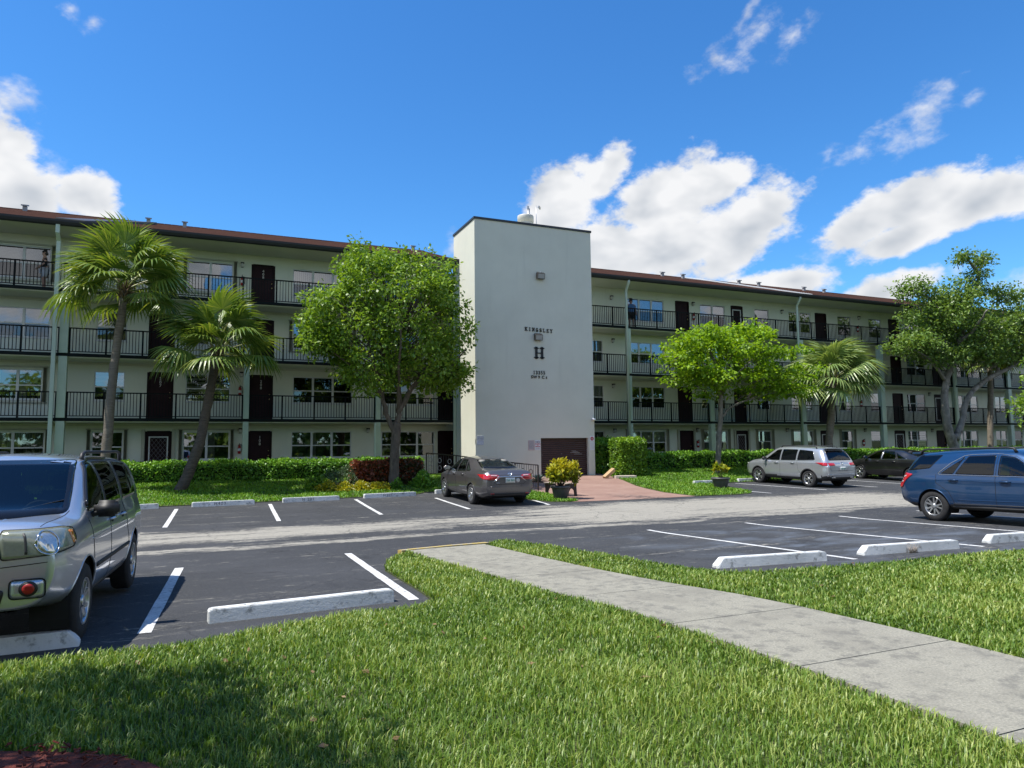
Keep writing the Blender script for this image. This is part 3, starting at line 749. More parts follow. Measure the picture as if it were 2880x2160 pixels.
def make_window(x0, x1, zb, zt, n, kind, shut, rr):
    fr = MB(); y0, y1 = WY+.035, WY+.085
    t_ = .045
    fr.box(x0, x0+t_, y0, y1, zb, zt); fr.box(x1-t_, x1, y0, y1, zb, zt)
    fr.box(x0+t_, x1-t_, y0, y1, zt-t_, zt); fr.box(x0+t_, x1-t_, y0, y1, zb, zb+t_)
    fr.box(x0-.03, x1+.03, WY-.035, WY+.033, zb-.05, zb-.003)     # sill
    w = (x1-x0)/n
    zmid = zb+(zt-zb)*.47
    for i in range(1, n):
        fr.box(x0+i*w-.05, x0+i*w+.05, y0-.006, y1-.002, zb+t_, zt-t_)
    for i in range(n):
        a = x0+i*w+(.05 if i else t_); b = x0+(i+1)*w-(.05 if i < n-1 else t_)
        fr.box(a, b, y0+.004, y1-.004, zmid-.025, zmid+.025)
    win = bpart('window', fr, 'alu_white')
    for i in range(n):
        a = x0+i*w+(.05 if i else t_); b = x0+(i+1)*w-(.05 if i < n-1 else t_)
        up, lo = MB(), MB()
        tl = rr.uniform(-.004, .004)
        up.add([(a, WY+.055+tl, zmid+.025), (b, WY+.055-tl, zmid+.025), (b, WY+.058-tl, zt-t_), (a, WY+.058+tl, zt-t_)], [(0, 1, 2, 3)])
        lo.add([(a, WY+.062-tl, zb+t_), (b, WY+.062+tl, zb+t_), (b, WY+.060+tl, zmid-.025), (a, WY+.060-tl, zmid-.025)], [(0, 1, 2, 3)])
        dark = kind in ('dark',)
        bsub('pane', up, 'pane_dark' if dark else 'pane', win)
        scr = kind in ('white', 'zebra', 'vert', 'dark', 'half', 'blind') or (kind == 'sky' and n == 3)
        bsub('pane', lo, 'pane_dark' if (scr or dark) else 'pane', win)
        bl = MB(); yb = WY+.135
        mt = 'blind_white'
        if kind in ('white', 'blind', 'sky'):
            mt = 'blind_white' if kind != 'blind' else 'blind_grey'
            low = zb+.05 if kind != 'sky' else zb+(zt-zb)*.25
            nz = int((zt-low)/.055)
            for k in range(nz):
                zc = zt-.03-k*.055
                bl.add([(a, yb-.012, zc-.024), (b, yb-.012, zc-.024), (b, yb+.012, zc+.022), (a, yb+.012, zc+.022)], [(0, 1, 2, 3)])
        elif kind in ('zebra', 'zebra2'):
            low = zb+(.55*(zt-zb) if kind == 'zebra' else .02)
            nz = int((zt-low)/.17)
            for k in range(nz):
                zc = zt-.06-k*.17
                bl.box(a, b, yb, yb+.006, zc-.055, zc+.045)
        elif kind in ('vert', 'curtain'):
            mt = 'blind_grey'
            nx = max(3, int((b-a)/.09))
            for k in range(nx):
                xc = a+(b-a)*(k+.5)/nx; s = (b-a)/nx*.36
                if kind == 'curtain': s *= 1.25
                bl.add([(xc-s, yb-.02, zb+.03), (xc+s, yb+.02, zb+.03), (xc+s, yb+.02, zt-.02), (xc-s, yb-.02, zt-.02)], [(0, 1, 2, 3)])
        elif kind == 'half':
            bl.box(a, b, yb, yb+.006, zmid-.02, zt-.03)
        elif kind == 'clear' and rr.random() < .5:
            mt = 'blind_grey'
            bl.box(a, a+(b-a)*rr.uniform(.15, .35), yb, yb+.02, zb+.03, zt-.02)
        if bl.v: bsub('blind', bl, mt, win)
    if shut:
        for xa, xb in ((x0-.17, x0-.03), (x1+.03, x1+.17)):
            s = MB(); nn = 4
            for k in range(nn):
                q0 = xa+(xb-xa)*k/nn; q1 = xa+(xb-xa)*(k+1)/nn
                s.add([(q0, WY-.004, zb-.12), ((q0+q1)/2, WY-.11, zb-.12), (q1, WY-.004, zb-.12), (q0, WY-.004, zt+.1), ((q0+q1)/2, WY-.11, zt+.1), (q1, WY-.004, zt+.1)],
                      [(0, 1, 4, 3), (1, 2, 5, 4), (3, 4, 5), (0, 2, 1)])
            bpart('shutter', s, 'shutter_cream')
        for q0, q1 in ((zt+.06, zt+.12), (zb-.16, zb-.11)):
            h = MB(); h.box(x0-.2, x1+.2, WY-.07, WY-.003, q0, q1); bpart('shutter_track', h, 'shutter_cream')

def make_door(x0, x1, z0, zt, screen=None, num=None, shut=False):
    d = MB()
    d.bbox_(x0+.05, x1-.05, WY+.05, WY+.09, z0+.01, zt-.05, .006)
    for k in range(2):                                   # pressed panels
        pz0 = z0+.15+k*1.0; pz1 = pz0+.80
        for q in range(2):
            px0 = x0+.13+q*((x1-x0)-.26)/2+.02; px1 = px0+((x1-x0)-.26)/2-.05
            d.bbox_(px0, px1, WY+.043, WY+.052, pz0, min(pz1, zt-.18), .003)
    door = bpart('door', d, 'door_maroon')
    f = MB(); f.box(x0-.02, x0+.05, WY-.012, WY+.10, z0, zt); f.box(x1-.05, x1+.02, WY-.012, WY+.10, z0, zt); f.box(x0+.05, x1-.05, WY-.012, WY+.10, zt-.05, zt+.02)
    bsub('door_frame', f, 'frame_maroon', door)
    h = MB(); hx = x1-.12
    h.lathe([(0, 0), (.03, 0), (.032, .02), (.018, .03), (.018, .045), (.034, .055), (.03, .075), (0, .08)], 10, Matrix.Translation((hx, WY+.05, z0+1.0)) @ Matrix.Rotation(R(90), 4, 'X'))
    h.lathe([(0, 0), (.028, 0), (.028, .02), (0, .022)], 10, Matrix.Translation((hx, WY+.05, z0+1.22)) @ Matrix.Rotation(R(90), 4, 'X'))
    bsub('door_knob', h, 'brass', door)
    if num:
        for k, ch in enumerate(num):
            me = text_mesh('door_number', ch, .17, 'number_grey', .003, .002)
            me.transform(Binv @ Matrix.Translation(((x0+x1)/2, WY+.038, zt-.28-k*.15)) @ Matrix.Rotation(R(90), 4, 'X'))
            link('door_number', me, door)
    if screen:
        s = MB(); a, b, c, e = x0+.12, x1-.12, z0+.25, zt-.22
        for q in ((a, a+.05, c, e), (b-.05, b, c, e), (a+.05, b-.05, c, c+.05), (a+.05, b-.05, e-.05, e)):
            s.box(q[0], q[1], WY+.0, WY+.035, q[2], q[3])
        bsub('screen_frame', s, 'alu_white', door)
        s2 = MB(); nn = 7
        for k in range(nn):
            t0 = c+.05+(e-c-.1)*k/nn; t1 = c+.05+(e-c-.1)*(k+1)/nn
            for q in range(4):
                u0 = a+.05+(b-a-.1)*q/4; u1 = a+.05+(b-a-.1)*(q+1)/4
                s2.tube([(u0, WY+.02, t0), (u1, WY+.02, t1)], .005, 4); s2.tube([(u1, WY+.026, t0), (u0, WY+.026, t1)], .005, 4)
        bsub('screen_grille', s2, 'insect_screen' if screen == 1 else 'vent_metal', door)
    if shut:
        for xa, xb in ((x0-.15, x0-.03), (x1+.03, x1+.15)):
            s = MB(); s.box(xa, xb, WY-.09, WY-.003, z0, zt+.08)
            bpart('shutter', s, 'shutter_cream')

rr = random.Random(5)
for f in (1, 2, 3, 4):
    z0, z1 = FLOORS[f], CEIL[f]
    zb, zt = WZ[f]
    for side, W_, D_, xa, xb in (('L', LW[f], LD, XL, TX0+.6), ('R', RW[f], RD, TX1-.6, XR)):
        W2 = list(W_)
        if side == 'L':
            W2 += [(-12.2, -10.3, 2, 'dark'), (-15.6, -13.6, 2, 'dark')]
        else:
            W2 += [(60.0, 62.0, 2, 'dark')]
        holes = [(a, b, zb, zt) for a, b, *_ in W2] + [(a, b, z0, DT[f]) for a, b in D_]
        w = MB(); wall_with_holes(xa, xb, z0, z1, holes, w)
        bpart('wall', w, 'stucco')
        for i, (a, b, n, k) in enumerate(W2):
            make_window(a, b, zb, zt, n, k, (f, side, i) in SHUT, rr)
        for i, (a, b) in enumerate(D_):
            sc_ = None
            if (f, side, i) in ((1, 'L', 0), (1, 'R', 1), (1, 'R', 3)): sc_ = 2
            if (f, side, i) in ((4, 'R', 1), (2, 'R', 4), (1, 'R', 2)): sc_ = 1
            make_door(a, b, z0, DT[f], sc_, NUM.get((f, i)) if side == 'L' else None, (f, side, i) in ((1, 'L', 0), (1, 'R', 0), (1, 'R', 1)))
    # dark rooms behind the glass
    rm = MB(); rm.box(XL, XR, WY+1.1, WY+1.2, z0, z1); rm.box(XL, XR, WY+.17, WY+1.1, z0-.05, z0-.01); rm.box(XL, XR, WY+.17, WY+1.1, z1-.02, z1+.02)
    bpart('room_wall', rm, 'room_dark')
# walkway slabs, painted dark on the edge
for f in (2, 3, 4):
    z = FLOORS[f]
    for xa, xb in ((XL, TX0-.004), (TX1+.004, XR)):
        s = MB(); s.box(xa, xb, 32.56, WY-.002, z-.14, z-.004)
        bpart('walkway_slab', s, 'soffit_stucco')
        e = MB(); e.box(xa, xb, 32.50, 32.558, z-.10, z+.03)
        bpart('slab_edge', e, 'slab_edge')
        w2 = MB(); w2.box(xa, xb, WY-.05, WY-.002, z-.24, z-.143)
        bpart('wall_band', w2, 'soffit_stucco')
s = MB(); s.box(XL, TX0-.004, 32.45, WY-.002, .38, .55); bpart('walkway_slab', s, 'concrete')
s = MB(); s.box(TX1+.004, XR, 32.45, WY-.002, .38, .55); bpart('walkway_slab', s, 'concrete')
# columns
COLX = [(-5.44, .30), (1.41, .23), (7.16, .22), (20.93, .2), (26.4, .28), (33.35, .30), (40.2, .34), (47.3, .3), (53.1, .36), (60.2, .34), (-12.2, .3)]
for cx, cw in COLX:
    for (za, zb_) in ((.55, 3.028), (3.162, 5.608), (5.742, 8.21)):
        c = MB(); c.box(cx-cw/2, cx+cw/2, 32.46, 32.74, za, zb_)
        bpart('column', c, 'column_green')
# downspouts
def downspout(x, rnd):
    d = MB()
    if rnd:
        d.tube([(x, 32.06, 10.80), (x, 32.08, 10.66), (x, 32.22, 10.46), (x, 32.36, 10.30), (x, 32.37, 10.1), (x, 32.37, .58)], .075, 10)
        for zz in (9.4, 6.8, 4.2, 1.6): d.lathe([(.083, 0), (.083, .05)], 10, Matrix.Translation((x, 32.37, zz)))
    else:
        d.box(x-.07, x+.07, 32.0, 32.12, 10.46, 10.80)
        d.prism([(32.0, 10.46), (32.12, 10.46), (32.42, 10.2), (32.30, 10.2)], x-.07, x+.07, 'x')
        d.box(x-.07, x+.07, 32.30, 32.42, .58, 10.2)
        for zz in (9.4, 6.8, 4.2, 1.6): d.box(x-.08, x+.08, 32.29, 32.43, zz, zz+.04)
    bpart('downspout', d, 'downspout_green')
for x, r_ in ((-5.74, 0), (20.73, 1), (33.02, 1), (47.0, 1), (60.0, 1), (7.02, 0)):
    if x == 7.02:
        d = MB(); d.box(x-.06, x+.02, 32.33, 32.455, .58, 3.0); bpart('downspout', d, 'downspout_green'); continue
    downspout(x, r_)
# railings: posts, rails, balusters
def ss(name, mb_mesh, loc, parent):
    o = link(name, mb_mesh, parent); o.location = Vector(loc) - Vector((4, 34, .55)); return o
balm = MB(); balm.box(-.012, .012, -.012, .012, 0, .90); BALM = balm.mesh('baluster', 'rail_black')
postm = MB(); postm.box(-.032, .032, -.032, .032, 0, 1.03); POSTM = postm.mesh('post', 'rail_black')
rest = MB(); nb_done = 0
segs = []
cols = sorted([(cx-cw/2, cx+cw/2) for cx, cw in COLX])
for (xa, xb) in ((XL, TX0-.01), (TX1+.01, XR)):
    for f in (2, 3, 4):
        if f == 4:
            segs.append((xa, xb, f))
        else:
            cur = xa
            for a, b in cols:
                if xa < a and b < xb:
                    segs.append((cur, a-.003, f)); cur = b+.003
            segs.append((cur, xb, f))
def near_key(sg):
    return 0 if (sg[0] < 8 and sg[1] > -8.5) else 1
segs.sort(key=lambda s_: (near_key(s_), s_[2], abs(s_[0])))
RY = 32.60
for (a, b, f) in segs:
    z = FLOORS[f]
    r_ = MB(); r_.box(a, b, RY-.028, RY+.028, z+1.03, z+1.078); r_.box(a, b, RY-.016, RY+.016, z+.09, z+.125)
    rail = bpart('railing', r_, 'rail_black')
    n = max(1, round((b-a)/1.42)); w = (b-a)/n
    for i in range(n+1):
        x = a+i*w + (.03 if i == 0 else -.03 if i == n else 0)
        ss('post', POSTM, (x, RY, z), rail)
        if i < n:
            x0 = a+i*w+.03; x1 = a+(i+1)*w-.03; k = max(1, round((x1-x0)/.118))
            for j in range(1, k):
                xx = x0+(x1-x0)*j/k
                if nb_done < 300 and near_key((a, b, f)) == 0 and -8.6 < xx < 11:
                    ss('baluster', BALM, (xx, RY, z+.127), rail); nb_done += 1
                else:
                    rest.box(xx-.012, xx+.012, RY-.012, RY+.012, z+.127, z+1.028)
o = bpart('far_balusters', rest, 'rail_black'); o['kind'] = 'stuff'
# eaves, gutter, roof
for xa, xb in ((XL-.3, TX0-.004), (TX1+.004, XR+.3)):
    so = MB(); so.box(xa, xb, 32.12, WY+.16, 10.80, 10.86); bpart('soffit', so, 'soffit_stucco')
    fa = MB(); fa.box(xa, xb, 32.09, 32.117, 10.77, 10.97)
    bpart('fascia', fa, 'gutter_dark')
    gu = MB(); gu.prism([(31.98, 10.80), (32.087, 10.77), (32.087, 10.98), (32.07, 10.98), (32.07, 10.80), (31.99, 10.82), (31.955, 10.90), (31.95, 10.985), (31.935, 10.985), (31.94, 10.90)], xa, xb, 'x')
    bpart('gutter', gu, 'gutter_dark')
    ro = MB(); nxr = int((xb-xa)/.6)
    rows = [(32.06, 10.985), (33.5, 11.47), (35, 11.98), (36.5, 12.49), (38.1, 13.03)]
    rk = random.Random(2)
    vs = [(xa+(xb-xa)*i/nxr, y, z+rk.uniform(-.012, .012)) for (y, z) in rows for i in range(nxr+1)]
    ro.add(vs, [(j*(nxr+1)+i, j*(nxr+1)+i+1, (j+1)*(nxr+1)+i+1, (j+1)*(nxr+1)+i) for j in range(len(rows)-1) for i in range(nxr)])
    ro.add([(xa, 38.1, 13.03), (xb, 38.1, 13.03), (xb, 44.2, 10.98), (xa, 44.2, 10.98)], [(0, 1, 2, 3)])
    ro.box(xa, xb, 32.10, 44.1, 10.865, 10.975)
    roof = bpart('roof', ro, 'shingle')
    rc = MB(); k = int((xb-xa)/.33)
    for i in range(k):
        q = xa+(xb-xa)*i/k
        rc.prism([(37.9, 12.98), (38.1, 13.055), (38.3, 12.98)], q, q+.31, 'x')
    bsub('ridge_cap', rc, 'shingle', roof)
# roof vents: small sheet-metal hoods
for x in (-7.9, -2.95, -1.38, 26.4, 28.0, 32.6, 34.3, 38.4, 40.3, 11.9-1.9):
    y = 36.9; z = 10.985+(y-32.06)*.338
    v = MB(); s_ = .5 if x < 8 else .5
    if x > 9 and x < 11: s_ = .5
    v.box(x-.16*s_, x+.16*s_, y-.16*s_, y+.16*s_, z-.1, z+.45*s_)
    v.prism([(y-.26*s_, z+.40*s_), (y-.26*s_, z+.52*s_), (y+.2*s_, z+.64*s_), (y+.2*s_, z+.52*s_)], x-.27*s_, x+.27*s_, 'x')
    bpart('roof_vent', v, 'vent_metal')
# low dormer-like hatch roofs: the left one tilted, the right one a long flashing
h = MB()
h.add([(-6.0, 32.9, 11.32), (-2.9, 36.9, 12.72), (-2.9, 36.9, 12.62), (-6.0, 32.9, 11.22), (-4.9, 32.5, 11.19), (-2.55, 36.3, 12.55), (-2.55, 36.3, 12.44), (-4.9, 32.5, 11.08)],
      [(0, 4, 5, 1), (3, 2, 6, 7), (0, 3, 7, 4), (1, 5, 6, 2), (4, 7, 6, 5), (0, 1, 2, 3)])
bpart('roof_flashing', h, 'bronze_metal')
h = MB()
h.add([(28.6, 37.7, 12.95), (34.3, 32.3, 11.12), (34.3, 32.7, 11.25), (29.5, 37.9, 13.02), (28.6, 37.7, 12.88), (34.3, 32.3, 11.06), (34.3, 32.7, 11.17), (29.5, 37.9, 12.95)],
      [(0, 1, 2, 3), (7, 6, 5, 4), (0, 4, 5, 1), (1, 5, 6, 2), (2, 6, 7, 3), (3, 7, 4, 0)])
bpart('roof_flashing', h, 'alu_white')
# back and end walls of the block
bw = MB(); bw.box(XL, XR, 43.8, 44.0, .3, 10.8); bw.box(XL, XL+.16, WY+.17, 43.8, .3, 10.8); bw.box(XR-.16, XR, WY+.17, 43.8, .3, 10.8)
bpart('wall', bw, 'stucco')
bs = MB(); bs.box(XL, XR, WY, 43.8, -.2, .549); bpart('footing', bs, 'stucco')
# wall lamps
LAMPS = [(1.18, 10.28), (20.83, 10.22), (26.52, 10.25), (33.47, 10.25), (40.25, 10.27), (20.87, 7.75), (33.45, 7.75), (1.2, 7.7), (1.25, 5.22), (7.0, 5.2), (20.82, 5.18), (26.52, 5.2), (40.22, 5.22), (46.76, 5.22), (33.46, 5.2),
         (1.26, 2.67), (7.02, 2.68), (20.84, 2.66), (26.52, 2.68), (33.46, 2.68), (40.26, 2.68), (46.81, 2.66), (40.2, 7.75), (46.8, 7.75)]
def lathe_mesh(name, prof, mat, mtx, n=12):
    q = MB(); q.lathe(prof, n, mtx); return q
lm = MB(); lm.box(-.05, .05, -.035, 0, -.10, .12); lm.prism([(-.14, .13), (0, .13), (0, .09), (-.02, .06), (-.13, .06)], -.075, .075, 'x')
LMH = lm.mesh('wall_lamp', 'lamp_black')
lg = MB(); lg.lathe([(.0, -.10), (.05, -.085), (.085, -.04), (.09, 0), (.08, .045), (.06, .07)], 12, Matrix.Translation((0, -.09, 0)))
LGM = lg.mesh('lamp_globe', 'lamp_globe')
cdm = MB(); cdm.box(-.008, .008, -.014, 0, .13, .5); CDM = cdm.mesh('conduit', 'stucco')
for x, z in LAMPS:
    a = ss('wall_lamp', LMH, (x, WY-.002, z), B)
    g2 = link('lamp_globe', LGM, a)
    if z > 9.5: link('conduit', CDM, a)
# ---- stair tower
tw = MB()
gx0, gx1, gz1 = 14.22, 16.75, 2.22
zt_ = 12.36
tw.box(TX0, TX0+.2, TY, 32.8, .0, zt_); tw.box(TX1-.2, TX1, TY, 32.8, .0, zt_); tw.box(TX0+.2, TX1-.2, 32.6, 32.8, .0, zt_)
tw.box(TX0+.2, gx0, TY, TY+.2, .0, zt_); tw.box(gx1, TX1-.2, TY, TY+.2, .0, zt_); tw.box(gx0, gx1, TY, TY+.2, gz1, zt_)
tw.box(TX0+.2, TX1-.2, TY+.2, 32.6, zt_-.3, zt_-.15)
TW = bpart('tower_wall', tw, 'tower_stucco')
cp = MB()
cp.box(TX0-.04, TX1+.04, TY-.04, TY+.24, zt_+.002, zt_+.10); cp.box(TX0-.04, TX0+.24, TY+.242, 32.84, zt_+.002, zt_+.10); cp.box(TX1-.24, TX1+.04, TY+.242, 32.84, zt_+.002, zt_+.10)
cp.box(TX0+.242, TX1-.242, 32.6, 32.84, zt_+.002, zt_+.10)
bpart('tower_cap', cp, 'cap_dark')
dr = MB(); mt = Matrix.Translation((14.13, 31.0, 12.2))
dr.lathe([(.36, 0), (.36, .72)], 28, mt); dr.lathe([(0, 1.02), (.40, 1.02), (.405, .98), (.405, .70), (.37, .69)], 28, mt)
bpart('roof_exhaust', dr, 'drum_paint')
an = MB(); an.tube([(14.36, 31.2, 12.3), (14.36, 31.2, 13.72)], .014, 6); an.box(14.32, 14.41, 31.17, 31.23, 13.68, 13.84); an.tube([(14.42, 31.2, 13.3), (14.44, 31.2, 13.72)], .025, 6)
bpart('antenna', an, 'galvanised')
an = MB(); an.tube([(14.72, 31.0, 12.3), (14.72, 31.0, 13.86)], .016, 6); an.tube([(14.72, 31, 13.78), (14.86, 31, 13.76)], .01, 5)
an.lathe([(0, .0), (.06, .01), (.11, .04)], 14, Matrix.Translation((14.87, 31, 13.74)) @ Matrix.Rotation(R(60), 4, 'Y'))
bpart('antenna', an, 'galvanised')
# garage door: horizontal slats
gd = MB(); gd.box(gx0-.1, gx1+.1, TY+.19, TY+.23, .1, gz1+.05)
GD = bpart('garage_door', gd, 'frame_maroon')
nsl = 21
rz_ = random.Random(9)
for k in range(nsl):
    za = .22+(gz1-.22)*k/nsl; zb_ = .22+(gz1-.22)*(k+1)/nsl
    s = MB(); j = rz_.uniform(-.004, .004)
    s.prism([(TY+.19, za+.004), (TY+.165+j, za+.012), (TY+.155+j, (za+zb_)/2), (TY+.165+j, zb_-.012), (TY+.19, zb_-.004)], gx0+.005, gx1-.005, 'x')
    bsub('slat', s, 'garage_brown', GD)
sc2 = MB()
for (xa, xb, z) in ((15.85, 16.35, 1.52), (16.05, 16.45, 1.45), (15.98, 16.25, 1.56), (15.9, 16.15, 1.60), (14.33, 14.37, 1.42), (15.35, 15.40, 1.47)):
    sc2.box(xa, xb, TY+.148, TY+.153, z, z+.008)
bsub('scratch', sc2, 'alu_white', GD)
# lettering on the tower: slab-serif capitals made of strokes
def strokes(segs_, t, d, mb, ox, oz, sx, sz):
    for (x0, z0_, x1, z1_, *w) in segs_:
        a, b = Vector((ox+x0*sx, oz+z0_*sz)), Vector((ox+x1*sx, oz+z1_*sz))
        tt = t*(w[0] if w else 1)
        dv = (b-a).normalized()*tt*.5; nv = Vector((-dv.y, dv.x))
        P_ = [a-dv+nv, a-dv-nv, b+dv-nv, b+dv+nv]
        mb.prism([(p.x, p.y) for p in P_], TY-d, TY-.001, 'y')
def arc(cx, cz, rx, rz2, a0, a1, n=7):
    pts = [(cx+rx*math.cos(R(a0+(a1-a0)*i/n)), cz+rz2*math.sin(R(a0+(a1-a0)*i/n))) for i in range(n+1)]
    return [(p[0], p[1], q[0], q[1]) for p, q in zip(pts[:-1], pts[1:])]
def serif(x, z, w=.22): return (x-w, z, x+w, z, .7)
GLY = {'K': [(.2, 0, .2, 1), (.85, 1, .25, .42, .7), (.4, .55, .85, 0), serif(.2, 0), serif(.2, 1), serif(.82, 1, .16), serif(.84, 0, .16)],
       'I': [(.5, 0, .5, 1), serif(.5, 0), serif(.5, 1)],
       'N': [(.2, 0, .2, 1, .7), (.2, 1, .8, 0), (.8, 0, .8, 1, .7), serif(.2, 0, .16), serif(.15, 1, .16), serif(.8, 1, .16)],
       'G': arc(.5, .5, .36, .48, 40, 320, 12) + [(.80, .0, .80, .42), (.6, .42, .9, .42, .7)],
       'S': arc(.5, .74, .28, .25, 20, 270, 9) + arc(.5, .25, .30, .25, 90, -160, 9),
       'L': [(.25, 0, .25, 1), (.25, 0, .85, 0, .8), (.85, 0, .85, .22, .7), serif(.25, 1)],
       'E': [(.25, 0, .25, 1), (.2, 0, .82, 0, .8), (.2, 1, .8, 1, .8), (.25, .52, .62, .52, .8), (.82, 0, .82, .2, .7), (.8, 1, .8, .8, .7)],
       'Y': [(.5, 0, .5, .45), (.5, .45, .15, 1), (.5, .45, .85, 1, .7), serif(.5, 0), serif(.17, 1, .15), serif(.83, 1, .15)],
       '1': [(.5, 0, .5, 1), (.5, 1, .3, .82, .8), serif(.5, 0)],
       '3': arc(.48, .74, .27, .24, 150, -90, 9) + arc(.48, .26, .30, .26, 90, -150, 9),
       '5': [(.3, 1, .3, .55, .8), (.3, 1, .78, 1)] + arc(.47, .3, .32, .29, 120, -150, 10)}
word = 'KINGSLEY'
for i, ch in enumerate(word):
    lt = MB(); x = 13.47+i*(14.93-13.47-.15)/7
    strokes(GLY[ch], .030, .03, lt, x, 7.27-.006*i, .130, .150)
    bpart('letter', lt, 'letter_black')
lt = MB()
strokes([(.18, 0, .18, 1, 1.35), (.82, 0, .82, 1, 1.35), (.18, .48, .82, .48, .5), (-.02, .02, .38, .02, .55), (.62, .02, 1.02, .02, .55), (-.02, .98, .38, .98, .55), (.62, .98, 1.02, .98, .55)], .085, .04, lt, 13.96, 6.0, .47, .46)
bpart('letter', lt, 'letter_black')
for i, ch in enumerate('13355'):
    lt = MB(); strokes(GLY[ch], .021, .03, lt, 13.865+i*.130, 5.22, .110, .150)
    bpart('letter', lt, 'letter_black')
for ch, x in (('S', 13.80), ('W', 13.96), ('9', 14.17), ('C', 14.38), ('t', 14.56)):
    me = text_mesh('letter', ch, .20, 'letter_black', .015, .003)
    me.transform(Matrix.Translation((x, TY-.016, 5.075)) @ Matrix.Rotation(R(90), 4, 'X'))
    me.transform(Binv); link('letter', me, B)
# downpipe/pilaster strip where the left wing meets the tower
st = MB(); st.box(TX0-.16, TX0-.006, 32.40, 32.49, .55, 10.76); bpart('corner_strip', st, 'column_green')

# ------------------------------------------------------------------ fittings on the building
def extinguisher(x, z, label):
    e = empty('fire_extinguisher', (x, WY-.09, z-.25))
    tag(e, label, 'extinguisher', 'fire extinguishers on the walkway walls')
    b = MB(); b.lathe([(0, 0), (.055, 0), (.066, .02), (.066, .30), (.055, .345), (.025, .37), (.022, .40), (0, .40)], 14)
    b.build('cylinder', 'red_paint', e)
    h = MB(); h.box(-.02, .02, -.02, .02, .40, .44); h.tube([(0, -.02, .43), (0, -.12, .47)], .012, 6); h.tube([(0, -.02, .41), (0, -.11, .42)], .010, 6)
    h.tube([(.02, 0, .42), (.10, -.01, .40), (.12, -.01, .25), (.11, -.01, .08)], .013, 6); h.box(-.05, .05, .06, .09, .05, .40)
    h.build('valve', 'lamp_black', e)
    l = MB(); l.lathe([(.0672, .12), (.0672, .24)], 14); l.build('instruction_band', 'sign_white', e)
for x, z, lb in ((1.18, 9.58, 'red fire extinguisher on the top floor wall beside door 408'), (1.2, 4.52, 'red fire extinguisher on the second floor wall left of door 208'),
                 (1.23, 1.9, 'red fire extinguisher on the ground floor wall left of door 108'), (26.5, 9.53, 'red fire extinguisher on the top floor of the right wing near the tower'),
                 (26.51, 1.93, 'red fire extinguisher at ground floor behind the slim lawn tree'), (40.05, 9.55, 'red fire extinguisher on the top floor above the right hand palm'),
                 (40.0, 4.5, 'red fire extinguisher on the second floor right of the pale palm'), (40.03, 1.9, 'red fire extinguisher on the ground floor above the black sedan')):
    extinguisher(x, z, lb)
def floodlight(x, z, label, tilt, rz):
    e = empty('floodlight', (x, TY-.002, z)); tag(e, label, 'floodlight', 'floodlights on the tower')
    b = MB(); b.box(-.05, .05, -.07, 0, -.06, .06)
    b.prism([(-.02, -.14), (-.02, .14), (-.10, .16), (-.22, .10), (-.16, -.16)], -.19, .19, 'x')
    for k in range(5): b.box(-.15+k*.075-.006, -.15+k*.075+.006, -.10, -.015, .14, .19)
    bo = b.build('housing', 'bronze_metal', e)
    l = MB(); l.add([(-.165, -.226, .075), (.165, -.226, .075), (.165, -.168, -.135), (-.165, -.168, -.135)], [(0, 3, 2, 1)])
    l.build('lens', 'lamp_glass', e)
    p = MB(); p.lathe([(0, 0), (.02, 0), (.02, .05), (.012, .07), (0, .07)], 8, Matrix.Translation((.0, -.08, .17))); p.build('photocell', 'white_plastic', e)
floodlight(14.28, 9.92, 'upper floodlight high on the blank tower face', 0, 0)
floodlight(14.12, 6.97, 'lower floodlight overlapping the KINGSLEY lettering', 0, 0)
e = empty('security_camera', (17.02, TY-.002, 3.09)); tag(e, 'white dome security camera at the right edge of the tower', 'camera')
b = MB(); b.lathe([(.07, 0), (.07, .05), (.03, .06)], 14, Matrix.Rotation(R(90), 4, 'X')); b.tube([(0, -.05, 0), (-.05, -.13, .0)], .022, 8); b.build('bracket', 'white_plastic', e)
b = MB(); b.tube([(-.12, -.15, .03), (.05, -.15, .0)], [.06, .055], 12); b.build('housing', 'white_plastic', e)
b = MB(); b.lathe([(0, 0), (.035, 0), (.04, .01)], 12, Matrix.Translation((.052, -.15, 0)) @ Matrix.Rotation(R(90), 4, 'Y')); b.build('lens', 'lamp_black', e)

def board(name, label, x0, x1, z0, z1, mat, edge=None):
    e = empty(name, ((x0+x1)/2, TY-.012, (z0+z1)/2)); tag(e, label, 'sign')
    b = MB(); b.bbox_(-(x1-x0)/2, (x1-x0)/2, -.006, .010, -(z1-z0)/2, (z1-z0)/2, .004); b.build('board', mat, e)
    if edge:
        w, h, t_ = (x1-x0)/2-.012, (z1-z0)/2-.012, .008
        q = MB(); q.box(-w, w, -.0085, -.0065, h-t_, h); q.box(-w, w, -.0085, -.0065, -h, -h+t_); q.box(-w, -w+t_, -.0085, -.0065, -h+t_, h-t_); q.box(w-t_, w, -.0085, -.0065, -h+t_, h-t_)
        q.build('border', edge, e)
    return e
def sign_text(e, s, size, z, mat, bold=.002):
    me = text_mesh('lettering', s, size, mat, .0012, bold)
    me.transform(Matrix.Translation((0, -.008, z)) @ Matrix.Rotation(R(90), 4, 'X')); link('lettering', me, e)
def scribble(e, w, z0, n, dz, mat, th=.012, seed=1):
    """rows of print too small to read"""
    rq = random.Random(seed)
    for k in range(n):
        q = MB(); x = -w/2
        while x < w/2-.01:
            l = min(rq.uniform(.015, .05), w/2-x); q.box(x, x+l, -.0085, -.0065, z0-k*dz, z0-k*dz+th); x += l+rq.uniform(.006, .014)
        q.build('print_row', mat, e)
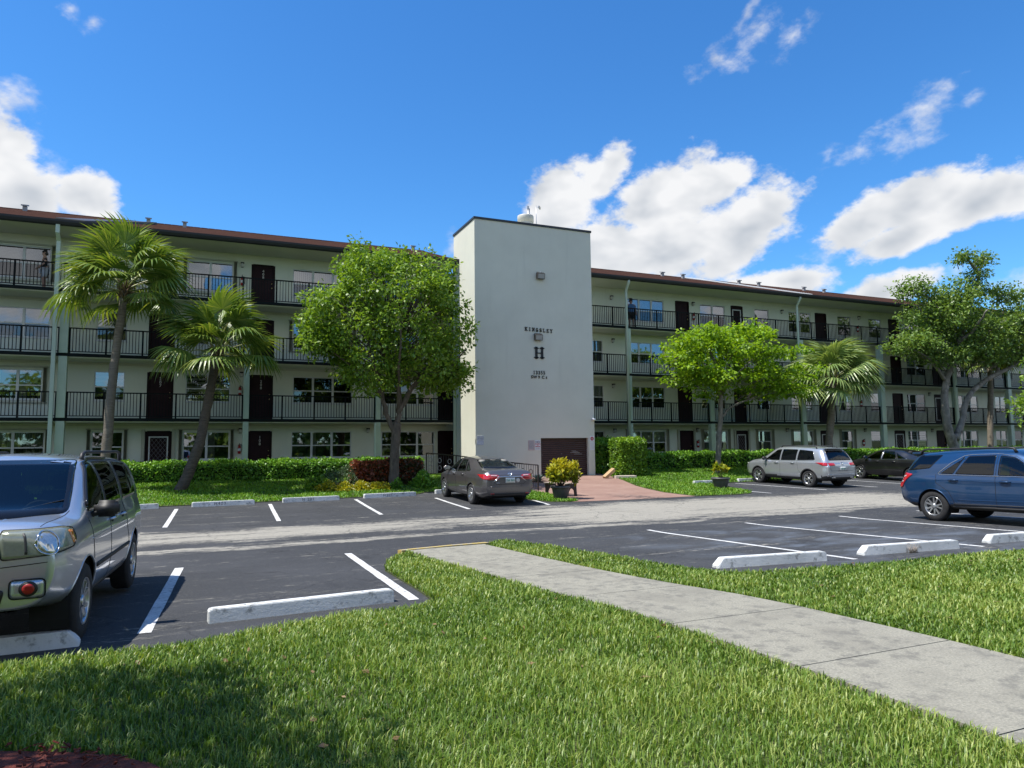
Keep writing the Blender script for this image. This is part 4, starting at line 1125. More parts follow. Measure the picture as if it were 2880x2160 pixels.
e = board('wall_sign', 'white sign with blue print at the tower corner above the grey sedan', 11.04, 11.36, 2.13, 2.33, 'sign_white', 'sign_blue')
scribble(e, .26, .035, 1, .1, 'sign_text', .034, 3); scribble(e, .26, -.045, 1, .1, 'sign_text', .034, 4)
e = board('wall_sign', 'small pale sign mounted under the blue print sign at the tower corner', 11.04, 11.36, 1.93, 2.12, 'sign_white', 'sign_blue')
scribble(e, .24, .045, 4, .032, 'sign_blue', .008, 5)
e = board('wall_sign', 'pinkish rules sign full of small print left of the garage door', 13.57, 13.88, 1.66, 2.12, 'sign_pink', 'sign_red')
scribble(e, .25, .17, 9, .042, 'sign_text', .016, 6)
e = board('wall_sign', 'white NO DUMPING OR PARKING sign beside the garage door', 13.91, 14.19, 1.66, 2.12, 'sign_white')
sign_text(e, 'NO', .14, .145, 'sign_text', .004); sign_text(e, 'DUMPING', .062, .055, 'sign_red', .003); sign_text(e, 'OR', .045, .0, 'sign_red', .002); sign_text(e, 'PARKING', .062, -.055, 'sign_red', .003)
scribble(e, .22, -.12, 3, .035, 'sign_text', .012, 8)
e = board('wall_sign', 'white fire lane sign with red round emblem right of the garage door', 16.83, 17.07, 2.04, 2.31, 'sign_white')
q = MB(); q.lathe([(0, 0), (.095, 0), (.095, .002), (0, .002)], 8, Matrix.Translation((0, -.0065, .005)) @ Matrix.Rotation(R(90), 4, 'X') @ Matrix.Rotation(R(22.5), 4, 'Z'), smooth=False); q.build('emblem', 'sign_red', e)
q = MB(); q.box(-.05, .05, -.0105, -.009, -.005, .015); q.box(-.011, .011, -.0105, -.009, -.045, -.006); q.box(-.011, .011, -.0105, -.009, .016, .055); q.build('emblem_cross', 'sign_pink', e)
e = board('wall_sign', 'narrow white notice with faint print below the red round emblem', 16.83, 17.07, 1.62, 2.02, 'sign_white')
scribble(e, .18, .13, 7, .045, 'number_grey', .014, 10)

# ------------------------------------------------------------------ foliage helpers
def unit(a):
    return a/np.maximum(np.linalg.norm(a, axis=-1, keepdims=True), 1e-9)
def leaves_mesh(name, P, D, N, L, W, T, mat, fold=0.18, droop=0.0):
    """one folded rhombus per leaf: P base, D axis, N normal, L length, W half width, T tint"""
    n = len(P)
    D = unit(D); S = unit(np.cross(D, N)); N2 = unit(np.cross(S, D))
    L = L[:, None]; W = W[:, None]
    v = np.empty((n, 4, 3))
    v[:, 0] = P
    v[:, 1] = P + D*L*.5 + S*W + N2*W*fold
    v[:, 2] = P + D*L - N2*L*droop
    v[:, 3] = P + D*L*.5 - S*W + N2*W*fold
    me = bpy.data.meshes.new(name)
    me.vertices.add(n*4); me.vertices.foreach_set('co', v.reshape(-1))
    me.loops.add(n*4); me.loops.foreach_set('vertex_index', np.arange(n*4, dtype=np.int32))
    me.polygons.add(n); me.polygons.foreach_set('loop_start', np.arange(0, n*4, 4, dtype=np.int32))
    at = me.attributes.new('tint', 'FLOAT', 'FACE'); at.data.foreach_set('value', np.clip(T, 0, 1).astype(np.float32))
    me.materials.append(MATS[mat])
    me.update(calc_edges=True)
    return me
def rand_unit(rng, n):
    return unit(rng.normal(size=(n, 3)))
def spray(rng, centres, radii, per, length, width, mat, name, up=0.5, flat=0.6, outward=None, tintf=None, droop=.1):
    """clusters of leaves round twig ends"""
    C = np.repeat(centres, per, axis=0); Rr = np.repeat(radii, per)
    n = len(C)
    off = rand_unit(rng, n)*(rng.random(n)**.45)[:, None]
    off[:, 2] *= flat
    P = C + off*Rr[:, None]
    D = unit(off + rng.normal(size=(n, 3))*.55 + np.array([0, 0, -.15]))
    N = unit(rng.normal(size=(n, 3))*.6 + np.array([0, 0, up+.5]) + off*.5)
    L = length*rng.uniform(.65, 1.3, n); W = L*width*rng.uniform(.85, 1.15, n)
    T = rng.beta(2.2, 2.2, n)
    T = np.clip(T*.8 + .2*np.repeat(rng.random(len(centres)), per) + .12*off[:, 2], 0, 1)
    if tintf is not None: T = tintf(P, T)
    return leaves_mesh(name, P, D, N, L, W, T, mat, droop=droop)
def limb(mb, pts, r0, r1, n=8, wob=.03, rs_=None, sub=4):
    """smooth tapered limb through points"""
    pts = [Vector(p) for p in pts]; path = []; m_ = len(pts)
    for i in range(m_-1):
        p0, p1, p2, p3 = pts[max(i-1, 0)], pts[i], pts[i+1], pts[min(i+2, m_-1)]
        for k in range(sub):
            t = k/sub
            path.append(.5*((2*p1) + (p2-p0)*t + (2*p0-5*p1+4*p2-p3)*t*t + (3*p1-p0-3*p2+p3)*t**3))
    path.append(pts[-1])
    if rs_:
        for i in range(1, len(path)-1):
            path[i] = path[i] + Vector((rs_.uniform(-wob, wob), rs_.uniform(-wob, wob), rs_.uniform(-wob, wob)*.3))
    k = len(path)
    rad = [(r0+(r1-r0)*i/(k-1))*(1+(rs_.uniform(-.07, .07) if rs_ else 0)) for i in range(k)]
    mb.tube(path, rad, n)
    return path
def loc_shift(me, o): me.transform(Matrix.Translation(tuple(-c for c in o)))

# ------------------------------------------------------------------ trees
def tree_round():
    base = (6.78, 27.8, zg(0, 27.8))
    rs_ = random.Random(21); rng = np.random.default_rng(21)
    e = empty('shade_tree', base)
    tag(e, 'dense round green shade tree with forked trunk left of the tower', 'tree')
    tr = MB()
    limb(tr, [(6.76, 27.81, 0.22), (6.79, 27.81, 1.23), (6.83, 27.79, 2.27), (6.91, 27.76, 2.84)], .21, .16, 12, .02, rs_)
    tips = []
    mains = [[(6.83, 27.79, 2.42), (6.41, 27.71, 3.22), (6.17, 27.52, 4.27), (5.69, 27.33, 5.60), (5.22, 27.14, 6.92)],
             [(6.91, 27.76, 2.75), (6.98, 27.81, 3.70), (6.93, 28.00, 4.84), (6.74, 28.09, 6.36), (6.45, 27.90, 8.44)],
             [(6.93, 27.81, 3.22), (7.50, 27.71, 4.27), (8.16, 27.52, 5.22), (8.73, 27.62, 6.36), (9.02, 27.52, 7.68)],
             [(6.93, 27.85, 3.32), (6.74, 26.95, 4.46), (6.55, 26.00, 5.41), (6.45, 25.53, 6.73)],
             [(6.26, 27.62, 3.89), (5.31, 27.43, 4.74), (4.18, 27.33, 5.60)], [(7.78, 27.62, 4.65), (8.73, 26.95, 5.03), (9.49, 26.76, 5.79)], [(6.93, 28.00, 4.27), (7.21, 28.85, 5.41), (7.40, 29.42, 6.92)]]
    for i, mn in enumerate(mains):
        limb(tr, mn, .12 if i < 3 else .08, .025, 8, .04, rs_)
    c0 = np.array([6.7, 27.7, 6.95]); rad = np.array([2.95, 2.3, 2.95])
    # uneven outline: lobes on the crown
    n = 520
    d = rand_unit(rng, n)
    lob = 1 + .17*np.sin(3.1*d[:, 0]*2+1.0)*np.cos(4*d[:, 2]) + .10*np.sin(7*d[:, 0]+5*d[:, 2]+2)
    rr_ = rng.uniform(.62, 1.0, n)**.6*lob
    C = c0 + d*rad*rr_[:, None]
    C[:, 2] = np.where(C[:, 2] < 4.1, 4.1+rng.random(n)*.9, C[:, 2])
    # narrow the crown towards the top left, hang lower at the right
    k = (C[:, 0] < 4.6) & (C[:, 2] > 8.3); C = C[~k]
    low = np.array([[9.0+rng.uniform(-.6, .7), 27.4+rng.uniform(-.9, .9), 4.55+rng.uniform(-.3, .8)] for _ in range(36)])
    left = np.array([[3.5+rng.uniform(-.4, .9), 27.4+rng.uniform(-.9, .9), 6.1+rng.uniform(-.5, .7)] for _ in range(30)])
    C = np.vstack([C, low, left])
    for c_ in C[::3]:
        st_ = Vector((6.55+.35*(c_[0]-6.55), 27.7+.35*(c_[1]-27.7), 4.5+.55*(c_[2]-4.5)))
        mid = st_.lerp(Vector(c_), .55) + Vector((0, 0, .18))
        tr.tube([st_, mid, Vector(c_)], [.03, .018, .006], 4)
    me = tr.mesh('trunk', 'bark_round'); loc_shift(me, base); link('trunk', me, e)
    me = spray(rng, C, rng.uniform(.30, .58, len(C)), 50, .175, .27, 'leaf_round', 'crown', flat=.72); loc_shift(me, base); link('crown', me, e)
tree_round()

def tree_flat():
    base = (23.76, 29.0, zg(0, 29.0))
    rs_ = random.Random(5); rng = np.random.default_rng(5)
    e = empty('spreading_tree', base)
    tag(e, 'young spreading tree with layered lime green leaves and slim grey trunk', 'tree')
    tr = MB()
    limb(tr, [(23.76, 29, .3), (23.85, 29, 1.4), (23.98, 29, 2.6), (24.05, 28.95, 3.6), (24.1, 28.9, 4.6)], .16, .10, 10, .02, rs_)
    mains = [[(24.02, 29, 3.1), (24.7, 28.9, 3.75), (25.8, 28.7, 4.2), (27.3, 28.5, 4.7)], [(24.08, 28.9, 4.4), (23.2, 28.9, 5.4), (21.8, 28.8, 6.1), (20.6, 28.8, 6.2)],
             [(24.1, 28.9, 4.5), (24.6, 29, 5.7), (25.2, 29, 6.9), (26.6, 29, 7.9)], [(24.1, 28.9, 4.3), (24.2, 27.9, 5.3), (24.4, 26.9, 5.9)], [(24.1, 28.9, 4.3), (24.4, 30.0, 5.6), (24.8, 31.2, 6.4)], [(25.6, 28.7, 4.2), (27.0, 28.9, 5.4), (28.6, 28.9, 5.6)],
             [(24.2, 28.9, 5.0), (23.6, 28.9, 6.4), (23.3, 28.9, 7.2)]]
    for mn in mains: limb(tr, mn, .075, .018, 7, .04, rs_)
    lay = []
    for (x0, x1, z, yw, n) in ((20.6, 22.6, 6.15, .8, 26), (21.4, 24.6, 6.9, 1.6, 60), (22.6, 26.6, 7.55, 1.7, 70), (25.6, 27.0, 7.8, .7, 20), (21.2, 23.6, 5.6, 1.5, 40), (23.4, 28.3, 6.6, 2.2, 110), (22.3, 26.5, 5.3, 2.2, 70), (25.4, 29.5, 5.6, 2.0, 90), (22.3, 24.0, 4.7, 1.2, 18), (26.4, 29.7, 4.7, 1.6, 60), (25.4, 27.4, 4.5, 1.4, 20)):
        for _ in range(n):
            x = rng.uniform(x0, x1); lay.append((x, 28.9+rng.uniform(-yw, yw), z+rng.normal()*.18+.10*math.sin(x*3)))
    C = np.array(lay)
    for c_ in C[::4]:
        st_ = Vector((24.3+.5*(c_[0]-24.3), 28.9+.5*(c_[1]-28.9), c_[2]-.35)); tr.tube([st_, st_.lerp(Vector(c_), .6)+Vector((0, 0, .08)), Vector(c_)], [.02, .012, .005], 4)
    me = tr.mesh('trunk', 'bark_flat'); loc_shift(me, base); link('trunk', me, e)
    me = spray(rng, C, rng.uniform(.32, .55, len(C)), 24, .20, .32, 'leaf_flat', 'crown', up=1.0, flat=.38, droop=.2); loc_shift(me, base); link('crown', me, e)
tree_flat()

def tree_oak():
    base = (41.9, 29.0, zg(0, 29.0))
    rs_ = random.Random(8); rng = np.random.default_rng(8)
    e = empty('spreading_tree', base)
    tag(e, 'tall mottled grey tree with forked leaning trunk behind the blue SUV', 'tree')
    tr = MB()
    limb(tr, [(42.0, 29, .3), (41.7, 29, 1.6), (41.3, 29, 2.6), (41.1, 29, 4.0), (41.3, 29, 5.4), (41.9, 28.8, 6.8), (42.4, 28.6, 8.2)], .31, .14, 12, .03, rs_)
    limb(tr, [(41.75, 28.9, 2.0), (42.4, 28.9, 3.0), (43.0, 28.9, 4.4), (44.0, 28.9, 5.2), (45.4, 28.8, 5.95), (47.2, 28.7, 6.6), (49.2, 28.6, 7.5)], .21, .09, 10, .03, rs_)
    mains = [[(41.3, 29, 5.6), (39.6, 28.7, 6.8), (37.6, 28.5, 7.4)], [(42.0, 28.8, 7.0), (40.6, 28.9, 8.6), (39.2, 28.9, 10.0)], [(42.4, 28.6, 8.2), (43.4, 28.5, 10.2), (44.6, 28.6, 12.4), (45.2, 28.6, 13.7)],
             [(41.6, 28.9, 6.3), (43.2, 28.6, 7.4), (45.2, 28.2, 8.4)], [(46.0, 28.8, 6.2), (47.0, 28.8, 8.0), (48.0, 28.8, 9.4)], [(44.6, 28.6, 12.4), (43.6, 28.6, 13.3), (42.8, 28.6, 13.7)], [(42.3, 28.7, 7.8), (42.2, 27.4, 8.8), (42.0, 26.6, 9.6)]]
    for mn in mains: limb(tr, mn, .12, .03, 7, .05, rs_)
    C = []
    blobs = [((38.6, 28.7, 7.7), (2.2, 1.7, .7), 85), ((40.4, 28.8, 9.4), (2.5, 2.0, 1.5), 150), ((43.6, 28.6, 8.7), (3.2, 2.3, 1.6), 210), ((47.2, 28.6, 9.0), (3.3, 2.3, 1.9), 200), ((49.8, 28.5, 9.3), (2.4, 2.0, 1.8), 120),
             ((42.2, 28.7, 10.8), (2.7, 1.8, 1.1), 110), ((44.3, 28.6, 12.2), (.9, .7, 1.3), 34), ((43.0, 28.6, 13.4), (1.0, .5, .35), 16), ((45.2, 28.6, 13.5), (.8, .5, .5), 16), ((46.6, 28.6, 11.4), (2.2, 1.2, .5), 36), ((38.9, 28.8, 11.0), (1.4, 1.0, .8), 40), ((40.5, 28.6, 7.0), (1.8, 1.5, .6), 60), ((43.5, 28.3, 7.1), (2.2, 1.6, .55), 80), ((47.0, 28.3, 7.6), (2.4, 1.6, .7), 90), ((48.6, 28.6, 11.2), (1.2, .8, .35), 16)]
    for c_, r_, n in blobs:
        d = rand_unit(rng, n)*(rng.random(n)**.5)[:, None]
        C.append(np.array(c_)+d*np.array(r_))
    C = np.vstack(C)
    for c_ in C[::3]:
        st_ = Vector((43.2+.62*(c_[0]-43.2), 28.8+.4*(c_[1]-28.8), c_[2]-.6)); tr.tube([st_, st_.lerp(Vector(c_), .5)+Vector((0, 0, .12)), Vector(c_)], [.028, .016, .006], 4)
    me = tr.mesh('trunk', 'bark_oak'); loc_shift(me, base); link('trunk', me, e)
    me = spray(rng, C, rng.uniform(.35, .75, len(C)), 26, .19, .30, 'leaf_oak', 'crown', flat=.6); loc_shift(me, base); link('crown', me, e)
tree_oak()

def tree_simple(loc, label, h, rad, n, seed, trunk=.16, per=36, leaf=.17, name='shade_tree', r3=None, extra=None):
    rs_ = random.Random(seed); rng = np.random.default_rng(seed)
    x, y = loc; base = (x, y, zg(x, y))
    e = empty(name, base); tag(e, label, 'tree')
    tr = MB(); limb(tr, [(x, y, base[2]-.05), (x+.05, y, base[2]+h*.3), (x-.05, y+.05, base[2]+h*.62), (x, y, base[2]+h*.8)], trunk, trunk*.45, 10, .02, rs_)
    r3 = np.array(r3 or (rad, rad, rad*.85))
    d = rand_unit(rng, n); C = np.array([x, y, base[2]+h])+d*r3*(rng.uniform(.35, 1, n)**.6*(1+.15*np.sin(4*d[:, 0]+3*d[:, 2])))[:, None]
    if extra is not None: C = np.vstack([C, np.array(extra)])
    for c_ in C[::2]:
        st_ = Vector((x+.25*(c_[0]-x), y+.25*(c_[1]-y), base[2]+h*.62)); tr.tube([st_, st_.lerp(Vector(c_), .6)+Vector((0, 0, .1)), Vector(c_)], [.03, .016, .005], 4)
    me = tr.mesh('trunk', 'bark_round'); loc_shift(me, base); link('trunk', me, e)
    me = spray(rng, C, rng.uniform(.3, .5, len(C)), per, leaf, .28, 'leaf_round', 'crown', flat=.7); loc_shift(me, base); link('crown', me, e)
# the tree whose mulch ring and shade reach into the lower left corner
tree_simple((-3.3, 5.2), 'tree in the red mulch ring whose shade falls on the near lawn', 5.1, 1.25, 85, 31, .13, 30, .16, r3=(1.2, 1.5, 1.05), extra=[(-2.3+.5*math.sin(k*1.7), 4.35+.45*math.cos(k*2.3), 5.45+.3*math.sin(k*3.1)) for k in range(16)])
# a bright-leaved tree just outside the right edge, a few sprays of it in view
tree_simple((37.6, 20.6), 'bright leaved tree at the right edge with only a few sprays in view', 4.2, 2.0, 90, 33, .12, 30, .2, r3=(2.55, 2.0, 1.9))
# trees across the road behind the viewer, seen in the window reflections
def far_row():
    rng = np.random.default_rng(77); C = []; tr = MB()
    for k in range(15):
        x, y, h, r_ = -40+k*8.0+rng.uniform(-1.5, 1.5), -24+rng.uniform(-3, 3), 5.2+rng.uniform(-1, 2.2), 4.6+rng.uniform(-.6, 1)
        d = rand_unit(rng, 150); C.append(np.array([x, y, h])+d*np.array([r_, r_*.8, r_*.85])*(rng.uniform(.3, 1, 150)**.6)[:, None])
        C.append(np.stack([rng.uniform(x-4, x+4, 50), np.full(50, y+2)+rng.normal(size=50), rng.uniform(.3, 3, 50)], 1))
        tr.tube([(x, y, 0), (x+.2, y, h*.7)], [.3, .15], 8)
    C = np.vstack(C)
    me = spray(rng, C, rng.uniform(.9, 1.3, len(C)), 14, .75, .38, 'leaf_oak', 'distant_trees', flat=.7)
    o = link('distant_trees', me); tag(o, 'row of trees across the road reflected in the windows', 'trees', kind='stuff')
    o2 = tr.build('trunks', 'bark_round', o); o2['kind'] = 'stuff'
far_row()

# ------------------------------------------------------------------ fan palms
def frond_mesh(seed, mat, plen=1.25, rad=1.1, nseg=34, droop=.55, spread=300):
    """petiole along +x, then a pleated fan whose segments split and hang"""
    rs_ = random.Random(seed)
    V, F, T = [], [], []
    def q(a, b, c, d, t):
        o = len(V); V.extend([a, b, c, d]); F.append((o, o+1, o+2, o+3)); T.append(t)
    # petiole
    pet = MB(); path = []
    for i in range(7):
        t = i/6; path.append((plen*t, 0, .10*math.sin(t*2.2)-.10*t*t))
    pet.tube(path, [.022-.012*i/6 for i in range(7)], 5)
    tip = Vector(path[-1])
    a0 = R(spread)/2
    for k in range(nseg):
        a = -a0+2*a0*(k+.5)/nseg
        da = a0/nseg
        L = rad*(.72+.28*math.cos(a*.55))*rs_.uniform(.9, 1.07)
        hang = droop*rs_.uniform(.75, 1.25)
        t0 = rs_.uniform(.15, .95)
        prevl = prevr = None
        m_ = 6
        for s in range(m_+1):
            u = s/m_; r_ = L*u
            z = -hang*L*max(0, u-.35)**1.7*1.6
            rx = r_*(1-.30*max(0, u-.4)*hang)
            w = (da*r_*1.05) if u < .5 else da*L*.5*1.05*(1-(u-.5)/.5)**.8
            d = Vector((math.cos(a), math.sin(a), 0)); n_ = Vector((-math.sin(a), math.cos(a), 0))
            fold = .35*w if u < .55 else .15*w
            c = tip + d*rx + Vector((0, 0, z - .12*abs(math.sin(a))*r_))
            l_ = c + n_*w + Vector((0, 0, fold)); r__ = c - n_*w + Vector((0, 0, fold))
            if prevl is not None:
                q(pc, c, l_, prevl, t0); q(prevr, r__, c, pc, t0)
            prevl, prevr, pc = l_, r__, c
    me = bpy.data.meshes.new('frond')
    nv = len(pet.v)
    me.from_pydata([tuple(v) for v in pet.v]+[tuple(v) for v in V], [], pet.f+[tuple(i+nv for i in f) for f in F])
    me.materials.append(MATS['petiole']); me.materials.append(MATS[mat])
    me.polygons.foreach_set('material_index', [0]*len(pet.f)+[1]*len(F))
    at = me.attributes.new('tint', 'FLOAT', 'FACE'); at.data.foreach_set('value', [0.5]*len(pet.f)+T)
    me.update()
    return me
FROND = [frond_mesh(100+i, 'leaf_palm', 1.25+.12*(i % 3), 1.2, 30, .42+.15*(i % 3), 250) for i in range(4)]
FRONDP = [frond_mesh(200+i, 'leaf_palm_pale', 1.2+.1*(i % 3), 1.3, 30, .5+.15*(i % 3), 250) for i in range(3)]
def palm(label, pts, r0, r1, fronds, n, bark_m, seed, size=1.0, el_rng=(-14, 78)):
    rs_ = random.Random(seed)
    base = pts[0]
    e = empty('fan_palm', base); tag(e, label, 'palm', 'fan palms along the building')
    tr = MB()
    path = limb(tr, pts, r0, r1, 12, .012, rs_, 6)
    me = tr.mesh('trunk', bark_m); loc_shift(me, base); link('trunk', me, e)
    top = Vector(pts[-1])
    bt = MB()
    for k in range(26):                              # old leaf bases under the crown
        a = k*2.4; z = -.62+.62*k/26
        bt.tube([top+Vector((math.cos(a)*.09, math.sin(a)*.09, z)), top+Vector((math.cos(a)*.22, math.sin(a)*.22, z+.22)), top+Vector((math.cos(a)*.30, math.sin(a)*.30, z+.30))], [.05, .035, .015], 5)
    me = bt.mesh('leaf_boots', 'palm_boot'); loc_shift(me, base); link('leaf_boots', me, e)
    for k in range(n):
        f = fronds[k % len(fronds)]
        u = k/(n-1)
        elv = el_rng[1]-(el_rng[1]-el_rng[0])*u**.85 + rs_.uniform(-7, 7)
        a = k*2.39996 + rs_.uniform(-.25, .25)
        o = link('frond', f, e)
        o.location = top - Vector(base) + Vector((0, 0, .05-.25*u))
        o.rotation_euler = Euler((rs_.uniform(-.35, .35), -R(elv), a), 'XYZ')
        s = size*rs_.uniform(.86, 1.12); o.scale = (s, s, s)
palm('tall fan palm with slender grey trunk rising behind the silver SUV', [(-3.50, 29.3, zg(0, 29.3)-.05), (-3.42, 29.3, 2.2), (-3.33, 29.3, 4.2), (-3.24, 29.3, 5.6), (-3.10, 29.3, 7.0), (-3.02, 29.3, 7.9)], .17, .13, FROND, 36, 'bark_palm', 1, 1.04)
palm('shorter leaning fan palm with dark trunk rooted in the lawn before the hedge', [(-1.0, 28.7, zg(0, 28.7)-.05), (-.72, 28.68, .9), (-.36, 28.6, 2.05), (-.10, 28.6, 3.6), (.10, 28.6, 4.9), (.2, 28.6, 5.55)], .21, .14, FROND, 34, 'bark_palm_dark', 2, 1.0)
palm('pale fan palm in front of the right wing above the silver hatchback SUV', [(31.7, 29.5, zg(0, 29.5)-.05), (31.95, 29.5, 1.6), (32.25, 29.5, 3.2), (32.45, 29.5, 4.4), (32.55, 29.5, 5.5)], .22, .16, FRONDP, 42, 'bark_palm', 3, 1.08)
palm('slim fan palm half hidden behind the mottled forked tree', [(48.2, 31, zg(0, 31)-.05), (48.3, 31, 2.5), (48.6, 31, 5.0), (48.8, 31, 7.4)], .2, .16, FROND, 30, 'bark_palm', 4, 1.0)

# ------------------------------------------------------------------ hedges and shrubs
def hedge(name, label, x0, x1, y0, y1, z1, mat, n, leaf, seed, cat='hedge', jit=.07, zb=None, tintf=None, core='hedge_core', wd=.34, xs_of=None):
    rng = np.random.default_rng(seed)
    cx, cy = (x0+x1)/2, (y0+y1)/2; z0 = zg(cx, cy) if zb is None else zb
    e = empty(name, (cx, cy, z0)); tag(e, label, cat)
    c = MB(); ins = .10
    bm = bmesh.new(); bmesh.ops.create_cube(bm, size=1, matrix=Matrix.Translation((0, 0, (z1-z0)/2-.03)) @ Matrix.Diagonal((x1-x0-2*ins, y1-y0-2*ins, z1-z0-.1, 1)))
    bmesh.ops.subdivide_edges(bm, edges=bm.edges, cuts=6, use_grid_fill=True)
    for v in bm.verts: v.co += Vector(rng.normal(size=3))*.03
    c.bm(bm); c.build('branches', core, e)
    w, d, h = x1-x0, y1-y0, z1-z0
    areas = np.array([w*d*1.35, w*h*1.25, d*h, d*h, w*h*.25]); areas /= areas.sum()
    face = rng.choice(5, n, p=areas)
    u, v = rng.random(n), rng.random(n)
    P = np.zeros((n, 3)); N = np.zeros((n, 3))
    for k, (px, py, pz, nn) in enumerate((((u-.5)*w, (v-.5)*d, np.full(n, h), (0, 0, 1)), ((u-.5)*w, np.full(n, -d/2), v*h, (0, -1, .25)), (np.full(n, -w/2), (u-.5)*d, v*h, (-1, 0, .25)), (np.full(n, w/2), (u-.5)*d, v*h, (1, 0, .25)), ((u-.5)*w, np.full(n, d/2), v*h, (0, 1, .25)))):
        s = face == k
        P[s] = np.stack([px, py, pz], 1)[s]; N[s] = nn
    # softly uneven surface
    wav = jit*(np.sin(P[:, 0]*3.1+1)+np.sin(P[:, 0]*7.3+P[:, 1]*4)*.6+np.sin(P[:, 2]*6+P[:, 0]*2)*.5)
    P += N*(wav[:, None]*.5 + rng.normal(size=(n, 1))*.04) + rng.normal(size=(n, 3))*.025
    P[:, 2] = np.maximum(P[:, 2], .03)
    # round the top edges a little
    k = (P[:, 2] > h-.14) & (np.abs(P[:, 1]) > d/2-.12); P[k, 2] -= .06
    D = unit(N*.55 + rng.normal(size=(n, 3))*.7 + np.array([0, 0, .25]))
    NN = unit(N*.8 + rng.normal(size=(n, 3))*.6 + np.array([0, 0, .5]))
    L = leaf*rng.uniform(.6, 1.3, n); T = rng.beta(2.2, 2.2, n)
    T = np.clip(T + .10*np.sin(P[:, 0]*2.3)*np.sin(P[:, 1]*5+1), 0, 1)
    T = np.where(face == 0, np.clip(T+.18, 0, 1), T)  # top leaves tinted brighter, sunlight put into their colour
    if tintf is not None: T = tintf(P, T, rng)
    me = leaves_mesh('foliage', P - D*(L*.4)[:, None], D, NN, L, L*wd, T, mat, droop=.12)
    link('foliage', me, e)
    return e
hedge('hedge', 'long clipped green hedge along the left wing', -12, 8.9, 31.15, 32.1, 1.32, 'leaf_hedge', 30000, .10, 1)
hedge('hedge', 'long clipped green hedge along the right wing', 20.4, 62, 31.15, 32.0, 1.40, 'leaf_hedge', 26000, .13, 2)
hedge('hedge', 'dark tall hedge tucked between the tower and the block shaped topiary', 17.25, 18.7, 30.3, 31.2, 2.13, 'leaf_hedge', 5000, .11, 3)
hedge('topiary', 'tall block shaped clipped bush with sunlit lime green top right of the tower', 17.75, 19.2, 28.55, 29.55, 2.12, 'leaf_topiary', 9500, .095, 4, 'topiary')
def cro(P, T, rng):
    red = (P[:, 2] > .25) & (rng.random(len(P)) < np.clip(.95-.33*(P[:, 0]+1.3), .12, .95))
    return np.where(red, .55+.45*T, T*.35)
hedge('hedge', 'low reddish bronze hedge round the foot of the shade tree', 5.25, 8.0, 28.0, 28.7, 1.28, 'leaf_croton', 6500, .12, 5, 'hedge', tintf=cro)
def bush(name, label, x, y, rx, ry, h, mat, n, leaf, seed, cat='shrub', wd=.34, tintf=None):
    rng = np.random.default_rng(seed); z0 = zg(x, y)
    e = empty(name, (x, y, z0)); tag(e, label, cat)
    st_ = MB()
    for k in range(7):
        a = k*.9; st_.tube([(0, 0, -.02), (rx*.35*math.cos(a), ry*.35*math.sin(a), h*.4), (rx*.7*math.cos(a), ry*.7*math.sin(a), h*.8)], [.014, .009, .004], 5)
    st_.build('stems', 'twig', e)
    d = rand_unit(rng, n); d[:, 2] = np.abs(d[:, 2])*1.1-.12
    r_ = rng.uniform(.45, 1, n)**.5*(1+.16*np.sin(5*d[:, 0]+seed)+.12*np.sin(7*d[:, 1]+4*d[:, 2]))
    P = d*r_[:, None]*np.array([rx, ry, h*.95]); P[:, 2] = np.maximum(P[:, 2], .04)
    D = unit(d + rng.normal(size=(n, 3))*.5 + np.array([0, 0, .3])); N = unit(rng.normal(size=(n, 3))*.6+d*.6+np.array([0, 0, .6]))
    L = leaf*rng.uniform(.6, 1.3, n); T = rng.beta(2.2, 2.2, n)
    if tintf is not None: T = tintf(P, T, rng)
    link('foliage', leaves_mesh('foliage', P-D*(L*.4)[:, None], D, N, L, L*wd, T, mat, droop=.15), e)
    return e
bush('shrub', 'round yellow green shrub at the left end of the planting bed', 3.72, 27.5, .42, .4, .62, 'leaf_topiary', 1700, .075, 11)
yel = [(4.1, 27.15, .5, .40, 'leftmost of the low golden shrubs edging the planting bed'), (4.75, 27.05, .45, .36, 'second low golden shrub from the left edging the planting bed'), (5.4, 27.0, .45, .40, 'middle low golden shrub edging the planting bed'), (6.0, 27.0, .4, .36, 'rightmost of the low golden shrubs edging the planting bed')]
for i, (x, y, r_, h, lb) in enumerate(yel): bush('shrub', lb, x, y, r_, .38, h, 'leaf_yellow', 1300, .075, 20+i)
bush('shrub', 'feathery grey green shrub between the hedge and the golden shrubs', 4.85, 28.2, .75, .6, .92, 'leaf_grey', 2600, .085, 31, wd=.2)
bush('shrub', 'small green shrub under the reddish hedge near the tree trunk', 6.7, 27.1, .32, .3, .42, 'leaf_hedge', 800, .08, 32)
bush('shrub', 'rounded dark green shrub left of the grey sedan', 7.8, 27.3, .55, .5, .66, 'leaf_hedge', 2200, .085, 33)
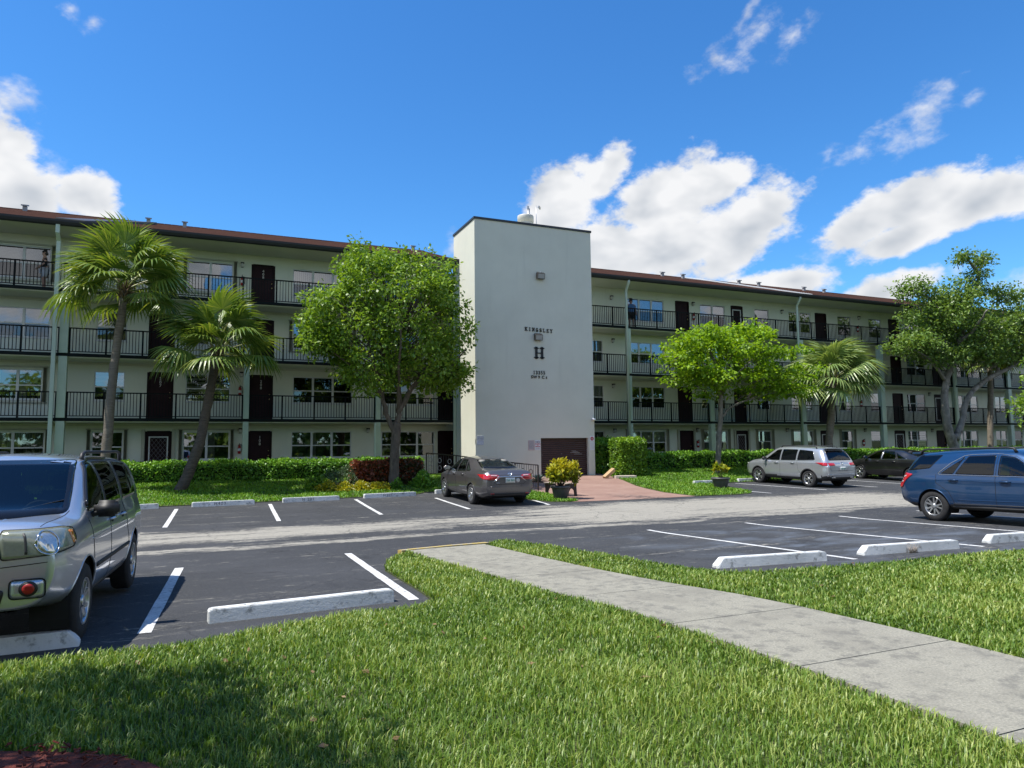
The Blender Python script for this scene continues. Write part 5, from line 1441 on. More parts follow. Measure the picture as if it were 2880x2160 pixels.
# agave with stiff sword leaves
e = empty('agave', (13.15, 27.9, zg(0, 27.9))); tag(e, 'blue grey agave with stiff sword leaves in front of the garage wall', 'agave')
rng = np.random.default_rng(4); n = 46
for k in range(n):
    a = k*2.4; elv = 15+65*(k/n); L = .62*(1-.25*k/n)
    d = Vector((math.cos(a)*math.cos(R(elv)), math.sin(a)*math.cos(R(elv)), math.sin(R(elv)))); s = Vector((-math.sin(a), math.cos(a), 0)); u_ = s.cross(d)*-1
    q = MB(); pts = []
    for t, w in ((0, .03), (.35, .042), (.7, .03), (1, .002)):
        c_ = d*L*t - Vector((0, 0, .12*t*t)); pts += [c_+s*w+Vector((0, 0, w*.4)), c_-Vector((0, 0, 0)), c_-s*w+Vector((0, 0, w*.4))]
    q.add(pts, [(3*i+j, 3*i+j+1, 3*i+j+4, 3*i+j+3) for i in range(3) for j in range(2)])
    me = q.mesh('leaf', 'leaf_agave'); at = me.attributes.new('tint', 'FLOAT', 'FACE'); at.data.foreach_set('value', [rng.random()]*len(me.polygons)); link('leaf', me, e)

# ------------------------------------------------------------------ vehicles
def smooth1(v, k=2, it=1):
    v = np.array(v, float)
    for _ in range(it):
        p = np.pad(v, k, mode='edge'); v = np.convolve(p, np.ones(2*k+1)/(2*k+1), 'valid')
    return v
def catmull_closed(poly, sub=5):
    out = []; n = len(poly)
    for i in range(n):
        p0, p1, p2, p3 = [Vector(poly[(i+j) % n]) for j in (-1, 0, 1, 2)]
        for k in range(sub):
            t = k/sub; out.append(tuple(.5*((2*p1)+(p2-p0)*t+(2*p0-5*p1+4*p2-p3)*t*t+(3*p1-p0-3*p2+p3)*t**3)))
    return out
def round_poly(poly, r_, n=4):
    """polygon with rounded corners"""
    out = []; m_ = len(poly)
    for i in range(m_):
        p0, p1, p2 = [Vector(poly[(i+j) % m_]) for j in (-1, 0, 1)]
        a = (p0-p1); b = (p2-p1); rr_ = min(r_, a.length*.45, b.length*.45)
        a = p1+a.normalized()*rr_; b = p1+b.normalized()*rr_
        for k in range(n+1):
            t = k/n; out.append(tuple((1-t)**2*a+2*t*(1-t)*p1+t*t*b))
    return out
def inset(poly, d):
    m_ = len(poly); area = sum(poly[i][0]*poly[(i+1) % m_][1]-poly[(i+1) % m_][0]*poly[i][1] for i in range(m_))
    sgn = 1 if area > 0 else -1; out = []
    for i in range(m_):
        p0, p1, p2 = [Vector(poly[(i+j) % m_]) for j in (-1, 0, 1)]
        t = (p2-p0)
        if t.length < 1e-9: out.append(tuple(p1)); continue
        t.normalize(); out.append(tuple(p1+Vector((-t.y, t.x))*sgn*d))
    return out

class Car:
    def __init__(self, name, label, loc, heading, spec, tiltx=0.0):
        self.s = spec; self.e = empty(name, loc); self.e.rotation_euler = Euler((0, tiltx, heading), 'XYZ')
        tag(self.e, label, 'car')
        self.build_body()
    def build_body(self):
        s = self.s; xr, xf = s['xr'], s['xf']
        t = (1-np.cos(np.linspace(0, math.pi, 131)))/2
        t = .45*t+.55*np.linspace(0, 1, 131)
        xs_ = xr+(xf-xr)*t
        K = {k: smooth1(np.interp(xs_, [a for a, b in s[k]], [b for a, b in s[k]]), 2, 2) for k in ('top', 'belt', 'wb', 'wt', 'wm', 'zm', 'zb', 'wr')}
        crown = np.interp(xs_, [a for a, b in s.get('crown', [(xr, .03), (xf, .03)])], [b for a, b in s.get('crown', [(xr, .03), (xf, .03)])])
        rows = []
        cnt = (4, 3, 9, 9, 12, 9)
        for i, x in enumerate(xs_):
            zb, wr, zm, wm, ze, wb, zt, wt = K['zb'][i], K['wr'][i], K['zm'][i], K['wm'][i], K['belt'][i], K['wb'][i], K['top'][i], K['wt'][i]
            ze = min(ze, zt-.012)
            ctrl = [(0, zb), (wr*.86, zb), (wr, zb+.07), (wm, zm), (wb, ze), (wt, zt-.035*min(1, (zt-ze)/.3)), (0, zt+crown[i])]
            pts = []
            for j in range(6):
                a, b = ctrl[j], ctrl[j+1]
                for k in range(cnt[j]):
                    u = k/cnt[j]
                    y = a[0]+(b[0]-a[0])*u; z = a[1]+(b[1]-a[1])*u
                    if j == 2: y += .028*math.sin(u*math.pi)*(wm/.9)       # lower door bulge
                    if j == 3: y += .020*math.sin(u*math.pi)
                    if j == 4: y += .035*math.sin(u*math.pi)*min(1, (zt-ze)/.4)
                    if j == 5: z += crown[i]*.35*math.sin(u*math.pi)
                    pts.append((y, z))
            pts.append(ctrl[-1])
            y = np.array([p[0] for p in pts]); z = np.array([p[1] for p in pts])
            y2, z2 = smooth1(y, 1, 2), smooth1(z, 1, 2)
            y2[0] = 0; y2[-1] = 0; z2[0] = z[0]; z2[-1] = z[-1]
            rows.append(np.stack([y2, z2], 1))
        m_ = len(rows[0]); self.xs = xs_; self.rows = rows; self.top = K['top']
        V = []
        for x, r_ in zip(xs_, rows):
            V += [(x, y, z) for y, z in r_] + [(x, -y, z) for y, z in r_[1:-1][::-1]]
        ring = 2*m_-2; F = []
        for i in range(len(xs_)-1):
            for k in range(ring):
                k2 = (k+1) % ring; F.append((i*ring+k, i*ring+k2, (i+1)*ring+k2, (i+1)*ring+k))
        # rounded end caps
        def cap(i, dx, flip):
            o = len(V); base = [Vector(V[i*ring+k]) for k in range(ring)]; c = sum(base, Vector())/ring
            prev = [i*ring+k for k in range(ring)]
            for q, (f_, g_) in enumerate(((.93, .45), (.80, .80), (.55, 1.0), (.25, 1.06))):
                cur = []
                for k in range(ring):
                    p = c+(base[k]-c)*f_; V.append((base[k].x+dx*g_, p.y, p.z)); cur.append(len(V)-1)
                for k in range(ring):
                    k2 = (k+1) % ring; fc = (prev[k], prev[k2], cur[k2], cur[k]); F.append(fc[::-1] if flip else fc)
                prev = cur
            F.append(tuple(prev) if not flip else tuple(prev[::-1]))
        cap(0, -s.get('rcap', .05), True); cap(len(xs_)-1, s.get('fcap', .06), False)
        self.bvh = BVHTree.FromPolygons([Vector(v) for v in V], F)
        self.V, self.F = V, F
    def hit(self, o, d):
        h = self.bvh.ray_cast(Vector(o), Vector(d))
        if h[0] is None:
            h = self.bvh.find_nearest(Vector(o)+Vector(d)*2)
        n = h[1] if h[1].dot(Vector(d)) < 0 else -h[1]
        return h[0], n
    def proj(self, p, mode):
        a, b = p
        if mode == 'L': return self.hit((a, 3, b), (0, -1, 0))
        if mode == 'R': return self.hit((a, -3, b), (0, 1, 0))
        if mode == 'F': return self.hit((5, a, b), (-1, 0, 0))
        if mode == 'B': return self.hit((-5, a, b), (1, 0, 0))
        if mode in ('FL', 'FR', 'BL', 'BR'):
            # seen on the diagonal, measured from the corner; a grows towards the front of the car
            sx = 1 if mode[0] == 'F' else -1; sy = 1 if mode[1] == 'L' else -1
            cx, cy = self.s['fcor'] if sx > 0 else self.s['rcor']
            pd = Vector((1, -sx*sy, 0))*.7071
            return self.hit(Vector((cx, cy*sy, b))+pd*a+Vector((sx, sy, 0))*1.5, (-sx*.7071, -sy*.7071, 0))
        if mode == 'T': return self.hit((a, b, 4), (0, 0, -1))
    def patch(self, name, poly, mode, mats, eps=.004, step=.05, border=0, thick=.006, parent=None):
        b = densify(poly, step); nb = len(b)
        xs_ = [p[0] for p in poly]; zs = [p[1] for p in poly]
        gx, gz = np.meshgrid(np.arange(min(xs_), max(xs_), step), np.arange(min(zs), max(zs), step)); gx, gz = gx.ravel(), gz.ravel()
        sp = inset(b, step*.4)
        k = inpoly(gx, gz, sp)
        pts = b+list(zip(gx[k], gz[k])); ed = [(i, (i+1) % nb) for i in range(nb)]; fc = [list(range(nb))]
        inn = None
        if border:
            inn = inset(b, border); o = len(pts); pts = pts+inn; ed += [(o+i, o+(i+1) % nb) for i in range(nb)]
        vs, es, fs, *_ = delaunay_2d_cdt([Vector(p) for p in pts], ed, fc, 1, 1e-5)
        P3, N3 = [], []
        for v in vs:
            h, n = self.proj((v.x, v.y), mode); P3.append(h); N3.append(n)
        mb = MB()
        F = []
        for f in fs:
            a, b_, c = [P3[i] for i in f[:3]]
            n = (b_-a).cross(c-a)
            F.append(tuple(f) if n.dot(N3[f[0]]) > 0 else tuple(f)[::-1])
        mi = [0]*len(F)
        if inn:
            cx = np.array([sum(vs[i].x for i in f)/len(f) for f in fs]); cy = np.array([sum(vs[i].y for i in f)/len(f) for f in fs])
            ii = inpoly(cx, cy, inn); mi = [0 if q else 1 for q in ii]
        mb.v = [tuple(p+n*eps) for p, n in zip(P3, N3)]
        mb.f = F; mb.mi = mi; mb.sm = [True]*len(F)
        # edge of the panel turned down to the body
        cnt = {}
        for f in F:
            for i in range(len(f)): e_ = (f[i], f[(i+1) % len(f)]); cnt[e_] = 1
        bd = [e_ for e_ in cnt if (e_[1], e_[0]) not in cnt]
        low = {}
        for a, b_ in bd:
            for q in (a, b_):
                if q not in low: low[q] = len(mb.v); mb.v.append(tuple(P3[q]+N3[q]*(eps-thick)))
        for a, b_ in bd:
            mb.f.append((b_, a, low[a], low[b_])); mb.mi.append(1 if inn else 0); mb.sm.append(False)
        return mb.build(name, mats, parent or self.e)
    def line(self, name, pts, mode, r_, mat, eps=0.0, step=.06, parent=None, n=5):
        P_ = []
        for a, b in zip(pts[:-1], pts[1:]):
            k = max(1, int(math.dist(a, b)/step))
            for q in range(k): P_.append((a[0]+(b[0]-a[0])*q/k, a[1]+(b[1]-a[1])*q/k))
        P_.append(pts[-1]); path = []
        for p in P_:
            h, nn = self.proj(p, mode); path.append(h+nn*eps)
        mb = MB(); mb.tube(path, r_, n); return mb.build(name, mat, parent or self.e)
    def finish(self, paint_m, matf, windows, arch):
        """cut the window and wheel openings, give the shell thickness, build 'body'"""
        V, F = self.V, self.F
        cen = np.array([np.mean([V[i] for i in f], axis=0) for f in F])
        kill = np.zeros(len(F), bool)
        for poly, mode in windows:
            sp = inset(densify(poly, .05), .02)
            if mode in 'LR':
                k = inpoly(cen[:, 0], cen[:, 2], sp) & ((cen[:, 1] > .35) if mode == 'L' else (cen[:, 1] < -.35))
            else:
                zmx = max(p[1] for p in poly); hi = self.xs[self.top >= min(zmx+.02, self.top.max()-.005)]
                k = inpoly(cen[:, 1], cen[:, 2], sp) & ((cen[:, 0] > hi.max()) if mode == 'F' else (cen[:, 0] < hi.min()))
            kill |= k
        for (ax, az, ar) in arch:
            kill |= ((cen[:, 0]-ax)**2+(cen[:, 2]-az)**2 < ar*ar) & (np.abs(cen[:, 1]) > .45)
        F2 = [f for f, k in zip(F, kill) if not k]; C2 = cen[~kill]
        V = [Vector(v) for v in V]
        # snap the arch edge onto a true circle
        used = {}
        for f, k in zip(F, kill):
            for i in f: used.setdefault(i, set()).add(bool(k))
        for i, st_ in used.items():
            if len(st_) == 2 and abs(V[i].y) > .40:
                for (ax, az, ar) in arch:
                    d = math.hypot(V[i].x-ax, V[i].z-az)
                    if abs(d-ar) < .10:
                        V[i].x = ax+(V[i].x-ax)*ar/d; V[i].z = az+(V[i].z-az)*ar/d; break
        mb = MB(); mb.v = [tuple(v) for v in V]; mb.f = F2; mb.mi = [matf(*c) for c in C2]; mb.sm = [True]*len(F2)
        me = mb.mesh('body', [paint_m, 'plastic_black', 'underbody', 'cabin', 'plastic_grey'])
        bm = bmesh.new(); bm.from_mesh(me); bmesh.ops.recalc_face_normals(bm, faces=bm.faces)
        bmesh.ops.delete(bm, geom=[v for v in bm.verts if not v.link_faces], context='VERTS')
        bm.to_mesh(me); bm.free()
        o = link('body', me, self.e)
        # inner trim skin
        inner = MB(); 
        me2 = me.copy(); me2.name = 'cabin_lining'; me2.materials.clear(); me2.materials.append(MATS['cabin'])
        me2.polygons.foreach_set('material_index', [0]*len(me2.polygons))
        nv = np.empty(len(me2.vertices)*3); me2.vertices.foreach_get('co', nv); nn = np.empty(len(me2.vertices)*3); me2.vertex_normals.foreach_get('vector', nn)
        me2.vertices.foreach_set('co', nv-nn*.022); me2.flip_normals(); me2.update()
        link('cabin_lining', me2, self.e)
        return o
    def wheel(self, x, y, z, r_, rim, style, lip_m, w=.22, ar=None):
        side = 1 if y > 0 else -1
        e = self.e
        base = Matrix.Translation((x, y, z)) @ Matrix.Rotation(R(-90*side), 4, 'X')       # local +z points outward
        t_ = MB(); hw = w/2
        t_.lathe([(rim*.96, -hw), (rim+.012, -hw+.005), (r_*.93, -hw+.012), (r_*.985, -hw+.035), (r_, -hw*.6), (r_, hw*.6), (r_*.985, hw-.035), (r_*.93, hw-.012), (rim+.012, hw-.002), (rim, hw-.012), (rim*.97, hw-.05)], 44, base)
        ty = t_.build('tyre', 'tyre', e)
        q = MB(); q.lathe([(rim*.97, -hw+.02), (rim*.95, hw-.06), (rim, hw-.012), (rim*.985, hw-.004), (rim*.93, hw-.02), (rim*.90, hw-.07), (0, hw-.10)], 44, base)
        q.build('rim', 'alloy' if style != 'cover' else 'alloy', ty)
        back = MB(); back.lathe([(rim*.89, hw-.068), (0, hw-.085)], 30, base); back.build('brake_disc', 'alloy_dark', ty)
        sp = MB()
        def spoke(a, w0, w1, r0, r1, h0, h1, mi=0, tw=0.0):
            d = Vector((math.cos(a), math.sin(a), 0)); s_ = Vector((-math.sin(a), math.cos(a), 0))
            d2 = Vector((math.cos(a+tw), math.sin(a+tw), 0))
            P_ = [d*r0-s_*w0, d*r0+s_*w0, d2*r1+s_*w1, d2*r1-s_*w1]
            hh = [h0, h0, h1, h1]
            top = [base @ (p+Vector((0, 0, h))) for p, h in zip(P_, hh)]; bot = [base @ (p*1.0+Vector((0, 0, h-.035))) for p, h in zip(P_, hh)]
            sp.add(top+bot, [(0, 1, 2, 3), (4, 7, 6, 5), (0, 4, 5, 1), (1, 5, 6, 2), (2, 6, 7, 3), (3, 7, 4, 0)], mi)
        R1 = rim*.95
        if style == 'five_double':
            for k in range(5):
                for s_ in (-1, 1): spoke(2*math.pi*k/5+s_*.16, .020, .016, .05, R1, hw-.03, hw-.018, 0, s_*.10)
        elif style == 'seven':
            for k in range(7): spoke(2*math.pi*k/7, .026, .020, .05, R1, hw-.03, hw-.018)
        elif style == 'five_y':
            for k in range(5):
                a = 2*math.pi*k/5+.3
                spoke(a, .030, .022, .05, rim*.55, hw-.03, hw-.022)
                for s_ in (-1, 1): spoke(a+s_*.02, .016, .014, rim*.50, R1, hw-.022, hw-.016, 0, s_*.20)
        elif style == 'two_tone':
            for k in range(5):
                a = 2*math.pi*k/5+.2
                for s_ in (-1, 1): spoke(a+s_*.17, .018, .014, .05, R1, hw-.03, hw-.016, 0, s_*.03)
                spoke(a, .020, .030, .05, R1, hw-.05, hw-.04, 1)
        elif style == 'cover':
            for k in range(10): spoke(2*math.pi*k/10+(.12 if k % 2 else -.08), .018, .028, .05, R1, hw-.03, hw-.012)
            sp.lathe([(rim*.92, hw-.03), (rim*.99, hw-.004), (rim*.86, hw-.010)], 40, base, 0)
        sp.lathe([(.055, hw-.06), (.06, hw-.022), (.045, hw-.012), (0, hw-.010)], 20, base, 0)
        sp.build('spokes', ['alloy', 'alloy_dark'], ty)
        # wheel housing
        ar = ar or r_+.06
        wl = MB(); vs = []; N = 20
        for k in range(N+1):
            a = math.pi*(-.12+1.24*k/N)
            for yy in (abs(y)+.10-.02, abs(y)-.24): vs.append((x+ar*1.0*math.cos(a), side*yy, z+ar*math.sin(a)))
        wl.add(vs, [(2*k, 2*k+1, 2*k+3, 2*k+2) for k in range(N)])
        wl.add([(x+ar*math.cos(math.pi*(-.12+1.24*k/N)), side*(abs(y)-.24), z+ar*math.sin(math.pi*(-.12+1.24*k/N))) for k in range(N+1)], [tuple(range(N+1))])
        wl.build('wheel_housing', 'underbody', e)
        # lip round the arch
        path = []
        for k in range(27):
            a = math.pi*(-.02+1.04*k/26)
            px, pz = x+ar*math.cos(a), z+ar*math.sin(a)
            h, n = self.proj((px+.03*math.cos(a), pz+.03*math.sin(a)), 'L' if side > 0 else 'R')
            zlow = float(np.interp(px, [q[0] for q in self.s['zb']], [q[1] for q in self.s['zb']]))
            if abs(h.y) > .70 and pz > zlow+.06: path.append(Vector((px, h.y-side*.006, pz)))
        lp = MB(); lp.tube(path, .030 if lip_m == 'plastic_grey' or lip_m == 'plastic_black' else .013, 6); lp.build('arch_trim', lip_m, e)
    def seats(self, rows, mat, zc, wid=.5):
        for (x, ys_) in rows:
            for y in ys_:
                b = MB(); b.bbox_(x-.25, x+.25, y-wid/2, y+wid/2, zc-.12, zc+.06, .05)
                so = b.build('seat', mat, self.e)
                b = MB(); bm = bmesh.new(); bmesh.ops.create_cube(bm, size=1, matrix=Matrix.Translation((x-.33, y, zc+.30)) @ Matrix.Rotation(R(-14), 4, 'Y') @ Matrix.Diagonal((.14, wid*.92, .62, 1)))
                bmesh.ops.bevel(bm, geom=list(bm.edges), offset=.045, segments=2, affect='EDGES'); b.bm(bm, 0, True); b.build('seat_back', mat, so)
                b = MB(); bm = bmesh.new(); bmesh.ops.create_cube(bm, size=1, matrix=Matrix.Translation((x-.43, y, zc+.70)) @ Matrix.Diagonal((.09, .25, .17, 1)))
                bmesh.ops.bevel(bm, geom=list(bm.edges), offset=.035, segments=2, affect='EDGES'); b.bm(bm, 0, True); b.build('headrest', mat, so)
    def dash(self, x, z, wid, wheel_y):
        b = MB(); b.bbox_(x-.22, x+.30, -wid, wid, z-.28, z, .06); d = b.build('dashboard', 'cabin', self.e)
        ring = [Vector((x-.36+.10*math.sin(t_)*.5, wheel_y+.18*math.cos(t_), z-.02+.17*math.sin(t_))) for t_ in np.linspace(0, 2*math.pi, 25)]
        b = MB(); b.tube(ring, .015, 6); b.tube([(x-.36, wheel_y-.17, z-.02), (x-.36, wheel_y+.17, z-.02)], .016, 6); b.build('steering_wheel', 'cabin', self.e)
    def mirror(self, x, z, side, mat, sz=(.13, .26, .19)):
        h, n = self.proj((x, z), 'L' if side > 0 else 'R')
        b = MB(); bm = bmesh.new()
        cy = h.y+side*(sz[1]*.5+.015)
        bmesh.ops.create_cube(bm, size=1, matrix=Matrix.Translation((x+.03, cy, z+.06)) @ Matrix.Diagonal((*sz, 1)))
        bmesh.ops.bevel(bm, geom=list(bm.edges), offset=.045, segments=3, affect='EDGES'); b.bm(bm, 0, True)
        m_ = b.build('side_mirror', mat, self.e)
        b = MB(); b.tube([(x+.02, h.y-side*.02, z-.0), (x+.03, cy-side*.06, z+.03)], [.035, .03], 8); b.build('mirror_arm', 'plastic_black', m_)
        b = MB(); w_, hh = sz[1]*.40, sz[2]*.40
        xx = x+.03-sz[0]/2-.002; b.add([(xx, cy-w_, z+.06-hh), (xx, cy+w_, z+.06-hh), (xx, cy+w_, z+.06+hh), (xx, cy-w_, z+.06+hh)], [(0, 1, 2, 3)]); b.build('mirror_glass', 'chrome', m_)
    def handle(self, x, z, mode, mat='paint', L=.20):
        h, n = self.proj((x, z), mode); h2, n2 = self.proj((x+L, z), mode); mid = h.lerp(h2, .5)
        b = MB(); b.tube([h-n*.004, h+n*.02, mid+n*.038, h2+n*.026, h2-n*.004], [.012, .015, .016, .015, .012], 8)
        d = b.build('door_handle', mat, self.e)
        self.patch('handle_recess', round_poly([(x+.02, z-.035), (x+L-.04, z-.035), (x+L-.04, z+.03), (x+.02, z+.03)], .03), mode, 'seam', eps=.0015, thick=.002, parent=d)
    def plate(self, y, z, mode, marks=True):
        pl = self.patch('licence_plate', [(y-.155, z-.077), (y+.155, z-.077), (y+.155, z+.077), (y-.155, z+.077)], mode, 'plate_white', eps=.012, thick=.016)
        if marks:
            xx = -.135
            rq = random.Random(int(abs(y)*1000+z*77))
            for k in range(6):
                w_ = .026; x0 = y+xx+k*.045+(.01 if k > 2 else 0)
                self.patch('plate_mark', [(x0, z-.035), (x0+w_, z-.035), (x0+w_, z+.035), (x0+w_*.4, z+.035*rq.uniform(.2, 1)), (x0, z+.035)], mode, 'plate_green', eps=.014, thick=.003, step=.03, parent=pl)
    def bar(self, x0, x1, y, z, r_, mat, dz=.06):
        b = MB(); h0 = z; b.tube([(x0, y, h0-.05), (x0+.05, y, h0+dz*.6), (x0+.18, y, h0+dz), (x1-.18, y, h0+dz), (x1-.05, y, h0+dz*.6), (x1, y, h0-.05)], [r_*1.6, r_*1.3, r_, r_, r_*1.3, r_*1.6], 8)
        b.build('roof_rail', mat, self.e)

def poly_mirror(p): return [(-a, b) for a, b in p][::-1]
def sides(c, name, poly, mats, **kw):
    for md in 'LR': c.patch(name, poly, md, mats, **kw)

# ---- foreground silver SUV: boxy, nose to the viewer
def car_pilot():
    wbh = 1.3875
    S = dict(xr=-2.50, xf=2.20, rcap=.05, fcap=.04, fcor=(2.08, .88), rcor=(-2.4, .86),
        top=[(-2.5, .95), (-2.46, 1.12), (-2.36, 1.62), (-2.25, 1.72), (-1.6, 1.765), (-.4, 1.785), (.35, 1.775), (.62, 1.735), (1.38, 1.25), (1.48, 1.225), (1.95, 1.205), (2.14, 1.18), (2.20, 1.11)],
        belt=[(-2.5, .90), (-2.3, 1.18), (0, 1.17), (1.3, 1.165), (1.5, 1.15), (2.0, 1.12), (2.20, 1.02)],
        wb=[(-2.5, .78), (-2.35, .86), (-1.5, .915), (1.0, .925), (1.5, .92), (1.9, .905), (2.1, .865), (2.20, .81)],
        wt=[(-2.5, .72), (-2.25, .70), (-.5, .735), (.4, .73), (.62, .71), (1.38, .79), (1.6, .77), (2.20, .72)],
        wm=[(-2.5, .84), (-2.3, .93), (-1.4, .985), (1.4, .985), (1.8, .975), (2.05, .94), (2.20, .88)],
        zm=[(-2.5, .80), (-1.5, .88), (1.3, .88), (2.18, .86)], zb=[(-2.5, .40), (-2.2, .30), (1.5, .32), (1.85, .42), (2.18, .47)],
        wr=[(-2.5, .78), (-2.2, .88), (-1.4, .93), (1.4, .93), (1.9, .90), (2.18, .80)], crown=[(-2.5, .02), (-2.2, .035), (.6, .035), (1.4, .03), (2.18, .03)])
    c = Car('parked_car', 'silver boxy SUV parked nose first in the left foreground', (-1.97, 9.60, -.02), R(-93.6), S, 0)
    side_f = round_poly([(.30, 1.215), (1.12, 1.215), (.52, 1.68), (.30, 1.71)], .05)
    side_r = round_poly([(-.66, 1.215), (.22, 1.215), (.22, 1.71), (-.66, 1.705)], .05)
    side_q = round_poly([(-1.98, 1.235), (-.80, 1.215), (-.80, 1.70), (-1.85, 1.66)], .06)
    ws = round_poly([(-.80, 1.225), (.80, 1.225), (.665, 1.74), (-.665, 1.74)], .06)
    rw = round_poly([(-.68, 1.18), (.68, 1.18), (.60, 1.62), (-.60, 1.62)], .06)
    arch = [(wbh, .37, .44), (-wbh, .37, .44)]
    def mf(x, y, z):
        if z < .30 and abs(y) < .9: return 2
        if z < .40: return 1
        return 0
    c.finish('paint_silver', mf, [(side_f, 'L'), (side_r, 'L'), (side_q, 'L'), (side_f, 'R'), (side_r, 'R'), (side_q, 'R'), (ws, 'F'), (rw, 'B')], arch)
    sides(c, 'door_window', side_f, ['car_glass', 'trim_gloss'], border=.035, eps=.003)
    sides(c, 'door_window', side_r, ['car_glass_tint', 'trim_gloss'], border=.035, eps=.003)
    sides(c, 'quarter_window', side_q, ['car_glass_tint', 'trim_gloss'], border=.04, eps=.003)
    c.patch('windscreen', ws, 'F', ['car_glass', 'trim_gloss'], border=.05, eps=.003)
    c.patch('rear_window', rw, 'B', ['car_glass_tint', 'trim_gloss'], border=.05, eps=.003)
    # visors over the side windows
    for md in 'LR':
        c.line('rain_guard', [(1.06, 1.27), (.50, 1.695), (.20, 1.735), (-.68, 1.73)], md, .016, 'trim_gloss', .012)
        c.line('door_seam', [(1.18, 1.18), (1.08, .55), (1.0, .34)], md, .004, 'seam'); c.line('door_seam', [(.26, 1.74), (.25, 1.17), (.24, .34)], md, .004, 'seam')
        c.line('door_seam', [(-.72, 1.72), (-.74, 1.17), (-.80, .85), (-.96, .60)], md, .004, 'seam')
        c.line('side_moulding', [(.98, .66), (-.90, .66)], md, .030, 'plastic_black', -.010)
        c.line('sill_trim', [(.90, .385), (-.90, .385)], md, .035, 'plastic_black', -.018)
        c.handle(-.02+.05, 1.055, md, 'paint_silver'); c.handle(-.62, 1.055, md, 'paint_silver')
        c.line('body_crease', [(1.2, .95), (-.6, .97)], md, .008, 'paint_silver', -.003)
    # hood shut lines
    for sg in (1, -1):
        c.line('bonnet_seam', [(1.36, .80*sg), (1.8, .77*sg), (2.08, .74*sg)], 'T', .005, 'seam', -.002)
        c.line('bonnet_crease', [(1.45, .45*sg), (2.10, .40*sg)], 'T', .012, 'paint_silver', -.007)
    b = MB(); b.box(1.28, 1.40, -.78, .78, 1.17, 1.215); b.build('cowl', 'plastic_black', c.e)
    for sg in (-.35, .30): 
        b = MB(); b.tube([(1.42, sg, 1.245), (1.22, sg+.42, 1.345)], [.012, .006], 5); b.build('wiper', 'plastic_black', c.e)
    # grille and lamps
    c.patch('grille', round_poly([(-.40, .86), (.40, .86), (.46, 1.09), (-.46, 1.09)], .05), 'F', 'plastic_black', eps=.012, thick=.02)
    for k in range(3): c.line('grille_bar', [(-.40, .90+.072*k), (.40, .90+.072*k)], 'F', .022, 'chrome', .012)
    c.patch('lower_intake', round_poly([(-.50, .50), (.50, .50), (.54, .66), (-.54, .66)], .05), 'F', 'plastic_black', eps=.008, thick=.012)
    c.line('bumper_seam', [(-.84, .87), (-.46, .84), (.46, .84), (.84, .87)], 'F', .005, 'seam', -.001)
    for sg in (1, -1):
        md = 'FL' if sg > 0 else 'FR'
        def fl(p): return [(a*sg if sg > 0 else a, b) for a, b in p]
        # lamp seen on the diagonal: a grows towards the front centre for FL
        lp = round_poly([(-.27, 1.03), (-.21, .965), (.38, .905), (.40, 1.09), (.36, 1.15), (-.10, 1.145), (-.25, 1.12)], .025)
        if sg < 0: lp = lp
        hl = c.patch('headlight', lp, md, 'lamp_housing', eps=.008, thick=.014, step=.035)
        c.line('headlight_gap', lp+[lp[0]], md, .007, 'seam', .004, step=.04, parent=hl)
        c.patch('headlight_reflector', [(.10+.092*math.cos(t_), 1.03+.095*math.sin(t_)) for t_ in np.linspace(0, 2*math.pi, 22)[:-1]], md, 'reflector', eps=.011, thick=.004, step=.03, parent=hl)
        c.line('reflector_ring', [(.10+.095*math.cos(t_), 1.03+.098*math.sin(t_)) for t_ in np.linspace(0, 2*math.pi, 22)], md, .006, 'chrome', .011, parent=hl)
        c.patch('turn_signal', round_poly([(-.25, .995), (-.19, .985), (-.15, 1.11), (-.225, 1.10)], .02), md, 'amber', eps=.011, thick=.004, step=.03, parent=hl)
        c.patch('headlight_divider', [(.24, .945), (.255, .945), (.26, 1.12), (.245, 1.12)], md, 'plastic_grey', eps=.010, thick=.004, step=.03, parent=hl)
        fb = c.patch('fog_lamp_bezel', round_poly([(.70*sg-.13, .575), (.70*sg+.13, .575), (.70*sg+.13, .735), (.70*sg-.13, .735)], .04), 'F', 'paint_silver', eps=.010, thick=.014)
        c.line('bezel_gap', round_poly([(.70*sg-.13, .575), (.70*sg+.13, .575), (.70*sg+.13, .735), (.70*sg-.13, .735)], .04)+[round_poly([(.70*sg-.13, .575), (.70*sg+.13, .575), (.70*sg+.13, .735), (.70*sg-.13, .735)], .04)[0]], 'F', .006, 'seam', .009, parent=fb)
        c.patch('fog_lamp', [(.71*sg+.070*math.cos(t_), .655+.065*math.sin(t_)) for t_ in np.linspace(0, 2*math.pi, 20)[:-1]], 'F', 'plastic_black', eps=.014, thick=.006, step=.03, parent=fb)
        c.patch('fog_cap', [(.71*sg+.046*math.cos(t_), .655+.045*math.sin(t_)) for t_ in np.linspace(0, 2*math.pi, 20)[:-1]], 'F', 'red_paint', eps=.018, thick=.006, step=.03, parent=fb)
        c.mirror(.95, 1.17, sg, 'plastic_black', (.13, .24, .17))
        c.patch('tail_light', round_poly([(.68*sg-.09, .95), (.68*sg+.09, .95), (.66*sg+.08, 1.28), (.66*sg-.05, 1.28)], .03), 'B', 'tail_red', eps=.012, thick=.016)
        c.bar(-2.0, .30, .66*sg, 1.755, .018, 'plastic_black', .065)
    for x in (wbh, -wbh):
        for y in (.86, -.86): c.wheel(x, y, .37, .37, .225, 'five_double', 'paint_silver', .24, .44)
    c.seats([(.30, (.40, -.40)), (-.65, (.42, -.42))], 'seat_dark', .78, .52); c.dash(1.05, 1.16, .72, .40)
    b = MB(); b.box(-2.2, 1.4, -.85, .85, .42, .46); b.build('floor_pan', 'underbody', c.e)
car_pilot()

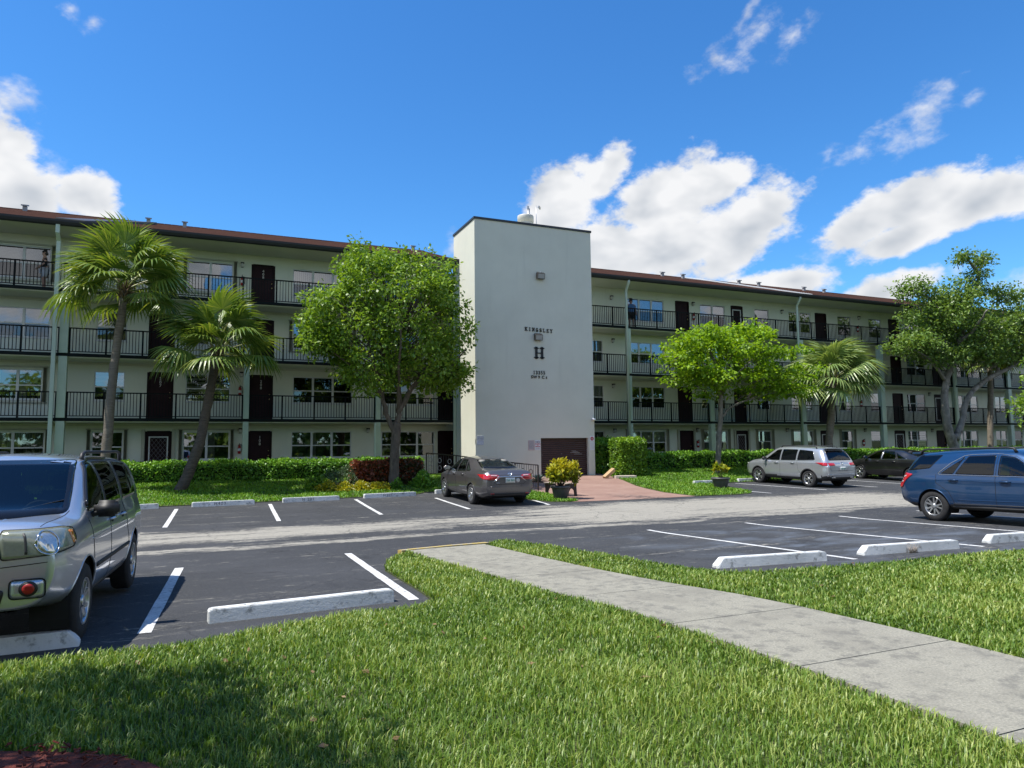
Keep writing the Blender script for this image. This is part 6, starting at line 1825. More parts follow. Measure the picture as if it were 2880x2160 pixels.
def sedan(name, label, loc, hd, paint_m, wb2, S, wr_, rim, style, extra, tilt=0, glass_side='car_glass', glass_rear='car_glass', lip=None, seat='seat_beige'):
    c = Car(name, label, loc, hd, S, tilt)
    W = S['win']
    arch = [(wb2, wr_, wr_+.055), (-wb2, wr_, wr_+.055)]
    def mf(x, y, z):
        if z < S['zb'][1][1]+.03 and abs(y) < .8: return 2
        if z < S.get('clad', -1): return S.get('cladm', 1)
        if 'cladf' in S and S['cladf'](x, y, z): return S.get('cladm', 1)
        return 0
    wins = []
    for nm, poly, tint in W['side']: wins += [(poly, 'L'), (poly, 'R')]
    wins += [(W['ws'], 'F'), (W['rw'], 'B')]
    c.finish(paint_m, mf, wins, arch)
    for nm, poly, tint in W['side']: sides(c, nm, poly, [tint, 'trim_gloss'], border=W.get('bd', .03), eps=.003)
    c.patch('windscreen', W['ws'], 'F', ['car_glass', 'trim_gloss'], border=.045, eps=.003)
    c.patch('rear_window', W['rw'], 'B', [glass_rear, 'trim_gloss'], border=.045, eps=.003)
    for x in (wb2, -wb2):
        for sg in (1, -1):
            c.wheel(x, sg*S['track'], wr_, wr_, rim, style, lip or paint_m, .215, wr_+.055)
    extra(c)
    b = MB(); b.box(S['xr']+.5, S['xf']-.9, -.72, .72, .30, .34); b.build('floor_pan', 'underbody', c.e)
    return c

# ---- grey sedan seen from behind
def camry():
    S = dict(xr=-2.44, xf=2.30, rcap=.06, fcap=.08, track=.80, fcor=(2.1, .78), rcor=(-2.33, .80),
        top=[(-2.44, .96), (-2.40, 1.06), (-2.30, 1.115), (-1.80, 1.135), (-1.70, 1.145), (-.90, 1.425), (-.55, 1.462), (0, 1.475), (.40, 1.445), (.60, 1.39), (1.25, 1.045), (1.35, 1.01), (1.9, .90), (2.2, .80), (2.30, .66)],
        belt=[(-2.44, .93), (-2.3, 1.03), (-1.7, 1.05), (-.8, 1.015), (.6, .955), (1.3, .925), (1.9, .84), (2.2, .74), (2.30, .60)],
        wb=[(-2.44, .70), (-2.3, .79), (-1.8, .845), (-.8, .865), (.5, .87), (1.3, .86), (1.9, .80), (2.2, .70), (2.30, .60)],
        wt=[(-2.44, .62), (-2.3, .66), (-1.75, .66), (-.9, .56), (-.2, .585), (.5, .58), (1.25, .70), (1.9, .62), (2.3, .48)],
        wm=[(-2.44, .76), (-2.3, .84), (-1.9, .895), (-1.3, .91), (1.4, .91), (1.9, .86), (2.15, .77), (2.30, .66)],
        zm=[(-2.44, .74), (-1.5, .80), (1.3, .76), (2.3, .64)], zb=[(-2.44, .34), (-2.0, .23), (1.9, .20), (2.3, .24)],
        wr=[(-2.44, .72), (-2.2, .82), (-1.4, .86), (1.4, .86), (2.0, .80), (2.3, .58)], crown=[(-2.44, .015), (-1.7, .03), (.6, .03), (2.3, .03)])
    S['win'] = dict(side=[('door_window', round_poly([(.10, .985), (.98, .975), (.38, 1.36), (.10, 1.395)], .04), 'car_glass'), ('door_window', round_poly([(-.78, 1.04), (.03, 1.0), (.03, 1.395), (-.42, 1.385)], .04), 'car_glass'), ('quarter_window', round_poly([(-1.22, 1.06), (-.83, 1.045), (-.52, 1.355)], .03), 'car_glass')],
        ws=round_poly([(-.66, 1.04), (.66, 1.04), (.54, 1.40), (-.54, 1.40)], .05), rw=round_poly([(-.62, 1.155), (.62, 1.155), (.50, 1.415), (-.50, 1.415)], .06), bd=.022)
    def extra(c):
        for md in 'LR':
            c.line('door_seam', [(1.02, .95), (.94, .55), (.84, .28)], md, .004, 'seam'); c.line('door_seam', [(.06, 1.40), (.055, .98), (.05, .28)], md, .004, 'seam'); c.line('door_seam', [(-.85, 1.03), (-.92, .70), (-1.02, .48)], md, .004, 'seam')
            c.line('body_crease', [(1.2, .80), (-2.2, .90)], md, .010, 'paint_grey', -.005); c.line('sill_line', [(.95, .36), (-.90, .40)], md, .010, 'paint_grey', -.004)
            c.line('window_trim', [(1.02, .965), (.05, .985), (-.8, 1.025), (-1.25, 1.05)], md, .007, 'chrome', .003)
            c.handle(.16, .90, md, 'paint_grey'); c.handle(-.72, .925, md, 'paint_grey')
        for sg in (1, -1):
            c.mirror(.88, 1.0, sg, 'paint_grey', (.13, .22, .15))
            # wrap-round lamps
            md = 'BL' if sg > 0 else 'BR'
            tl = c.patch('tail_light', round_poly([(-.20, .835), (.06, .85), (.36, .985), (.05, 1.0), (-.20, .99)], .02), md, 'tail_red', eps=.010, thick=.016, step=.035)
            tl = c.patch('tail_light', round_poly([(.32*sg, .915), (.40*sg, .835), (.70*sg, .835), (.70*sg, .99), (.42*sg, .985)], .02), 'B', 'tail_red', eps=.010, thick=.016, step=.035)
            c.patch('reversing_lamp', round_poly([(.42*sg, .95), (.63*sg, .955), (.63*sg, .978), (.45*sg, .975)], .008), 'B', 'tail_clear', eps=.013, thick=.004, step=.03, parent=tl)
            c.line('lamp_chrome', [(.38*sg, .91), (.47*sg, .83), (.55*sg, .79)], 'B', .010, 'chrome', .008)
            c.patch('reflector_strip', round_poly([(.58*sg-.06, .40), (.58*sg+.06, .40), (.58*sg+.06, .43), (.58*sg-.06, .43)], .01), 'B', 'tail_red', eps=.006, thick=.008)
            c.line('bumper_crease', [(.36*sg, .66), (.62*sg, .64), (.70*sg, .50), (.72*sg, .40)], 'B', .012, 'paint_grey', -.006)
        c.line('boot_chrome', [(-.42, .925), (.42, .925)], 'B', .016, 'chrome', .006)
        c.line('boot_seam', [(-.60, 1.02), (-.55, .80), (-.45, .70), (.45, .70), (.55, .80), (.60, 1.02)], 'B', .005, 'seam')
        c.line('bumper_seam', [(-.74, .62), (.74, .62)], 'B', .004, 'paint_grey', .0)
        c.patch('bumper_valance', round_poly([(-.55, .33), (.55, .33), (.62, .43), (-.62, .43)], .03), 'B', 'plastic_black', eps=.005, thick=.008)
        c.plate(0, .82, 'B')
        # round emblem of nested ovals and a round sticker
        for (rx, rz) in ((.060, .042), (.022, .040), (.042, .018)):
            zc = 1.0 if rz != .018 else 1.018
            c.line('emblem', [(rx*math.cos(t_), zc+rz*math.sin(t_)) for t_ in np.linspace(0, 2*math.pi, 22)], 'B', .006, 'chrome', .006, step=.03)
        c.patch('round_sticker', [(-.26+.065*math.cos(t_), .815+.065*math.sin(t_)) for t_ in np.linspace(0, 2*math.pi, 22)[:-1]], 'B', 'number_grey', eps=.004, thick=.005, step=.03)
        c.line('badge', [(.34, .745), (.46, .745)], 'B', .008, 'chrome', .004)
        c.seats([(.22, (.36, -.36)), (-.62, (.38, 0, -.38))], 'seat_beige', .62, .48); c.dash(.98, .98, .62, .36)
        b = MB(); b.box(-1.66, -1.05, -.58, .58, 1.03, 1.07); sh = b.build('parcel_shelf', 'cabin', c.e)
        for y, w_ in ((.34, .22), (-.02, .22), (-.36, .26)):
            b = MB(); b.bbox_(-1.38, -1.22, y-w_/2, y+w_/2, 1.07, 1.17, .03); b.build('folded_cloth', 'towel_blue', sh)
    return sedan('parked_car', 'grey sedan seen from behind parked by the tower', (8.58, 22.74, zg(0, 22.7)-.005), R(90), 'paint_grey', 1.3875, S, .33, .225, 'cover', extra, R(-1.6))
camry()

# ---- silver SUV in the far stalls
def tiguan():
    S = dict(xr=-2.28, xf=2.28, rcap=.06, fcap=.07, track=.81, fcor=(2.1, .78), rcor=(-2.16, .82), clad=.42, cladm=4,
        cladf=lambda x, y, z: (x < -2.0 and z < .50),
        top=[(-2.28, .92), (-2.26, 1.04), (-2.12, 1.30), (-1.92, 1.585), (-1.80, 1.625), (-1.2, 1.665), (-.3, 1.685), (.35, 1.655), (.60, 1.60), (1.25, 1.15), (1.34, 1.10), (1.9, 1.03), (2.2, .93), (2.28, .78)],
        belt=[(-2.28, .90), (-2.1, 1.10), (-1.2, 1.09), (.6, 1.03), (1.3, 1.02), (1.9, .96), (2.2, .86), (2.28, .72)],
        wb=[(-2.28, .76), (-2.1, .83), (-1.4, .875), (.5, .885), (1.3, .87), (1.9, .83), (2.15, .76), (2.28, .66)],
        wt=[(-2.28, .70), (-1.95, .62), (-1.0, .64), (.3, .64), (.6, .62), (1.25, .72), (1.9, .66), (2.28, .52)],
        wm=[(-2.28, .80), (-2.1, .87), (-1.4, .92), (1.4, .92), (1.9, .88), (2.15, .80), (2.28, .70)],
        zm=[(-2.28, .82), (-1.4, .90), (1.4, .86), (2.28, .76)], zb=[(-2.28, .38), (-2.0, .28), (1.9, .24), (2.28, .28)],
        wr=[(-2.28, .74), (-2.1, .84), (-1.4, .88), (1.4, .88), (2.0, .82), (2.28, .62)], crown=[(-2.28, .015), (-1.9, .03), (2.28, .03)])
    S['win'] = dict(side=[('door_window', round_poly([(.16, 1.07), (1.02, 1.06), (.42, 1.50), (.16, 1.54)], .04), 'car_glass_tint'), ('door_window', round_poly([(-.72, 1.095), (.09, 1.075), (.09, 1.54), (-.72, 1.545)], .04), 'car_glass_tint'), ('quarter_window', round_poly([(-1.70, 1.14), (-.80, 1.10), (-.80, 1.54), (-1.50, 1.50)], .06), 'car_glass_tint')],
        ws=round_poly([(-.70, 1.13), (.70, 1.13), (.58, 1.60), (-.58, 1.60)], .05), rw=round_poly([(-.66, 1.13), (.66, 1.13), (.56, 1.52), (-.56, 1.52)], .07), bd=.02)
    def extra(c):
        for md in 'LR':
            c.line('door_seam', [(1.08, 1.02), (1.0, .60), (.90, .33)], md, .004, 'seam'); c.line('door_seam', [(.125, 1.55), (.12, 1.05), (.11, .33)], md, .004, 'seam'); c.line('door_seam', [(-.76, 1.55), (-.80, 1.05), (-.88, .70), (-1.02, .55)], md, .004, 'seam')
            c.line('body_crease', [(1.6, .97), (-2.05, .995)], md, .007, 'seam', -.004); c.line('body_crease', [(1.0, .50), (-.95, .53)], md, .012, 'paint_silver2', -.006)
            c.line('window_trim', [(1.05, 1.05), (.1, 1.065), (-.75, 1.085), (-1.72, 1.125)], md, .006, 'chrome', .003)
            c.handle(.22, .965, md, 'paint_silver2'); c.handle(-.66, .98, md, 'paint_silver2')
        for sg in (1, -1):
            c.mirror(.92, 1.06, sg, 'plastic_black', (.13, .22, .16)); c.bar(-1.6, .3, .60*sg, 1.64, .016, 'plastic_black', .05)
            md = 'BL' if sg > 0 else 'BR'
            c.patch('tail_light', round_poly([(-.10, .915), (.06, .91), (.34, 1.035), (.05, 1.045), (-.10, 1.035)], .02), md, 'tail_red', eps=.010, thick=.016, step=.035)
            c.patch('tail_light', round_poly([(.42*sg, .93), (.72*sg, .91), (.74*sg, 1.03), (.44*sg, 1.03)], .02), 'B', 'tail_red', eps=.010, thick=.016, step=.035)
            c.patch('exhaust_trim', round_poly([(.52*sg-.1, .42), (.52*sg+.1, .42), (.52*sg+.1, .455), (.52*sg-.1, .455)], .012), 'B', 'chrome', eps=.01, thick=.014)
        c.line('bumper_chrome', [(-.78, .575), (.78, .575)], 'B', .010, 'chrome', .004)
        c.line('tailgate_seam', [(-.72, 1.05), (-.66, .72), (.66, .72), (.72, 1.05)], 'B', .005, 'seam')
        c.line('tailgate_crease', [(-.66, .90), (.66, .90)], 'B', .012, 'paint_silver2', -.005)
        c.plate(0, .80, 'B')
        c.patch('plate_recess', round_poly([(-.30, .70), (.30, .70), (.30, .885), (-.30, .885)], .03), 'B', 'paint_silver2', eps=.003, thick=.004)
        c.line('emblem', [(.055*math.cos(t_), 1.0+.055*math.sin(t_)) for t_ in np.linspace(0, 2*math.pi, 22)], 'B', .007, 'chrome', .006, step=.03)
        c.line('emblem', [(-.035, 1.04), (-.012, .965), (0, 1.0), (.012, .965), (.035, 1.04)], 'B', .006, 'chrome', .006, step=.03)
        b = MB(); b.bbox_(-2.10, -1.86, -.58, .58, 1.60, 1.635, .012); b.build('roof_spoiler', 'paint_silver2', c.e)
        b = MB(); b.tube([(-2.08, 0, 1.24), (-2.20, .28, 1.22)], .010, 5); b.build('wiper', 'plastic_black', c.e)
        c.seats([(.25, (.36, -.36)), (-.60, (.38, -.38))], 'seat_dark', .72, .48); c.dash(.98, 1.05, .62, .36)
        c.line('headlight', [(.62, .84), (.80, .86)], 'F', .04, 'lamp_housing', .004); c.line('headlight', [(-.62, .84), (-.80, .86)], 'F', .04, 'lamp_housing', .004)
    return sedan('parked_car', 'silver hatchback SUV parked facing the right lawn', (23.68, 23.62, zg(0, 23.6)-.01), R(92), 'paint_silver2', 1.395, S, .355, .235, 'two_tone', extra, R(-1.6), lip='plastic_grey')
tiguan()

# ---- black sedan
def cruze():
    S = dict(xr=-2.26, xf=2.22, rcap=.06, fcap=.08, track=.78, fcor=(2.1, .78), rcor=(-2.15, .78),
        top=[(-2.26, .98), (-2.22, 1.08), (-1.85, 1.13), (-1.60, 1.15), (-.85, 1.42), (-.4, 1.465), (.1, 1.475), (.45, 1.44), (.65, 1.37), (1.30, 1.03), (1.38, 1.0), (1.9, .90), (2.15, .80), (2.22, .66)],
        belt=[(-2.26, .95), (-1.8, 1.05), (-.8, 1.01), (.6, .96), (1.3, .93), (1.9, .84), (2.22, .60)],
        wb=[(-2.26, .70), (-2.1, .78), (-1.6, .84), (.5, .86), (1.3, .85), (1.9, .78), (2.22, .58)],
        wt=[(-2.26, .62), (-1.75, .64), (-.9, .55), (.4, .575), (1.3, .69), (1.9, .60), (2.22, .46)],
        wm=[(-2.26, .76), (-2.1, .84), (-1.4, .895), (1.4, .895), (1.9, .84), (2.22, .64)],
        zm=[(-2.26, .74), (-1.4, .80), (1.3, .76), (2.22, .64)], zb=[(-2.26, .34), (-1.9, .23), (1.9, .20), (2.22, .24)],
        wr=[(-2.26, .70), (-2.0, .81), (-1.3, .84), (1.3, .84), (1.9, .78), (2.22, .56)], crown=[(-2.26, .015), (2.22, .03)])
    S['win'] = dict(side=[('door_window', round_poly([(.20, .99), (1.04, .98), (.46, 1.34), (.20, 1.385)], .04), 'car_glass_tint'), ('door_window', round_poly([(-.66, 1.03), (.10, 1.0), (.10, 1.385), (-.42, 1.375)], .04), 'car_glass_tint'), ('quarter_window', round_poly([(-1.10, 1.06), (-.72, 1.04), (-.50, 1.33)], .03), 'car_glass_tint')],
        ws=round_poly([(-.66, 1.03), (.66, 1.03), (.53, 1.39), (-.53, 1.39)], .05), rw=round_poly([(-.62, 1.16), (.62, 1.16), (.50, 1.40), (-.50, 1.40)], .06), bd=.022)
    def extra(c):
        for md in 'LR':
            c.line('window_trim', [(1.08, .97), (.1, .985), (-.7, 1.02), (-1.15, 1.05)], md, .011, 'chrome', .003)
            c.line('pillar_trim', [(.15, 1.37), (.15, 1.0)], md, .018, 'alloy', -.004)
            c.line('door_seam', [(1.06, .95), (.98, .55), (.88, .28)], md, .004, 'seam'); c.line('door_seam', [(.15, .98), (.14, .28)], md, .004, 'seam'); c.line('door_seam', [(-.72, 1.03), (-.80, .70), (-.92, .48)], md, .004, 'seam')
            c.line('body_crease', [(1.2, .50), (-.85, .50)], md, .012, 'paint_black', -.005); c.line('body_crease', [(1.4, .86), (-2.0, .92)], md, .009, 'paint_black', -.004)
            c.handle(.24, .89, md, 'paint_black'); c.handle(-.62, .91, md, 'paint_black')
        for sg in (1, -1):
            c.mirror(.92, 1.0, sg, 'paint_black', (.13, .21, .15))
            c.patch('tail_light', round_poly([(.48*sg, .80), (.70*sg, .80), (.70*sg, .96), (.48*sg, .96)], .02), 'B', 'tail_red', eps=.010, thick=.016)
            c.line('headlight', [(.45*sg, .72), (.62*sg, .74)], 'F', .05, 'lamp_housing', .0)
        c.plate(0, .78, 'B')
        c.seats([(.25, (.36, -.36)), (-.58, (.38, -.38))], 'seat_dark', .62, .48); c.dash(1.0, .98, .60, .36)
    return sedan('parked_car', 'black sedan half hidden behind the blue SUV', (30.0, 23.75, zg(0, 23.7)-.01), R(91), 'paint_black', 1.3425, S, .325, .215, 'five_y', extra, R(-1.6))
cruze()

# ---- blue SUV at the right edge
def equinox():
    S = dict(xr=-2.34, xf=2.34, rcap=.05, fcap=.08, track=.80, fcor=(2.1, .78), rcor=(-2.22, .80), clad=.42, cladm=4,
        top=[(-2.34, .90), (-2.31, 1.06), (-2.16, 1.32), (-1.98, 1.56), (-1.86, 1.63), (-1.3, 1.675), (-.3, 1.70), (.35, 1.675), (.62, 1.61), (1.40, 1.13), (1.48, 1.10), (2.0, 1.03), (2.25, .93), (2.34, .78)],
        belt=[(-2.34, .88), (-2.15, 1.10), (-1.2, 1.10), (.6, 1.05), (1.4, 1.03), (2.0, .96), (2.34, .72)],
        wb=[(-2.34, .74), (-2.15, .82), (-1.5, .865), (.5, .88), (1.4, .865), (2.0, .81), (2.34, .62)],
        wt=[(-2.34, .68), (-1.95, .62), (-1.0, .63), (.3, .63), (.6, .61), (1.4, .72), (2.0, .64), (2.34, .50)],
        wm=[(-2.34, .79), (-2.15, .87), (-1.43, .925), (-.6, .90), (.6, .90), (1.43, .925), (1.95, .88), (2.2, .79), (2.34, .68)],
        zm=[(-2.34, .80), (-1.5, .90), (1.5, .88), (2.34, .78)], zb=[(-2.34, .42), (-2.0, .30), (1.9, .26), (2.34, .30)],
        wr=[(-2.34, .72), (-2.1, .83), (-1.4, .88), (1.4, .88), (2.0, .82), (2.34, .62)], crown=[(-2.34, .015), (-1.9, .03), (2.34, .03)])
    S['win'] = dict(side=[('door_window', round_poly([(.14, 1.10), (1.10, 1.08), (.46, 1.50), (.14, 1.55)], .04), 'car_glass'), ('door_window', round_poly([(-.85, 1.125), (.05, 1.105), (.05, 1.555), (-.58, 1.54)], .04), 'car_glass_tint'), ('quarter_window', round_poly([(-1.22, 1.135), (-.90, 1.128), (-.66, 1.515)], .03), 'car_glass_tint'),
             ('rear_quarter_window', round_poly([(-2.10, 1.20), (-1.50, 1.26), (-1.22, 1.58), (-1.84, 1.565)], .05), 'car_glass_tint')],
        ws=round_poly([(-.70, 1.14), (.70, 1.14), (.57, 1.60), (-.57, 1.60)], .05), rw=round_poly([(-.64, 1.13), (.64, 1.13), (.56, 1.55), (-.56, 1.55)], .07), bd=.02)
    def extra(c):
        for md in 'LR':
            c.line('window_trim', [(1.14, 1.07), (.1, 1.09), (-.85, 1.11), (-1.24, 1.12), (-1.27, 1.14), (-.98, 1.38), (-.68, 1.55), (-.52, 1.575), (.12, 1.585), (.48, 1.52), (1.12, 1.10)], md, .010, 'chrome', .003)
            c.line('door_seam', [(1.18, 1.03), (1.10, .60), (1.0, .36)], md, .004, 'seam'); c.line('door_seam', [(.095, 1.56), (.09, 1.08), (.08, .36)], md, .005, 'seam'); c.line('door_seam', [(-1.32, 1.12), (-1.30, .92), (-1.0, .72), (-.90, .50), (-.90, .36)], md, .005, 'seam')
            c.line('body_crease', [(1.7, .93), (.2, .955), (-1.30, .99)], md, .010, 'paint_blue', -.005)
            c.line('sill_chrome', [(.92, .445), (-.92, .435)], md, .008, 'plastic_grey', .003); c.line('sill_trim', [(.95, .37), (-.95, .36)], md, .036, 'plastic_grey', -.018)
            c.line('body_crease', [(.95, .54), (-.80, .53)], md, .013, 'paint_blue', -.007)
            c.handle(.20, .965, md, 'paint_blue', .22); c.handle(-.98, .985, md, 'paint_blue', .22)
        for sg in (1, -1):
            c.mirror(1.02, 1.09, sg, 'paint_blue', (.14, .24, .17)); c.bar(-1.85, .42, .59*sg, 1.66, .022, 'plastic_black', .06)
            md = 'BL' if sg > 0 else 'BR'
            tl = c.patch('tail_light', round_poly([(-.20, .80), (-.02, .78), (.10, .96), (.22, 1.12), (-.02, 1.16), (-.20, 1.14)], .04), md, 'tail_red', eps=.014, thick=.020, step=.035)
            c.patch('reversing_lamp', round_poly([(-.10, 1.035), (.06, 1.05), (.10, 1.085), (-.08, 1.08)], .012), md, 'tail_clear', eps=.018, thick=.005, step=.03, parent=tl)
            c.patch('reversing_lamp', round_poly([(-.12, .91), (.02, .92), (.04, .955), (-.10, .95)], .012), md, 'tail_clear', eps=.018, thick=.005, step=.03, parent=tl)
        c.plate(0, .80, 'B')
        c.line('tailgate_seam', [(-.70, 1.05), (-.64, .68), (.64, .68), (.70, 1.05)], 'B', .005, 'seam')
        b = MB(); b.bbox_(-2.12, -1.88, -.58, .58, 1.605, 1.65, .015); b.build('roof_spoiler', 'paint_blue', c.e)
        c.seats([(.20, (.37, -.37)), (-.62, (.38, -.38))], 'seat_dark', .74, .50); c.dash(1.08, 1.08, .62, .37)
        b = MB(); b.bbox_(-.20, -.05, -.60, -.14, .95, 1.42, .03); b.build('safety_vest', 'vest_green', c.e)
        for sg in (1, -1): c.line('headlight', [(.50*sg, .82), (.66*sg, .84)], 'F', .05, 'lamp_housing', .0)
    return sedan('parked_car', 'blue SUV cut by the right edge of the picture', (16.98, 10.36, -.045), R(-90), 'paint_blue', 1.4285, S, .36, .228, 'five_double', extra, R(-1.2))
equinox()

# ------------------------------------------------------------------ wheel stops
def wheel_stop(x0, y0, x1, y1, label, txt=None, h=.145, w=.17, cl=.03, cr=.04):
    L = math.dist((x0, y0), (x1, y1)); a = math.atan2(y1-y0, x1-x0)
    cx, cy = (x0+x1)/2, (y0+y1)/2
    e = empty('wheel_stop', (cx, cy, zg(cx, cy)), a); tag(e, label, 'wheel stop', 'concrete wheel stops')
    bm = bmesh.new()
    vs = []
    for (x, k) in ((-L/2, .30 if cl > .05 else .9), (-L/2+cl, 1), (L/2-cr, 1), (L/2, .30 if cr > .05 else .9)):
        t_ = w/2*.80
        vs.append([bm.verts.new((x, -w/2, .0)), bm.verts.new((x, -t_, h*k)), bm.verts.new((x, t_, h*k)), bm.verts.new((x, w/2, .0))])
    for i in range(3):
        for j in range(3): bm.faces.new((vs[i][j], vs[i+1][j], vs[i+1][j+1], vs[i][j+1]))
    bm.faces.new(vs[0]); bm.faces.new(vs[3][::-1])
    bmesh.ops.recalc_face_normals(bm, faces=bm.faces)
    bmesh.ops.bevel(bm, geom=[ed for ed in bm.edges], offset=.009, segments=2, affect='EDGES')
    b = MB(); b.bm(bm); b.build('body', 'stop_paint', e)
    if txt:
        me = text_mesh('lettering', txt, .135, 'sign_text', .0008, .0, 1.25)
        sl = math.atan2(h, w/2*.20)
        me.transform(Matrix.Translation((-.12, -w/2*.90-.004, h*.5)) @ Matrix.Rotation(sl, 4, 'X')); link('lettering', me, e)
    for sx in (-L*.32, L*.32):
        q = MB(); q.lathe([(0, .003), (.02, .003), (.02, 0)], 8, Matrix.Translation((sx, 0, h-.001))); q.build('pin', 'vent_metal', e)
wheel_stop(-3.1, 7.72, -1.07, 7.84, 'worn white wheel stop under the nose of the silver SUV in the foreground', cr=.09)
wheel_stop(.03, 8.28, 2.05, 8.48, 'white concrete wheel stop of the empty stall in the left foreground')
wheel_stop(6.93, 8.60, 8.88, 8.40, 'white wheel stop nearest to the sidewalk at the right', cl=.11)
wheel_stop(9.80, 8.52, 11.85, 8.33, 'middle white wheel stop in the right foreground with dry weeds at its foot', cl=.11)
wheel_stop(12.90, 8.50, 14.95, 8.33, 'white wheel stop at the right edge below the blue SUV', cl=.11)
wheel_stop(-3.35, 23.85, -1.37, 24.05, 'white wheel stop peeping out right of the silver SUV by the far lawn')
wheel_stop(-.45, 23.95, 1.36, 24.2, 'white wheel stop stencilled H403 before the far lawn', 'H403')
wheel_stop(2.24, 24.3, 4.08, 24.52, 'white wheel stop stencilled H201 before the far lawn', 'H 201')
wheel_stop(4.96, 24.68, 6.88, 25.0, 'white wheel stop stencilled H301 left of the grey sedan', 'H301')
wheel_stop(7.75, 25.4, 9.5, 25.55, 'white wheel stop in front of the grey sedan')
wheel_stop(19.45, 25.35, 21.45, 25.5, 'white wheel stop behind the small potted plant', 'H 401')
wheel_stop(22.1, 25.62, 24.1, 25.75, 'white wheel stop at the nose of the silver hatchback SUV')
wheel_stop(28.2, 25.9, 30.2, 26.0, 'white wheel stop in front of the black sedan')

# ------------------------------------------------------------------ bench, pots, railing, bits by the tower
def bench():
    e = empty('park_bench', (11.75, 23.0, zg(0, 23.0)), R(-79)); tag(e, 'low black bench with tan slats between the potted bush and the plaza', 'bench')
    L = 1.35
    for sx in (-L/2+.08, L/2-.08):
        q = MB()
        out = [(-.24, 0), (-.15, 0), (-.12, .16), (-.05, .26), (.05, .27), (.13, .20), (.16, 0), (.25, 0), (.23, .18), (.22, .36), (.27, .62), (.33, .84), (.27, .86), (.20, .62), (.14, .43), (-.26, .43), (-.30, .38), (-.24, .34)]
        bm = bmesh.new(); f = bm.faces.new([bm.verts.new((sx-.03, y, z)) for y, z in out])
        r_ = bmesh.ops.extrude_face_region(bm, geom=[f]); bmesh.ops.translate(bm, vec=(.06, 0, 0), verts=[v for v in r_['geom'] if isinstance(v, bmesh.types.BMVert)])
        bmesh.ops.recalc_face_normals(bm, faces=bm.faces); q.bm(bm); q.build('end_frame', 'bench_black', e)
    for k in range(5):
        q = MB(); y = -.26+k*.088; q.bbox_(-L/2, L/2, y, y+.075, .432, .458, .006); q.build('seat_slat', 'bench_top', e)
    for k in range(3):
        q = MB(); z = .52+k*.11; yy = .20+(z-.5)*.24; q.bbox_(-L/2, L/2, yy-.012, yy+.012, z, z+.085, .006); q.build('back_slat', 'bench_top' if k == 2 else 'bench_black', e)
bench()
def pot(name, label, x, y, r_, h, fol):
    e = empty(name, (x, y, zg(x, y)+.02)); tag(e, label, 'potted plant')
    q = MB(); q.lathe([(0, 0), (r_*.66, 0), (r_*.70, .02), (r_*.92, h*.80), (r_*.93, h*.82), (r_*1.04, h*.83), (r_*1.05, h), (r_*.95, h), (r_*.90, h*.86), (0, h*.86)], 28); q.build('pot', 'pot_grey', e)
    q = MB(); q.lathe([(r_*.83, h*.52), (r_*.86, h*.53), (r_*.87, h*.56), (r_*.85, h*.57)], 28); q.build('rim_band', 'pot_grey', e)
    q = MB(); q.lathe([(0, h*.9), (r_*.91, h*.88)], 20); q.build('soil', 'bed_soil', e)
    fol(e, r_, h)
def fol_big(e, r_, h):
    rng = np.random.default_rng(50); st_ = MB()
    tips = []
    for k in range(22):
        a = k*2.4; rad = .12+.5*((k % 7)/7); top = Vector((rad*math.cos(a)*.95, rad*math.sin(a)*.85, h+.26+.42*rng.random()+.12*(1-rad)))
        if k in (3, 9): top = Vector((.62, -.05, h+.38)); top += Vector((rng.uniform(-.1, .1), 0, rng.uniform(-.12, .12)))
        st_.tube([(.05*math.cos(a), .05*math.sin(a), h*.86), Vector((.4*top.x, .4*top.y, h+.2)), top], [.013, .010, .006], 5); tips.append(top)
    st_.build('stems', 'twig', e)
    C = np.array([tuple(t_) for t_ in tips]); C = np.vstack([C, C*np.array([.85, .85, 1])-np.array([0, 0, .16])])
    n = 58; P = np.repeat(C, n, 0); m_ = len(P)
    D = unit(rng.normal(size=(m_, 3))*.75+np.array([0, 0, .75])); N = unit(rng.normal(size=(m_, 3))*.5+np.array([0, 0, .8]))
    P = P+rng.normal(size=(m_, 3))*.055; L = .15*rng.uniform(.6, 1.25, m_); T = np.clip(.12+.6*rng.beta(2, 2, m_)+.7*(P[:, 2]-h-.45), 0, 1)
    link('foliage', leaves_mesh('foliage', P, D, N, L, L*.24, T, 'leaf_yellow', droop=.1), e)
def fol_small(e, r_, h):
    rng = np.random.default_rng(51); st_ = MB(); C = []
    for k in range(9):
        a = k*2.4; top = Vector((.22*math.cos(a)*((k % 3)+1)/3*1.3, .2*math.sin(a), h+.25+.2*rng.random())); st_.tube([(.04*math.cos(a), .04*math.sin(a), h*.86), top*.6+Vector((0, 0, h*.4)), top], [.012, .008, .005], 5); C.append(tuple(top))
    st_.build('stems', 'twig', e); C = np.array(C); n = 26; P = np.repeat(C, n, 0); m_ = len(P)
    D = unit(rng.normal(size=(m_, 3))*.8+np.array([0, 0, .5])); N = unit(rng.normal(size=(m_, 3))*.5+np.array([0, 0, .8])); L = .17*rng.uniform(.6, 1.2, m_); T = rng.beta(2, 2, m_)*.7
    link('foliage', leaves_mesh('foliage', P+rng.normal(size=(m_, 3))*.04, D, N, L, L*.26, T, 'leaf_yellow', droop=.2), e)
pot('potted_bush', 'bright yellow green bush in a dark grey pot beside the bench', 11.02, 21.6, .32, .44, fol_big)
pot('potted_plant', 'small sparse plant in a dark pot on the lawn tip by the stalls', 19.05, 23.1, .36, .42, fol_small)

